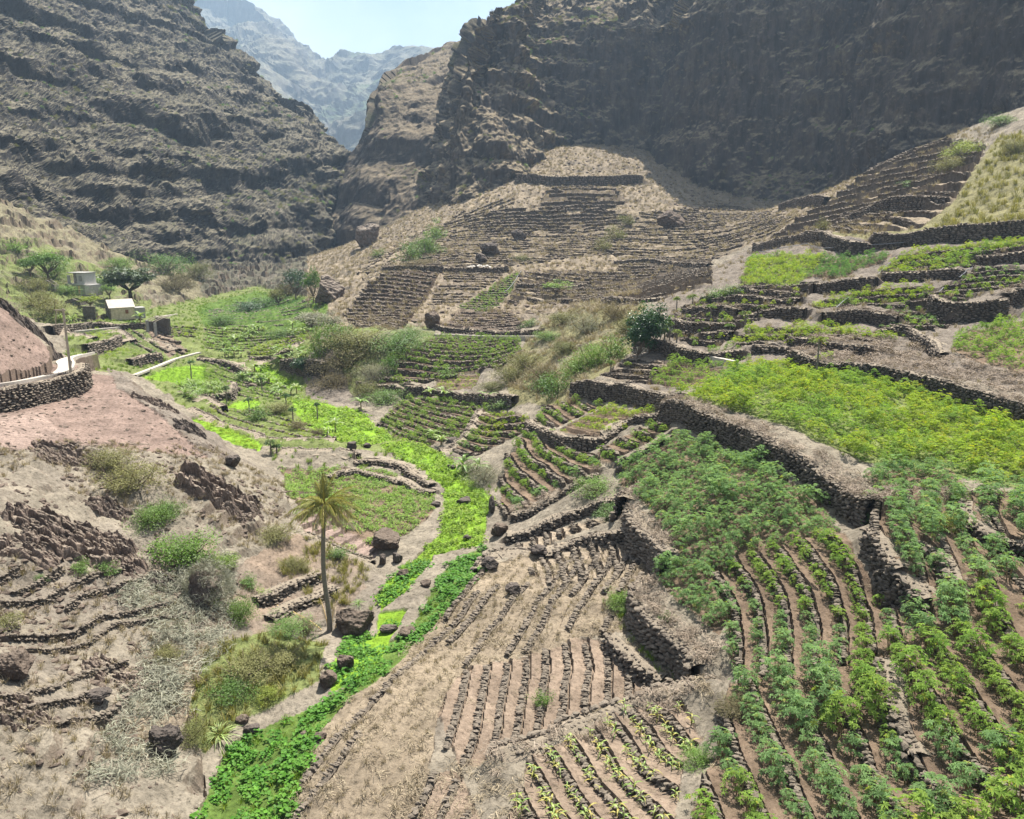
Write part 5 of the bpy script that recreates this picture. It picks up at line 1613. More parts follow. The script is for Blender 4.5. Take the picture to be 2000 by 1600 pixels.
def cells(x, y, sc, seed):
    """jointed blocks: per point a block number in 0..1, distance to the joint, and place inside the block"""
    x = np.asarray(x) / sc; y = np.asarray(y) / sc
    xi = np.floor(x).astype(int); yi = np.floor(y).astype(int)
    f1 = np.full(x.shape, 9.0); f2 = np.full(x.shape, 9.0); idv = np.zeros(x.shape); ox = np.zeros(x.shape); oy = np.zeros(x.shape); sl = np.zeros(x.shape)
    for a in (-1, 0, 1):
        for b_ in (-1, 0, 1):
            cx, cy = (xi + a + seed * 7) & 255, (yi + b_ + seed * 13) & 255
            px_ = xi + a + .15 + .7 * T2[cx, cy]; py_ = yi + b_ + .15 + .7 * T2[cy, cx]
            d_ = np.maximum(np.abs(x - px_), np.abs(y - py_)) * .6 + np.hypot(x - px_, y - py_) * .4
            n_ = d_ < f1
            f2 = np.where(n_, f1, np.minimum(f2, d_))
            r_ = T2[(cx * 3 + 11) & 255, (cy * 5 + 7) & 255]
            idv = np.where(n_, r_, idv); ox = np.where(n_, x - px_, ox); oy = np.where(n_, y - py_, oy); sl = np.where(n_, T2[(cx * 7 + 3) & 255, cy], sl)
            f1 = np.where(n_, d_, f1)
    return idv, f2 - f1, ox, oy, sl


def outcrop(px, py, w, h, label, n, seed, mat, ymin=14, size=(.22, .42)):
    """craggy outcrop: jointed blocks standing out of the slope"""
    p = gp(px, py, ymin); k = px_m(p)
    W, H = w / k, h / k
    D = max(W * .55, H * 1.1)
    res = max(.05, W / 150)
    gx, gy = np.meshgrid(np.arange(-W * .62, W * .62, res), np.arange(-D * .45, D * .9, res))
    bs = np.clip(W * sum(size) / 2 * .55, .35, 1.6)
    wx = gx + p[0] + fbm2(gx * .8, gy * .8, 3, seed) * bs * .9; wy = gy + p[1] + fbm2(gx * .8, gy * .8, 3, seed + 5) * bs * .9
    e = 1 - (gx / (W * .60)) ** 2 - ((gy - D * .22) / (D * .66)) ** 2 + fbm2(wx * .9 / bs, wy * .9 / bs, 3, seed + 2) * 1.3
    e = np.clip(e * 1.5, -.4, 1)
    i1, j1, ox, oy, s1 = cells(wx, wy * 1.3, bs, seed)
    i2, j2, _, _, _ = cells(wx + 3, wy * 1.6, bs * .42, seed + 3)
    hz_ = min(H * .30, bs * 1.0) * (.34 + .75 * i1 + (s1 - .5) * ox * .7 - .25 * oy) + bs * .35 * (i2 - .5)
    hz_ = hz_ - np.clip(.10 - j1, 0, .1) * bs * 4.5 - np.clip(.12 - j2, 0, .12) * bs * 1.2 + fbm2(wx * 5, wy * 5, 3, seed) * .10
    z = gz(gx + p[0], gy + p[1]) + np.where(e > 0, np.minimum(e * 2.2, 1) * hz_, e * 1.5) - .10
    nr_, nc = gx.shape
    # joints also push the rock sideways, so that faces are not plain verticals
    jx = fbm2(wx * 1.2, z * 1.6, 3, seed + 8) * bs * .35
    ix = np.arange(nr_ * nc).reshape(nr_, nc)
    q = np.stack([ix[:-1, :-1], ix[:-1, 1:], ix[1:, 1:], ix[1:, :-1]], -1).reshape(-1, 4)
    keep = (e.ravel()[q] > -.25).any(1)
    V = np.stack([gx + jx, gy + jx * .5, z - p[2]], -1).reshape(-1, 3)
    t = (.75 + .5 * i1 + .25 * (i2 - .5)).ravel()
    o = obj('rock_outcrop', mesh_np('rock_outcrop', V, q[keep], mat, np.stack([t, t * .97, t * .95], -1)), loc=tuple(p))
    return tag(o, label, 'rock outcrop')


outcrop(420, 975, 150, 90, 'large craggy brown outcrop on the crest of the left spur', 26, 3, M_outc)
outcrop(470, 1010, 60, 60, 'smaller craggy outcrop at the valley side of the spur crest', 12, 4, M_outc)
outcrop(130, 1062, 230, 70, 'long broken rock ledge across the near left slope', 34, 5, M_outc, size=(.10, .24))
outcrop(40, 1075, 110, 55, 'dark rock ledge at the left edge below the red soil', 14, 6, M_outc)
outcrop(250, 1340, 150, 40, 'low jointed ledge above the bottom left creeper', 18, 7, M_outc, size=(.14, .28))
outcrop(30, 1400, 120, 60, 'broken ledge in the bottom left corner', 14, 8, M_outc)
outcrop(35, 620, 90, 95, 'black jointed rocks above the path at the left edge', 24, 9, M_drock, size=(.2, .4))
outcrop(365, 835, 46, 50, 'dark red crag on the skyline of the spur', 10, 10, M_drock)
outcrop(300, 790, 70, 30, 'pale ledges along the spur below the path', 12, 11, M_outc)
outcrop(125, 765, 60, 22, 'reddish bump of rock below the path bend', 7, 12, M_outc)
outcrop(120, 900, 120, 40, 'pale pitted rocks at the lower edge of the red soil', 14, 13, M_outc, size=(.1, .25))
outcrop(330, 1150, 90, 40, 'dark rocks half hidden under the grey creeper', 10, 14, M_drock)
outcrop(210, 1000, 80, 40, 'broken stones left of the bright green bush', 10, 15, M_outc)
lay('slope_rocks', 'pebble', leftdry & (fbm2(GX * .35, GY * .35, 3, 46) > .05), 4.0, .8, 2.6, 'angular dark rocks scattered on the near left slope', 'rocks', grow=False, dz=-.05)
# creeper hanging over the tall pillar rock
pc = gp(405, 1185); kk = px_m(pc); n = 260
dv = rng.normal(size=(n, 3)); dv /= np.linalg.norm(dv, axis=1, keepdims=True); dv = dv[(dv[:, 2] > -.1) & ((dv[:, 0] > .15) | (dv[:, 2] > .75) | (dv[:, 0] < -.8))]
scatter('pillar_creeper', 'creeper', np.array([pc[0], pc[1] + 36 / kk * .3, pc[2] + 30 / kk]) + dv * np.array([44, 40, 52]) / kk, rng.uniform(.4, .8, len(dv)), 'grey creeper hanging over the tall pillar rock', 'creeper', tilt=1.2)
# debris of stones on the old terraces of the near left slope
q_ = mask(P('0,1120 200,1110 350,1150 330,1250 300,1330 0,1360 -300,1360 -300,1100'), 14, 50)
dd = fbm2(GX * .25 + GY * .5, GY * .25 - GX * .12, 3, 66)
lay('terrace_rubble', 'pebble', q_ & (np.abs(dd) < .06), 14, .5, 1.7, 'lines of rubble from old terraces on the near left slope', 'rubble', grow=False)
lay('red_slope_stones', 'pebble', mask(P('-300,600 60,650 130,720 300,800 440,890 0,910 -300,910'), 40, 80), 1.2, .5, 2.0, 'scattered stones on the red soil slope', 'stones', grow=False)
lay('talus_stones', 'pebble', mask(P('700,640 700,480 820,380 1000,280 1300,290 1560,390 1700,320 1900,270 1700,480 1450,480 1250,560 1000,640'), 130, 330), .12, 2.0, 6.0, 'dark stones scattered over the slope below the cliff', 'stones', grow=False)

# ------------------------------------------------------------------ woody plants
BARK = make_plain('bark', (.15, .115, .085), .3, 6, .9, .5)
BARKD = make_plain('dark_bark', (.06, .048, .038), .3, 6, .9, .5)
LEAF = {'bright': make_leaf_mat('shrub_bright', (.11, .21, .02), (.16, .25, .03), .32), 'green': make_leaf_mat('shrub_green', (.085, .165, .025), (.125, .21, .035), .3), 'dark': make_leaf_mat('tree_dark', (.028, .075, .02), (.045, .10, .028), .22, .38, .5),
        'olive': make_leaf_mat('shrub_olive', (.14, .15, .05), (.20, .19, .075), .25, .6, .2), 'brown': make_leaf_mat('shrub_brown', (.13, .115, .06), (.20, .165, .095), .1, .8, .1), 'grey': make_leaf_mat('shrub_grey', (.20, .20, .14), (.30, .29, .21), .15, .7, .15),
        'yellow': make_leaf_mat('shrub_yellow', (.21, .27, .03), (.28, .30, .05), .35), 'fig': make_leaf_mat('fig_leaf', (.06, .095, .04), (.10, .13, .055), .2, .4, .45)}


def crown(seed, mat, clumps, leaves, ln, wd, r=(1, 1, .8), spread=.33, hollow=.45, flat=.5, name='foliage', low=-.9):
    """crown of leaf clumps with gaps; unit size, centre at the crown's middle"""
    q = np.random.default_rng(seed)
    d = q.normal(size=(clumps, 3)); d /= np.linalg.norm(d, axis=1, keepdims=True)
    d[:, 2] = np.where(d[:, 2] < low, -d[:, 2] * .6, d[:, 2])
    rad = q.uniform(hollow, 1.0, clumps) * (1 + .25 * q.normal(size=clumps))
    c = d * rad[:, None] * np.array(r) * .82
    s = q.uniform(.55, 1.2, clumps) * spread
    i = q.integers(0, clumps, leaves)
    e = q.normal(size=(leaves, 3)); e /= np.linalg.norm(e, axis=1, keepdims=True)
    e[:, 2] *= flat
    pz = c[i] + e * (s[i] * q.uniform(.35, 1, leaves) ** .6)[:, None]
    D = e + q.normal(0, .5, (leaves, 3)) + np.array([0, 0, -.05])
    Nn = np.array([0, 0, 1.]) + e * .7 + q.normal(0, .45, (leaves, 3))
    l = q.uniform(.6, 1.3, leaves) * ln
    V, Q_ = leaf_quads(pz, D, Nn, l, l * wd, .15)
    t = q.uniform(.7, 1.25, leaves) * q.uniform(.8, 1.2, clumps)[i]
    return mesh_np(name, V, Q_, mat, np.repeat(np.stack([t, t, t], -1), 4, 0)), c


def limbs(seed, ends, mat, trunk, r0, fork=.3, n=6):
    """trunk from the ground to a fork and limbs out to the crown clumps"""
    q = np.random.default_rng(seed)
    mb = MB()
    trunk = np.asarray(trunk, float)
    mb.tube(trunk, np.linspace(r0, r0 * .7, len(trunk)), n)
    top = trunk[-1]
    for e in ends:
        e = np.asarray(e, float)
        m = top + (e - top) * .5 + q.normal(0, .06, 3) * np.linalg.norm(e - top) + np.array([0, 0, -.06]) * np.linalg.norm(e - top)
        k = catmull(np.stack([trunk[-2], top, m, e]), 9)[3:]
        mb.tube(k, np.linspace(r0 * .5, r0 * .1, len(k)), 5)
    return mb.mesh('branches', mat)


SHR = {}
for tn in ('bright', 'green', 'olive', 'brown', 'grey', 'yellow', 'dark'):
    for lod, (cl, lv, ln) in (('n', (60, 5200, .055)), ('f', (34, 1500, .095))):
        tw = tn in ('brown', 'grey')
        SHR[tn, lod] = [crown(300 + s * 7 + len(SHR), LEAF[tn], cl, lv, ln * (1.5 if tw else 1), .18 if tw else .5, (1, 1, .75), .34, .35, .7) for s in range(3)]
TWIG = [limbs(60 + k, [np.array([math.cos(a), math.sin(a), .6]) * .75 for a in np.arange(0, 6.2, .8)], BARK, [[0, 0, -.75], [0, 0, -.6], [0, 0, -.45]], .05) for k in range(3)]


def shrub(px, py, w, h, tn, label, ymin=14, group=None, name='shrub', onto=None):
    p = gp(px, py, ymin) if onto is None else np.array(onto)
    k = px_m(p)
    v = int(rng.integers(3))
    lod = 'n' if w > 55 else 'f'
    rx, rz = w / k / 2, h / k / 2
    t = thing(name, label, 'shrub', group=group)
    t.location = (p[0], p[1] + rx * .35, p[2] + rz * .55)
    t.rotation_euler = (0, 0, rng.uniform(0, 6.28)); g_ = 1.6 if ymin == 70 else 1.3
    t.scale = (rx * g_, rx * g_, rz * (g_ + .1))
    obj('foliage', SHR[tn, lod][v][0], t); obj('branches', TWIG[v], t)
    return t


SH = [(350, 1105, 130, 82, 'bright', 'large bright green bush in the middle of the left slope', 14), (292, 1030, 84, 66, 'green', 'dark green bush directly above the large bright bush', 14), (325, 1010, 60, 44, 'green', 'green bush behind the large bright bush', 14), (245, 960, 120, 80, 'olive', 'grey olive bush below the red soil slope', 14),
      (200, 915, 90, 50, 'olive', 'upper grey olive bush touching the red soil', 14), (155, 1120, 48, 30, 'green', 'left one of two small green bushes below the long rock ledge', 14), (207, 1125, 48, 32, 'green', 'right one of two small green bushes below the long rock ledge', 14), (75, 1135, 26, 14, 'green', 'tiny green bush on the old terraces at the left', 14),
      (12, 1225, 50, 34, 'olive', 'yellowish bush at the left edge above the reddish boulder', 14), (430, 1110, 60, 34, 'bright', 'low bright green growth right of the large bright bush', 14), (535, 1060, 76, 46, 'olive', 'olive bush at the end of the left spur', 14), (465, 1215, 64, 70, 'green', 'leafy green shrub right of the creeper-wrapped rock', 14),
      (485, 1150, 46, 30, 'green', 'small green shrub on the dry terraces', 14), (575, 1115, 56, 36, 'olive', 'olive shrub on the dry terraces left of the palm', 14), (510, 1170, 40, 22, 'bright', 'pale green shrub on the dry terraces', 14), (560, 1240, 90, 36, 'green', 'green shrub at the left of the palm foot', 14), (655, 1095, 50, 30, 'green', 'shrub just behind the palm trunk', 14),
      (600, 1240, 44, 40, 'brown', 'small reddish dry shrub beside the dead palm fronds', 14), (475, 1330, 110, 56, 'olive', 'spreading olive bush above the potato strip', 14), (540, 1310, 100, 50, 'olive', 'second spreading olive bush above the potato strip', 14), (450, 1370, 90, 50, 'green', 'dark green bush below the spreading olive bushes', 14), (520, 1370, 60, 34, 'yellow', 'yellow-green bush beside the sweet potato strip', 14),
      (375, 1450, 66, 60, 'olive', 'bush left of the tall grass tuft near the bottom', 14), (320, 1290, 60, 36, 'olive', 'small bush in the grey creeper', 14), (1165, 968, 80, 42, 'bright', 'bright green bush between two low walls in the middle', 40), (1200, 1012, 64, 36, 'green', 'dark green bush below the corner bastion', 30),
      (945, 945, 70, 54, 'grey', 'grey-green bush at the edge of the bright streambed', 40), (920, 925, 44, 30, 'green', 'green bush above the grey-green streambed bush', 40), (1848, 1040, 70, 60, 'yellow', 'feathery yellow-green bush on the right terraces', 20), (1875, 1000, 60, 50, 'bright', 'feathery green bush behind the yellow-green one', 20), (1815, 1035, 40, 34, 'yellow', 'small feathery bush left of the yellow-green one', 20),
      (1060, 1385, 44, 44, 'green', 'single green bush on the bare brown soil plot', 14), (1365, 1500, 70, 40, 'bright', 'bright green bush at the bottom beside the maize plot', 14), (1240, 1185, 50, 40, 'green', 'green weeds at the upper end of the curved tall wall', 20), (1300, 1215, 34, 24, 'green', 'green plant growing out of the curved tall wall', 20), (1215, 1190, 60, 34, 'bright', 'pale green weeds below the curved tall wall', 20),
      (1440, 1400, 90, 40, 'brown', 'dry brown bush heap among the nearest cassava', 14), (700, 690, 130, 70, 'olive', 'big olive bush on top of the bushy spur', 80), (660, 670, 80, 60, 'green', 'green bush at the left shoulder of the bushy spur', 80), (770, 690, 100, 56, 'green', 'green bush at the right of the bushy spur', 80), (800, 665, 70, 34, 'green', 'green bush beside the pale channel', 80),
      (680, 725, 120, 60, 'brown', 'dry brown bush on the face of the bushy spur', 80), (625, 700, 44, 80, 'green', 'dark green bush hanging on the steep left face of the spur', 80), (725, 745, 70, 50, 'grey', 'grey bush on the spur face', 80), (650, 760, 80, 40, 'brown', 'lower dry bush on the spur face', 80), (760, 730, 50, 54, 'green', 'green strip of bush down the right of the spur', 80), (715, 775, 70, 44, 'olive', 'olive bush near the foot of the spur', 80), (745, 790, 80, 40, 'green', 'dark bush at the foot of the spur', 80),
      (870, 735, 50, 20, 'bright', 'bright bush in the middle of the central plots', 80), (960, 765, 60, 30, 'olive', 'olive bush at the right of the central yellow plot', 80), (1000, 745, 60, 40, 'olive', 'large olive bush in the gully', 70), (1065, 745, 70, 44, 'brown', 'brown bush in the gully', 70), (1090, 770, 50, 50, 'green', 'dark green bush low in the gully', 70), (1065, 765, 50, 40, 'green', 'green bush low in the gully', 70),
      (1130, 730, 60, 44, 'bright', 'bright green bush beside the bare steps', 70), (1165, 715, 60, 60, 'bright', 'taller bright green bush beside the bare steps', 70), (1200, 700, 50, 50, 'green', 'green bush under the dark broad-leaved tree', 70), (1105, 690, 60, 36, 'olive', 'olive bush at the top of the gully', 80), (1070, 665, 56, 26, 'bright', 'small bright bush at the end of the pale channel', 80), (1150, 650, 80, 50, 'grey', 'grey thorny bush on the gully side', 80),
      (1105, 635, 70, 40, 'olive', 'thorny olive bush below the long terraces', 80), (1200, 625, 60, 44, 'brown', 'brown thorny bush left of the dark broad-leaved tree', 80), (1230, 650, 60, 50, 'olive', 'olive bush left of the dark broad-leaved tree', 80), (1035, 640, 36, 24, 'green', 'green bush on the brown steps', 100), (1030, 720, 60, 44, 'olive', 'olive bush at the gully mouth', 70), (980, 800, 40, 20, 'green', 'small bush between the central plots', 70),
      (830, 500, 60, 60, 'green', 'green bush climbing the corner below the cliff spur', 130), (800, 510, 50, 50, 'green', 'lower green bush climbing the corner below the cliff spur', 130), (850, 465, 44, 40, 'bright', 'upper green bush climbing the corner below the cliff spur', 130), (815, 525, 70, 24, 'brown', 'dry bush along the top of the brown steps', 130), (740, 505, 30, 24, 'green', 'small green bush on the pale craggy rock', 130),
      (1015, 510, 40, 16, 'olive', 'bush beside the top of the green steps', 130), (1205, 470, 44, 40, 'olive', 'bush in the dry runnel below the cliff', 130), (1180, 490, 36, 34, 'olive', 'lower bush in the dry runnel', 130), (1225, 440, 30, 30, 'olive', 'upper bush in the dry runnel', 130), (1400, 590, 54, 34, 'green', 'green bush at the lower corner of the upper yellow-green plot', 90), (1430, 575, 40, 24, 'green', 'trailing green bush over the wall with red vine', 90),
      (1885, 305, 70, 40, 'yellow', 'pale yellow bush on the right hillside', 60), (1860, 330, 60, 40, 'olive', 'olive bush on the right hillside', 60), (1960, 245, 60, 34, 'green', 'green bush at the upper right edge', 60), (1990, 300, 60, 44, 'olive', 'dry bush at the upper right edge', 60), (1780, 365, 40, 16, 'green', 'small green bush on the rocky upper right terraces', 60), (1608, 450, 30, 30, 'olive', 'spiky bush above the high wall on the upper right', 80),
      (100, 545, 60, 50, 'green', 'green bush above the roofless ruin', 90), (60, 570, 60, 40, 'olive', 'olive bush left of the roofless ruin', 90), (90, 620, 80, 60, 'olive', 'tall olive scrub left of the platform wall', 85), (70, 600, 60, 50, 'olive', 'olive scrub at the left below the ruin', 85), (20, 490, 50, 26, 'bright', 'bright green growth on the slope at the left edge', 100), (190, 560, 60, 26, 'green', 'green bush right of the two-storey house', 120),
      (120, 575, 60, 26, 'green', 'low green bush below the two-storey house', 110), (225, 525, 60, 34, 'bright', 'bright green terraced scrub behind the round-crowned tree', 170), (320, 530, 90, 50, 'green', 'green scrub patch right of the round-crowned tree', 170), (380, 545, 60, 50, 'olive', 'olive scrub at the foot of the left mountain', 170), (340, 570, 80, 50, 'brown', 'grey-brown scrub below the green scrub patch', 170),
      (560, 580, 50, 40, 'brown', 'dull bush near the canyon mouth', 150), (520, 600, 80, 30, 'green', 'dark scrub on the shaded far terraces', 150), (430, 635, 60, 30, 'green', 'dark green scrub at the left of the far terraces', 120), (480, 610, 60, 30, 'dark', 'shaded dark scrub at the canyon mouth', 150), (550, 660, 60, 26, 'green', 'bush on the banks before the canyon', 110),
      (540, 810, 60, 34, 'olive', 'olive scrub in the middle of the left valley', 75), (500, 820, 50, 36, 'green', 'green scrub in the middle of the left valley', 75), (580, 840, 40, 26, 'brown', 'dry bush beside the bright streambed', 75), (620, 850, 30, 20, 'brown', 'small dry bush right of the valley scrub', 75), (470, 745, 40, 22, 'green', 'scrub along the valley wall', 85), (1745, 370, 0, 0, '', '', 0)]
for s_ in SH:
    if s_[2]: shrub(*s_[:5], label=s_[5], ymin=s_[6])


def tree(px, py, top, w, tn, label, ymin, cl=70, lv=6000, ln=.075, wd=.5, bark=BARK, lean=0, rz=None, trunk_f=.35, name='tree', flat=.6, spread=.3, r0=.05):
    """crown w pixels wide whose top reaches picture row `top`"""
    p = gp(px, py, ymin); k = px_m(p)
    H = (py - top) / k; R = w / k / 2
    ch = H * (1 - trunk_f)
    t = thing(name, label, 'tree', loc=tuple(p - np.array([0, 0, .1])))
    me, c = crown(hash_(label), LEAF[tn], cl, lv, ln, wd, (1, 1, 1), spread, .5, flat, 'crown', -.35)
    o = obj('crown', me, t, loc=(lean * R, 0, H - ch * .5), scale=(R, R, ch * .5 * 1.3))
    ends = c[np.argsort(-np.abs(c[:, 0]))[:14]] * np.array([R, R, ch * .5]) * .85 + np.array([lean * R, 0, H - ch * .5])
    obj('trunk', limbs(hash_(label) + 1, ends, bark, [[0, 0, -.3], [lean * R * .2, .05, H * trunk_f * .5], [lean * R * .5, 0, H * trunk_f]], R * r0 * 1.3), t)
    return t


def hash_(s):
    return sum(ord(ch_) * (i + 3) for i, ch_ in enumerate(s)) % 9973


tree(1268, 690, 600, 92, 'dark', 'dark broad-leaved tree at the head of the gully', 70, 80, 7000, .10, .6, trunk_f=.12)
tree(1245, 700, 630, 60, 'dark', 'lower dark crown leaning left of the broad-leaved tree', 70, 40, 3000, .12, .6, trunk_f=.1)
tree(258, 600, 524, 104, 'fig', 'round-crowned dark tree with bare forked limbs above the small house', 120, 80, 9000, .11, .55, BARKD, lean=-.05, trunk_f=.42, flat=.45, r0=.065)
tree(177, 606, 573, 48, 'yellow', 'small yellow-green tree just left of the small house', 110, 30, 1800, .12, .55, trunk_f=.35, flat=.4)
tree(95, 548, 488, 80, 'green', 'tall green tree at the left behind the two-storey house', 120, 50, 4200, .09, .5, trunk_f=.25)
tree(60, 540, 500, 60, 'green', 'second green tree at the left of the tall one', 120, 40, 3000, .10, .5, trunk_f=.25)
tree(1085, 580, 549, 58, 'bright', 'small bright green spreading tree on the long dry terraces', 100, 30, 1800, .12, .5, trunk_f=.3, flat=.35)
tree(608, 640, 608, 80, 'grey', 'pale silvery leafed tree on the bank before the canyon', 105, 50, 3600, .10, .5, trunk_f=.15)
tree(640, 650, 612, 60, 'grey', 'second pale leafed tree at the shoulder of the spur', 105, 40, 2600, .10, .5, trunk_f=.15)
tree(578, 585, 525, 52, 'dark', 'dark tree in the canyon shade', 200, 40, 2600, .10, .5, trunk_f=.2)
tree(613, 605, 540, 40, 'green', 'tall green tree against the grey rock mass at the canyon', 170, 36, 2400, .11, .5, trunk_f=.2)
tree(545, 600, 560, 40, 'olive', 'dull olive tree at the canyon mouth', 170, 30, 1800, .12, .5, trunk_f=.2)
tree(170, 572, 545, 40, 'green', 'small tree right of the two-storey house', 130, 24, 1400, .12, .5, trunk_f=.3)
tree(215, 585, 555, 44, 'green', 'small tree under the round-crowned dark tree', 125, 24, 1400, .12, .5, trunk_f=.3)
tree(590, 735, 690, 46, 'dark', 'dark leafy tree at the foot of the steep spur face', 90, 30, 2000, .12, .55, trunk_f=.15)

# coconut palm
M_frond = make_leaf_mat('palm_frond', (.16, .17, .035), (.24, .22, .05), .25, .5, .3)
M_dead = make_leaf_mat('dead_frond', (.42, .34, .22), (.52, .43, .29), .1, .8, .1)
M_palmtrunk = make_plain('palm_trunk', (.19, .165, .135), .25, 9, .9, .6)


def frond_mesh(name, mat, L, curve, n=52, seed=0, wind=.5, lw=.042, leaf=.46):
    q = np.random.default_rng(seed)
    t = np.linspace(0, 1, 12)
    x = L * t * (1 - .12 * curve * t); z = L * (.18 * t - curve * .75 * t * t)
    mb = MB()
    spine = np.stack([x, 0 * x, z], -1)
    mb.tube(spine, np.linspace(.035, .008, 12), 5, col=(1.5, 1.3, .9))
    for s in (-1, 1):
        u = np.linspace(.14, .99, n)
        p = np.stack([np.interp(u, t, x), 0 * u, np.interp(u, t, z)], -1)
        l = leaf * np.sin(np.clip(u * 1.05 + .12, 0, 1) * math.pi) ** .5 * q.uniform(.75, 1.1, n) * (L / 2.2)
        d = np.stack([.55 + .3 * u + q.normal(0, .1, n), s * (.85 - .35 * u) + wind * .25, -.45 + q.normal(0, .18, n)], -1)
        V, Q_ = leaf_quads(p, d, np.stack([0 * u, 0 * u + s * .3, 0 * u + 1], -1), l, np.full(n, lw), .45)
        tt = q.uniform(.7, 1.25, n)
        mb.add(V, Q_, c=np.repeat(np.stack([tt, tt, tt], -1), 4, 0))
    return mb.mesh(name, mat)


pb = gp(643, 1232)
top = at_y(633, 985, pb[1] - .3)
pt = thing('coconut_palm', 'tall slender coconut palm with a windblown crown standing beside the streambed', 'palm tree', loc=tuple(pb))
tv = top - pb
tp = catmull(np.array([[0, 0, -.3], [.05, 0, tv[2] * .12], [.02 * tv[0] - .12, .1 * tv[1], tv[2] * .5], [tv[0], tv[1], tv[2]]]), 78)
mb = MB(); mb.tube(tp, np.concatenate([[.27, .22, .18], np.linspace(.155, .10, 75)]) * (1 + .10 * (np.arange(78) % 2)), 10)
obj('trunk', mb.mesh('trunk', M_palmtrunk, True), pt)
FR = [(80, 78, 1.7, .25), (100, 70, 1.75, .35), (60, 66, 1.9, .5), (130, 58, 1.5, .5), (20, 42, 2.2, .75), (0, 30, 2.3, .9), (-20, 24, 2.4, .95), (-45, 10, 2.5, .8), (-30, -14, 2.6, .55), (160, 20, 1.9, .9), (185, 8, 2.1, .8), (205, -5, 2.2, .75), (240, 8, 2.0, .9), (280, 0, 2.0, .9), (320, 40, 2.0, .8), (250, 48, 1.8, .7), (40, 22, 2.3, .9), (90, 84, 1.6, .2), (110, 40, 1.9, .7), (340, 0, 2.3, .7), (225, 30, 1.9, .9), (300, 22, 2.1, .9), (175, -30, 2.0, .4), (255, -35, 1.8, .3), (330, -40, 1.9, .3)]
for i, (az, el, L, cv) in enumerate(FR):
    dead = el < -3
    f = obj('frond', frond_mesh('frond', M_dead if dead and i != 11 else M_frond, L * 1.12, cv, seed=i), pt, loc=tuple(tv))
    f.rotation_euler = Euler((0, -math.radians(el), math.radians(az)), 'XYZ')
    if dead: f['label'] = 'dry hanging frond'
mb = MB()
for k in range(9):
    a = k * 2.4
    mb.tube([[tv[0] + .06 * math.cos(a), tv[1] + .06 * math.sin(a), tv[2] - .35], [tv[0] + .16 * math.cos(a), tv[1] + .16 * math.sin(a), tv[2] + .05]], [.06, .03], 5)
obj('crownshaft', mb.mesh('crownshaft', M_dead), pt)
for i, (a_, b_, az, el, L) in enumerate(((640, 1222, 130, 62, 1.7), (648, 1225, 70, 70, 1.6), (628, 1232, 165, 30, 1.9), (655, 1228, 40, 64, 1.2), (600, 1215, 150, 14, 2.0), (560, 1200, 140, 10, 2.0))):
    p = gp(a_, b_)
    o = obj('dead_palm_frond', frond_mesh('dead_palm_frond', M_dead, L, .3, 20, 50 + i, leaf=.25), loc=(p[0], p[1], p[2] + .05), rot=(0, -math.radians(el), math.radians(az)))
    tag(o, ['bleached dead frond leaning on the left of the palm foot', 'bleached dead frond upright against the palm foot', 'bleached dead frond lying left of the palm foot', 'short bleached frond between palm and boulder', 'dead frond lying on the dry terrace left of the palm', 'far dead frond lying on the dry terraces'][i], 'palm frond')

# ------------------------------------------------------------------ banana, papaya, maize, agave
M_ban = make_leaf_mat('banana_leaf', (.16, .25, .055), (.25, .32, .10), .35, .45, .35)


def banana(seed, n=9, L=1.7, h=.9, wd=.3):
    q = np.random.default_rng(seed)
    mb = MB()
    for k in range(n):
        a = k * 2.4 + q.uniform(-.4, .4); l = L * q.uniform(.7, 1.15); e = q.uniform(.5, 1.25)
        t = np.linspace(0, 1, 7)
        r = l * (math.cos(e) * t + .18 * t * t); z = h * q.uniform(.7, 1) + l * (math.sin(e) * t - .62 * t * t)
        w = wd * np.sin(np.clip(t * .95 + .06, 0, 1) * math.pi) ** .7 * q.uniform(.8, 1.2) + .01
        d = np.array([math.cos(a), math.sin(a)]); s = np.array([-d[1], d[0]])
        c_ = np.stack([d[0] * r, d[1] * r, z], -1)
        up = np.array([0, 0, .25])
        V = np.concatenate([c_, c_ + np.concatenate([s, [0]]) * w[:, None] * .5 + up * w[:, None] * .4, c_ - np.concatenate([s, [0]]) * w[:, None] * .5 + up * w[:, None] * .4])
        Q_ = [[i, i + 1, 8 + i, 7 + i] for i in range(6)] + [[i + 1, i, 14 + i, 15 + i] for i in range(6)]
        tt = q.uniform(.75, 1.25)
        mb.add(V, Q_, c=(tt, tt, tt))
    f = mb.mesh('leaves', M_ban)
    ms = MB(); ms.tube([[0, 0, -.2], [.03, 0, h * .5], [0, 0, h * 1.02]], [.10, .085, .05], 7)
    return f, ms.mesh('stem', M_stem)


BN = [banana(s, 10, (1.7, 1.4, 2.0)[s], (.9, .6, 1.1)[s], (.28, .2, .34)[s]) for s in range(3)]
CN = [banana(s + 5, 26, 1.7, .15, .09) for s in range(2)]
AG = [banana(s + 9, 40, 1.1, .02, .035) for s in range(1)]


def broad(px, py, size, src, name, label, cat, ymin, group=None):
    p = gp(px, py, ymin)
    f, s = src[int(rng.integers(len(src)))]
    t = thing(name, label, cat, tuple(p), rng.uniform(0, 6.28), size, group)
    obj('leaves', f, t); obj('stem', s, t)
    return t


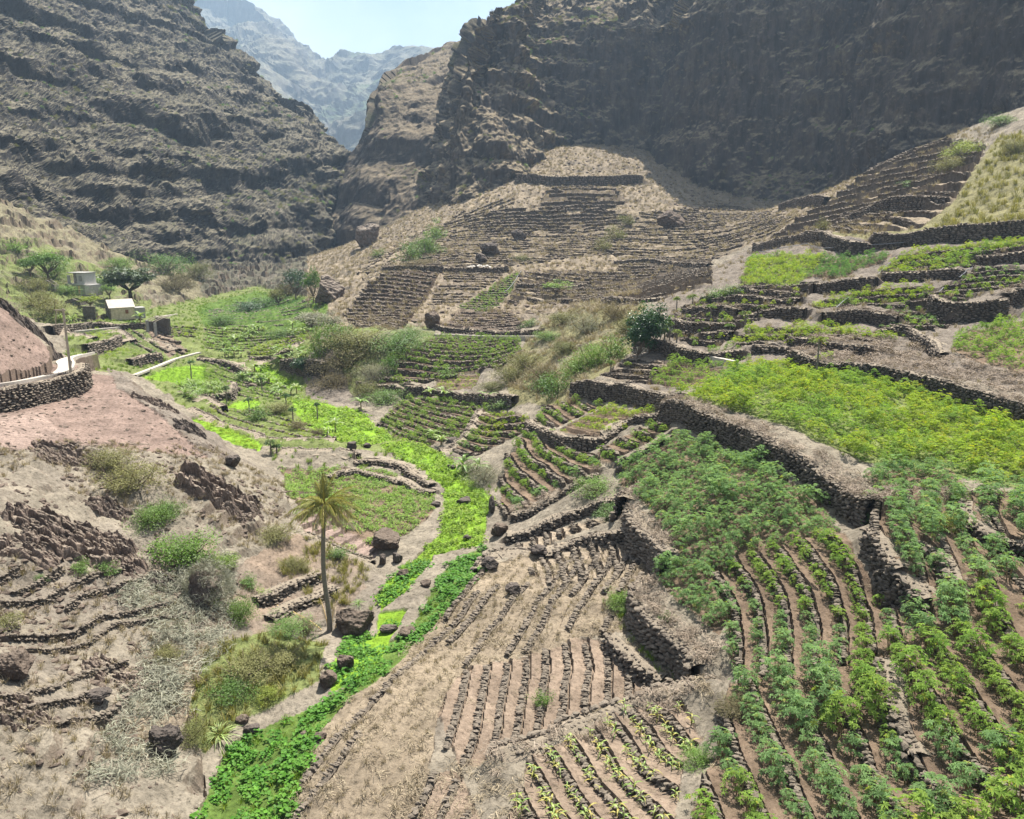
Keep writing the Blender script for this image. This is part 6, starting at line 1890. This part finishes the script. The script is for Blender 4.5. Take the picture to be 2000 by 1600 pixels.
BP = [(440, 672, 14, 40, 16), (465, 660, 14, 44, 14), (500, 650, 8, 30, 12), (590, 650, 8, 40, 14), (575, 700, 12, 44, 16), (540, 690, 6, 30, 12), (480, 735, 10, 44, 20), (520, 752, 12, 50, 22), (560, 775, 7, 40, 20), (455, 690, 6, 30, 12)]
bi = 0
for cx, cy, n, sx, sy in BP:
    for k in range(n):
        broad(cx + rng.uniform(-.5, .5) * sx * 1.6, cy + rng.uniform(-.5, .5) * sy * 1.5, rng.uniform(.7, 1.15) * .9, BN, 'banana_plant', 'banana plant in the green groves of the valley floor', 'banana plant', 85, 'banana plants of the valley groves')
for k in range(26):
    broad(390 + rng.uniform(-42, 42), 765 + rng.uniform(-14, 14), rng.uniform(.8, 1.2), CN, 'sugar_cane', 'clump of arching cane on the walled bed in the left valley', 'sugar cane', 78, 'cane clumps on the walled bed')
for px_, py_, s, lab in ((640, 850, .9, 'leafy plantain by the bright streambed in the left valley'), (655, 842, .8, 'second plantain by the bright streambed'), (905, 922, 1.0, 'long-leaved plantain at the right bank of the streambed'), (935, 925, .9, 'plantain right of the long-leaved one on the streambed bank'), (862, 868, 1.0, 'plantain at the lower tip of the central plots'), (845, 855, .9, 'plantain at the lower left tip of the central plots'),
                          (868, 782, 1.2, 'pale plantain under the central dark wall'), (840, 778, .8, 'small plantain under the central dark wall'), (950, 790, .9, 'plantain at the head of the central right plot'), (705, 800, .9, 'plantain at the foot of the bushy spur'), (770, 700, 1.1, 'pale plantain on the right shoulder of the spur'), (265, 640, 1.3, 'banana clump in front of the small house'), (275, 632, 1.2, 'banana clump right of the small house'),
                          (118, 625, 1.5, 'cane clump left of the small house'), (140, 628, 1.5, 'second cane clump left of the small house'), (150, 622, 1.3, 'third cane clump left of the small house'), (110, 610, 1.5, 'tall leafy plant left of the garden wall')):
    broad(px_, py_, s, BN if 'plantain' in lab or 'banana' in lab else CN, 'banana_plant', lab, 'banana plant', 90 if py_ < 660 else 60)
for px_, py_, s, lab in ((428, 1440, 1.0, 'tall grass tuft near the bottom left'), (700, 1180, .55, 'spiky tuft beside the flat ledge stone'), (585, 1300, .5, 'spiky tuft left of the potato strip'), (1605, 975, .7, 'grass tuft at the foot of the long tall wall'), (1770, 1325, .35, 'small spiky tuft among the nearest cassava')):
    broad(px_, py_, s, AG, 'grass_tuft', lab, 'grass tuft', 20)

M_pap = make_leaf_mat('papaya_leaf', (.13, .20, .04), (.20, .25, .05), .3)
M_papd = make_leaf_mat('papaya_dark_leaf', (.06, .12, .035), (.09, .15, .04), .25)


def papaya(px, py, top, w, label, ymin, seed, dark=False):
    p = gp(px, py, ymin); k = px_m(p)
    H = (py - top) / k; R = w / k / 2
    t = thing('papaya_tree', label, 'papaya tree', tuple(p))
    q = np.random.default_rng(seed)
    mb = MB(); mb.tube([[0, 0, -.2], [.04, 0, H * .5], [0, 0, H * .92]], [.09, .075, .05], 7); obj('trunk', mb.mesh('trunk', M_palmtrunk), t)
    V_, c = cassava_mesh(seed + 400, M_papd if dark else M_pap, 1.0, 1.0, 26, 7)
    mb = MB()
    n = len(V_.vertices); co = np.empty(n * 3, np.float32); V_.vertices.foreach_get('co', co); co = co.reshape(-1, 3)
    cc = np.repeat(c, 28, 0)                       # leaf size grown about each leaf's own middle
    loc = (cc * np.array([R, R, min(H * .45, R * 1.1)]) + (co - cc) * 1.9)
    V_.vertices.foreach_set('co', loc.astype(np.float32).ravel())
    obj('crown', V_, t, loc=(0, 0, H - min(H * .45, R * 1.1)))
    for e in c[::2]:
        e = e * np.array([R, R, min(H * .45, R * 1.1)]) + np.array([0, 0, H - min(H * .45, R * 1.1)])
        mb.tube([[0, 0, H * .86], (np.array([0, 0, H * .9]) + e) / 2 + np.array([0, 0, .03]), e], [.014, .01, .007], 4)
    obj('leaf_stalks', mb.mesh('leaf_stalks', M_stem), t)


for i, a_ in enumerate(((1593, 740, 655, 38, 'papaya tree standing in the brightest field against the dark wall', 50), (1297, 664, 640, 17, 'small papaya tree at the left end of the papaya terraces', 70), (1321, 604, 580, 13, 'thin papaya tree above the dark broad-leaved tree', 80), (1387, 624, 594, 19, 'slim papaya tree in the middle of the papaya terraces', 80), (1433, 588, 564, 10, 'thin papaya at the wall with red vine', 80),
                          (1307, 668, 628, 15, 'pale papaya tree next to the left end one', 70), (1321, 670, 643, 20, 'bushy low papaya tree at the terrace corner', 70), (1455, 632, 607, 24, 'yellowish papaya bush on the papaya terraces', 80), (1352, 600, 575, 24, 'leafy papaya above the slim one', 80), (1425, 648, 634, 18, 'low papaya bush near the rounded wall end', 75), (1192, 728, 703, 17, 'papaya tree on the bare steps', 70), (1225, 725, 706, 14, 'small papaya on the bare steps', 70),
                          (1355, 668, 658, 20, 'papaya bush on the lowest papaya terrace', 75), (1490, 612, 596, 22, 'low papaya on the upper papaya terrace', 85))):
    papaya(*a_, i)
for i, a_ in enumerate(((374, 742, 703, 20, 'dark papaya tree above the cane bed', 80), (443, 788, 753, 16, 'dark papaya at the stone corner', 75), (529, 888, 857, 26, 'dark papaya tree on the strip above the boulder wall', 66), (559, 800, 768, 18, 'dark papaya in the valley grove', 78), (620, 822, 786, 12, 'thin papaya beside the bright streambed', 78), (572, 822, 795, 16, 'dark papaya behind the valley scrub', 75), (487, 806, 776, 22, 'round papaya in the bright square bed', 75), (512, 770, 735, 16, 'papaya among the bananas', 80), (540, 885, 866, 18, 'small papaya next to the one above the boulder wall', 66))):
    papaya(*a_, i + 30, True)


def maize(seed):
    q = np.random.default_rng(seed)
    mb = MB()
    mb.tube([[0, 0, -.05], [.01, 0, .35], [0, .01, .6]], [.014, .011, .006], 5, col=(1, .9, .6))
    for k in range(8):
        a = k * 2.5 + q.uniform(-.4, .4); l = q.uniform(.28, .5); z0 = .08 + .06 * k
        t = np.linspace(0, 1, 5); d = np.array([math.cos(a), math.sin(a)]); s = np.array([-d[1], d[0], 0])
        r = l * t * .85; z = z0 + l * (.75 * t - .85 * t * t)
        w = (.055 * np.sin(np.clip(t + .12, 0, 1) * math.pi) + .004)[:, None]
        c_ = np.stack([d[0] * r, d[1] * r, z], -1)
        V = np.concatenate([c_ + s * w * .5, c_ - s * w * .5])
        tt = q.uniform(.75, 1.3)
        mb.add(V, [[i, i + 1, 6 + i, 5 + i] for i in range(4)], c=(tt * (1.5 if q.random() < .3 else 1), tt * 1.1, tt))
    return mb


M_mz = make_leaf_mat('maize_leaf', *TONES['maize'], transl=.3)
MZ = [maize(s).mesh('maize_plant', M_mz) for s in range(4)]
d = PLOTS['maize plot']; k = np.where(d['mask'])
t, a = row_t(d, GX[k], GY[k])
n = 0
for r in range(int(t.min()) - 1, int(t.max()) + 2):
    for aa in np.arange(a.min(), a.max(), .42):
        aa += rng.uniform(-.12, .12)
        x = d['o'][0] + d['v'][0] * aa + d['n'][0] * (r + .6) * d['spacing']; y = d['o'][1] + d['v'][1] * aa + d['n'][1] * (r + .6) * d['spacing']
        if y < 15 or n >= 260 or rng.random() < .25: continue
        qx, qy = pix(x, y, samp(Z0, x, y))
        if not inpoly(np.array([qx]), np.array([qy]), d['poly'])[0] or qy > 1640: continue
        o = obj('maize_plant', MZ[n % 4], loc=(x, y, gz(x, y)), rot=(0, 0, rng.uniform(0, 6.28)), scale=rng.uniform(.6, 1.15))
        tag(o, 'young pale green maize plant on the narrow brown strips at the bottom', 'maize plant', 'young maize plants at the bottom')
        n += 1

# bushes clinging to the ledges of the mountains: too many and too small to count
source('ledge_bush', [SHR['olive', 'f'][0][0], SHR['green', 'f'][1][0], SHR['brown', 'f'][2][0], SHR['olive', 'f'][1][0]])
for gi_, n_, nm in ((0, 1500, 'left mountain'), (2, 260, 'middle spur'), (3, 900, 'right cliff')):
    G_ = NETS[gi_]; nn_ = grid_normals(G_)
    w_ = (np.clip(np.abs(nn_[..., 2]) - .5, 0, 1) * np.clip(fbm3(G_, .03, 3, 41.0) * 5 + .4, 0.02, 1)).ravel()
    c_ = np.cumsum(w_); i_ = np.searchsorted(c_, rng.random(n_) * c_[-1])
    p_ = G_.reshape(-1, 3)[i_]
    scatter('ledge_bushes', 'ledge_bush', p_, rng.uniform(.35, 1.3, n_) * np.clip(p_[:, 1] / 300, .8, 1.5), 'small bushes on the ledges of the ' + nm, 'bushes')
# ------------------------------------------------------------------ buildings
M_conc = make_plain('grey_concrete', (.30, .29, .27), .2, 3, .9, .2)
M_render = make_plain('cream_render', (.46, .39, .28), .3, 2.5, .9, .2)
M_white = make_plain('whitewash', (.50, .48, .45), .15, 3, .9, .1)
M_roof = make_plain('pale_roof_sheet', (.46, .41, .34), .2, 2, .7, .1)
M_pathc = make_plain('path_concrete', (.40, .36, .31), .2, 2, .9, .2)
M_wood = make_plain('weathered_wood', (.33, .285, .22), .25, 5, .9, .3)
M_door = make_plain('brown_door', (.20, .09, .05), .25, 5, .8, .1)
M_pink = make_plain('pink_paint', (.62, .26, .22), .15, 4, .8, .1)
M_pane = make_plain('window_pane', (.10, .12, .13), .2, 3, .25, 0)
M_block = make_stone_mat('block_wall', (.12, .105, .09), (.17, .15, .13), (.24, .21, .18), vor=2.6, dust_f=.3)
M_pipe = make_plain('grey_pipe', (.22, .22, .23), .15, 5, .5, 0)


def part(name, mb, mat, parent, label=None):
    o = obj(name, mb.mesh(name, mat, tone=True), parent)
    if label: o['label'] = label
    return o


def roof_prism(L, W, h0, h1, over=.12, th=.10):
    """gable roof: ridge along x"""
    mb = MB()
    for s in (-1, 1):
        x = L / 2 + over; y = W / 2 + over
        a = [(-x, 0, h1), (x, 0, h1), (x, s * y, h0 - .05), (-x, s * y, h0 - .05)]
        b_ = [(p[0], p[1], p[2] + th) for p in a]
        mb.add(a + b_, [[0, 1, 2, 3], [4, 5, 6, 7], [0, 1, 5, 4], [1, 2, 6, 5], [2, 3, 7, 6], [3, 0, 4, 7]])
    return mb


# small house: gable to the left, cream long wall to the right
hp = gp(216, 626, 110); hz = hp[2] - .1
ang = math.radians(36)
hs = thing('small_house', 'small cream-walled house with a pale gabled roof on the stone platform', 'house', (hp[0] + .35, hp[1] + 3.2, hz), ang)
L_, W_, h0, h1 = 4.2, 3.9, 2.2, 3.5
mb = MB(); mb.box((0, -W_ / 2 + .1, h0 / 2), (L_ - .01, .2, h0)); part('long_wall', mb, M_render, hs, 'stained cream long wall')
mb = MB(); mb.box((0, W_ / 2 - .1, h0 / 2), (L_ - .01, .2, h0)); part('wall', mb, M_conc, hs)
for s in (-1, 1):
    x = s * (L_ / 2 - .1); mb = MB()
    mb.add([(x - .1, -W_ / 2, 0), (x - .1, W_ / 2, 0), (x - .1, W_ / 2, h0), (x - .1, 0, h1), (x - .1, -W_ / 2, h0), (x + .1, -W_ / 2, 0), (x + .1, W_ / 2, 0), (x + .1, W_ / 2, h0), (x + .1, 0, h1), (x + .1, -W_ / 2, h0)],
           [[0, 1, 2, 4], [5, 6, 7, 9], [0, 1, 6, 5], [1, 2, 7, 6], [2, 3, 8, 7], [3, 4, 9, 8], [4, 0, 5, 9]], [[2, 3, 4], [7, 8, 9]])
    part('gable_wall', mb, M_block, hs)
part('roof', roof_prism(L_, W_, h0, h1), M_roof, hs)
mb = MB(); mb.box((.75, -W_ / 2 - .02, 1.45), (.5, .08, .7)); part('window', mb, M_door, hs)
mb = MB(); mb.box((-L_ / 2 - .02, .5, 1.35), (.08, .35, .35)); part('window', mb, M_pane, hs)
mb = MB(); mb.box((L_ / 2 + .9, -.4, .95), (1.8, 2.4, 1.9)); mb.box((L_ / 2 + .9, -.4, 1.95), (1.95, 2.55, .1)); part('annex', mb, M_conc, hs, 'grey flat-roofed annex')
mb = MB(); mb.box((-L_ / 2 - .07, 1.0, 2.22), (.08, 1.8, .12)); part('ledge', mb, M_conc, hs)
p0 = gp(164, 620, 110); p1 = gp(188, 625, 110)
gw_ = obj('garden_wall', None); COL.objects.unlink(gw_); bpy.data.objects.remove(gw_)
mb = MB(); v = p1 - p0; l = float(np.linalg.norm(v[:2])); a_ = math.atan2(v[1], v[0])
mb.box((l / 2, 0, .8), (l, .25, 2.2)); mb.box((l / 2, 0, 1.95), (l + .1, .35, .1))
o = obj('garden_wall', mb.mesh('garden_wall', M_block), loc=tuple(p0), rot=(0, 0, a_)); tag(o, 'grey block garden wall left of the small house', 'wall')

# two-storey house
up = gp(150, 577, 130); uz = up[2] - .2
h2 = thing('hillside_house', 'unfinished grey and white two-storey house on the left hillside', 'house', (up[0] + .3, up[1] + 2.5, uz), math.radians(-14))
mb = MB(); mb.box((.9, 0, 1.15), (4.4, 3.6, 2.3)); part('lower_storey', mb, M_conc, h2)
mb = MB(); mb.box((-.35, 0, 2.38), (4.4, 3.9, .16)); part('floor_slab', mb, M_white, h2)
mb = MB(); mb.box((.85, .1, 3.56), (1.9, 3.3, 2.2)); part('white_room', mb, M_white, h2)
mb = MB(); mb.box((-1.2, .9, 3.56), (2.2, 1.7, 2.2)); part('porch_room', mb, M_conc, h2)
mb = MB(); mb.box((-.15, .1, 4.74), (4.2, 3.6, .14)); part('roof', mb, M_conc, h2)
mb = MB(); mb.box((-2.65, -.9, 3.3), (.7, .15, 1.8)); part('white_panel', mb, M_white, h2)
mb = MB(); mb.box((2.5, -1.83, 1.2), (1.1, .1, 2.0)); part('white_wall_panel', mb, M_white, h2)
for x, z, w_, h_, m_, nm in ((.85, 3.6, .6, 1.0, M_conc, 'window'), (-1.2, 3.5, 1.0, 1.1, M_pane, 'window'), (-.75, 1.25, .55, 1.6, M_pink, 'door'), (.55, 1.25, .5, 1.6, M_pink, 'door'), (-.1, 1.4, .6, 1.0, M_pane, 'window')):
    y = -1.58 if nm == 'window' and z > 3 and x > 0 else (.03 if z > 3 else -1.83)
    mb = MB(); mb.box((x, y, z), (w_, .08, h_)); f = part(nm, mb, m_, h2)
    mb = MB()
    for s in (-1, 1): mb.box((x + s * (w_ / 2 + .04), y - .01, z), (.07, .1, h_ + .14)); 
    for s in (-1, 1): mb.box((x, y - .015, z + s * (h_ / 2 + .04)), (w_ - .01, .1, .07))
    part('frame', mb, M_white if m_ is M_pane else M_conc, f)

# ruins
def ruin(px, py, w, h, ymin, rz, label, name, gable=True, lean=False):
    p = gp(px, py, ymin); k = px_m(p); W, H = w / k, h / k
    t = thing(name, label, 'ruin', tuple(p - np.array([0, 0, .3])), rz)
    e = H * .62
    for y, nm in ((0, 'front_wall'), (W * .8, 'back_wall')):
        mb = MB()
        pr = [(-W / 2, e), (-W * .25, e + (H - e) * .55), (0, H), (W * .22, e + (H - e) * .5), (W / 2, e * .9)] if gable else [(-W / 2, H), (-W * .1, H * .97), (W * .2, H * .9), (W / 2, H * .75), (W / 2 + .01, H * .7)]
        V = [(x, y + s, 0) for s in (-.2, .2) for x, _ in pr] + [(x, y + s, z) for s in (-.2, .2) for x, z in pr]
        Q_ = []
        for i in range(4):
            Q_ += [[i, i + 1, 11 + i, 10 + i], [5 + i, 6 + i, 16 + i, 15 + i], [10 + i, 11 + i, 16 + i, 15 + i]]
        Q_ += [[0, 5, 15, 10], [4, 9, 19, 14]]
        mb.add(V, Q_); part(nm, mb, M_block, t)
    for s in (-1, 1):
        mb = MB(); mb.box((s * (W / 2 - .2), W * .4, e * .45), (.4, W * .8 - .41, e * .9)); part('side_wall', mb, M_block, t)
    mb = MB(); mb.box((W * .12, -.22, H * .27), (W * .22, .1, H * .5)); part('doorway', mb, M_pane, t)
    return t


ruin(94, 568, 26, 24, 120, math.radians(12), 'dark roofless stone ruin with one pointed gable', 'stone_ruin')
ruin(75, 566, 16, 12, 120, math.radians(5), 'low broken ruin wall beside the gabled ruin', 'stone_ruin', False)
ruin(143, 594, 30, 14, 115, 0, 'dark vaulted stone shed beside the yellow-green tree', 'stone_shed', True)
sp_ = gp(300, 652, 100)
sd = thing('lean_to_shed', 'roofless stone lean-to shed with two grey posts by the stepped plots', 'shed', tuple(sp_), math.radians(-30))
for x, h_ in ((-1.0, 2.3), (1.0, 2.0)):
    mb = MB(); mb.box((x, -.3, h_ / 2 - .3), (.35, .35, h_ + .4)); part('post', mb, M_conc, sd)
mb = MB(); mb.box((0, 2.0, 1.0), (3.2, .4, 2.8)); part('back_wall', mb, M_block, sd)
mb = MB(); mb.box((-1.45, .9, .8), (.35, 1.8, 2.2)); part('side_wall', mb, M_block, sd)
for x in (-1.2, -.3, .6, 1.3):
    mb = MB(); mb.tube([[x, -.5, 2.1], [x + .1, 1.0, 2.6], [x, 2.2, 2.75]], .07, 5); part('beam', mb, M_wood, sd)

# poles
for (bx, by, tx, ty, ym, lab, r) in ((140, 742, 123, 603, 60, 'pale leaning utility pole beside the bend of the path', .12), (107, 655, 110, 608, 90, 'thin grey pole behind the leaning utility pole', .09)):
    p = gp(bx, by, ym); t_ = at_y(tx, ty, p[1])
    mb = MB(); v = t_ - p; mb.tube([(0, 0, -.4), tuple(v * .5), tuple(v)], [r, r * .85, r * .7], 8)
    o = thing('utility_pole', lab, 'pole', tuple(p))
    part('shaft', mb, M_wood, o)
    if r > .1:
        mb = MB(); mb.box(tuple(v + np.array([-.25, 0, -.12])), (.9, .1, .1)); part('crossarm', mb, M_wood, o)


# paths, channels
def ribbon(line, width, th, mat, name, label, ymin, kind=None, cat=None, lift=.12, smooth_z=True):
    q = P(line)
    w3 = hit([a for a, _ in q], [b for _, b in q], ymin, Z)
    n = max(12, int(np.linalg.norm(np.diff(w3, axis=0), axis=1).sum() / .6))
    C3 = catmull(w3, n)
    C3[:, 2] = np.maximum(samp(Z, C3[:, 0], C3[:, 1]), C3[:, 2])
    if smooth_z:
        C3[:, 2] = np.convolve(np.pad(C3[:, 2], 3, 'edge'), np.ones(7) / 7, 'valid')
    d = np.gradient(C3[:, :2], axis=0); d /= np.linalg.norm(d, axis=1, keepdims=True) + 1e-9
    s = np.stack([-d[:, 1], d[:, 0]], -1)
    V = []
    for o_, z in ((-1, -th), (-1, lift), (1, lift), (1, -th)):
        V.append(np.concatenate([C3[:, :2] + s * o_ * width / 2, (C3[:, 2] + z)[:, None]], 1))
    V = np.stack(V); ix = np.arange(4 * n).reshape(4, n)
    Q_ = np.stack([ix[:-1, :-1], ix[:-1, 1:], ix[1:, 1:], ix[1:, :-1]], -1).reshape(-1, 4)
    o = obj(name, mesh_np(name, V.reshape(-1, 3), Q_, mat, np.ones((4 * n, 3))))
    if kind: o['kind'] = kind
    else: tag(o, label, cat)
    return C3, s


sp3 = np.stack([-tn_[:, 1], tn_[:, 0]], -1)
V = np.stack([np.concatenate([PATH3[:, :2] + sp3 * o_ * .55, (PATH3[:, 2] + z)[:, None]], 1) for o_, z in ((-1, -.3), (-1, .06), (1, .06), (1, -.3))])
ix = np.arange(4 * 80).reshape(4, 80)
obj('path', mesh_np('path', V.reshape(-1, 3), np.stack([ix[:-1, :-1], ix[:-1, 1:], ix[1:, 1:], ix[1:, :-1]], -1).reshape(-1, 4), M_pathc, np.ones((320, 3))), kind='structure')
V = np.stack([np.concatenate([PATH3[:, :2] + sp3 * o_, (PATH3[:, 2] + z)[:, None]], 1) for o_, z in ((-.75, -.2), (-.75, .22), (-.56, .22), (-.56, -.2))])
tag(obj('parapet', mesh_np('parapet', V.reshape(-1, 3), np.stack([ix[:-1, :-1], ix[:-1, 1:], ix[1:, 1:], ix[1:, :-1]], -1).reshape(-1, 4), M_pathc, np.ones((320, 3)))), 'low pale parapet along the outer edge of the winding path', 'parapet')
ribbon('262,733 300,719 345,701 390,689', .6, .15, M_pathc, 'path', '', 90, 'structure', lift=.10)
ribbon('1246,684 1300,690 1370,700 1436,712', .45, .5, M_pathc, 'water_channel', 'thin pale concrete water channel on the right slope', 60, cat='channel', lift=.35)
ribbon('848,656 900,658 960,660 1052,660', .4, .5, M_pathc, 'water_channel', 'thin pale concrete water channel above the central plots', 90, cat='channel', lift=.3)
ribbon('130,652 200,645 245,641', .5, .4, M_pathc, 'water_channel', 'pale channel at the foot of the house platform', 95, cat='channel', lift=.3)
ribbon('305,622 345,616', .5, .4, M_pathc, 'water_channel', 'pale channel right of the roofless shed', 110, cat='channel', lift=.3)
# stone wall carrying the near path
Lp = PATH3[2:52, :2] - sp3[2:52] * 1.12
build_wall(dict(L=Lp, n=sp3[2:52], h=1.7, label='dark mortared stone wall carrying the pale path at the left edge', top=-.1, detail=3, drop=1), 77)
# hoses across the upper terraces
for i, (ln_, lab) in enumerate((('1714,541 1733,524 1753,511', 'grey hose crossing beside the deep green plot'), ('1633,608 1646,596 1658,586', 'grey hose above the dark middle wall'), ('1873,548 1886,537 1899,528', 'grey hose at the right end of the yellow rows'), ('1833,577 1843,568', 'short grey hose beside the square bastion'), ('1480,497 1600,490 1700,484 1800,476', 'long thin hose along the foot of the high wall'), ('985,575 1000,560 1018,532', 'hose along the right edge of the green steps'))):
    q = P(ln_); w3 = hit([a for a, _ in q], [b for _, b in q], 60, Z); c3 = catmull(w3, 16); c3[:, 2] = np.maximum(samp(Z, c3[:, 0], c3[:, 1]), c3[:, 2]) + .35
    mb = MB(); mb.tube(c3, .025 + .0002 * c3[0, 1], 5)
    tag(obj('hose', mb.mesh('hose', M_pipe)), lab, 'hose')
# heap of pale stones above the green steps
M_pale = make_stone_mat('pale_stone', (.5, .46, .40), (.6, .56, .5), (.7, .66, .6), dust=(.7, .66, .6))
J = Joiner(); n = 40
q = np.array([gp(a, 524 + rng.uniform(-2, 2), 140) for a in rng.uniform(912, 958, n)])
s = rng.uniform(.25, .5, n)[:, None]
J.add(SLO, rng.integers(0, 8, n), q + np.array([0, 0, .2]), s * [1, 0, 0], s * [0, 1, 0], s * [0, 0, .8], rng.uniform(.8, 1.1, n))
tag(obj('stone_heap', J.mesh('stone_heap', M_pale)), 'row of pale stones lying above the green steps', 'stone heap')
boulder(1962, 1226, 14, 9, 'small white stone lying among the nearest cassava', M_pale, seed=91, sub=3, name='white_stone', cat='stone')
# ------------------------------------------------------------------ air
hm = bpy.data.materials.new('haze_air'); hm.use_nodes = True
hn, hl = hm.node_tree.nodes, hm.node_tree.links
hn.clear()
ho = hn.new('ShaderNodeOutputMaterial'); hv = hn.new('ShaderNodeVolumePrincipled')
hv.inputs['Color'].default_value = (.55, .76, 1.0, 1)
hv.inputs['Density'].default_value = 0.00020
hv.inputs['Anisotropy'].default_value = 0.2
hl.new(hv.outputs[0], ho.inputs['Volume'])
zs = max((G[..., 2].max() for G in NETS), default=400)
mb = MB(); mb.box((0, 1700, (zs + 5 - 12) / 2), (5200, 3600, zs + 5 + 12))
hz_ = obj('haze', mb.mesh('haze', hm), kind='stuff')
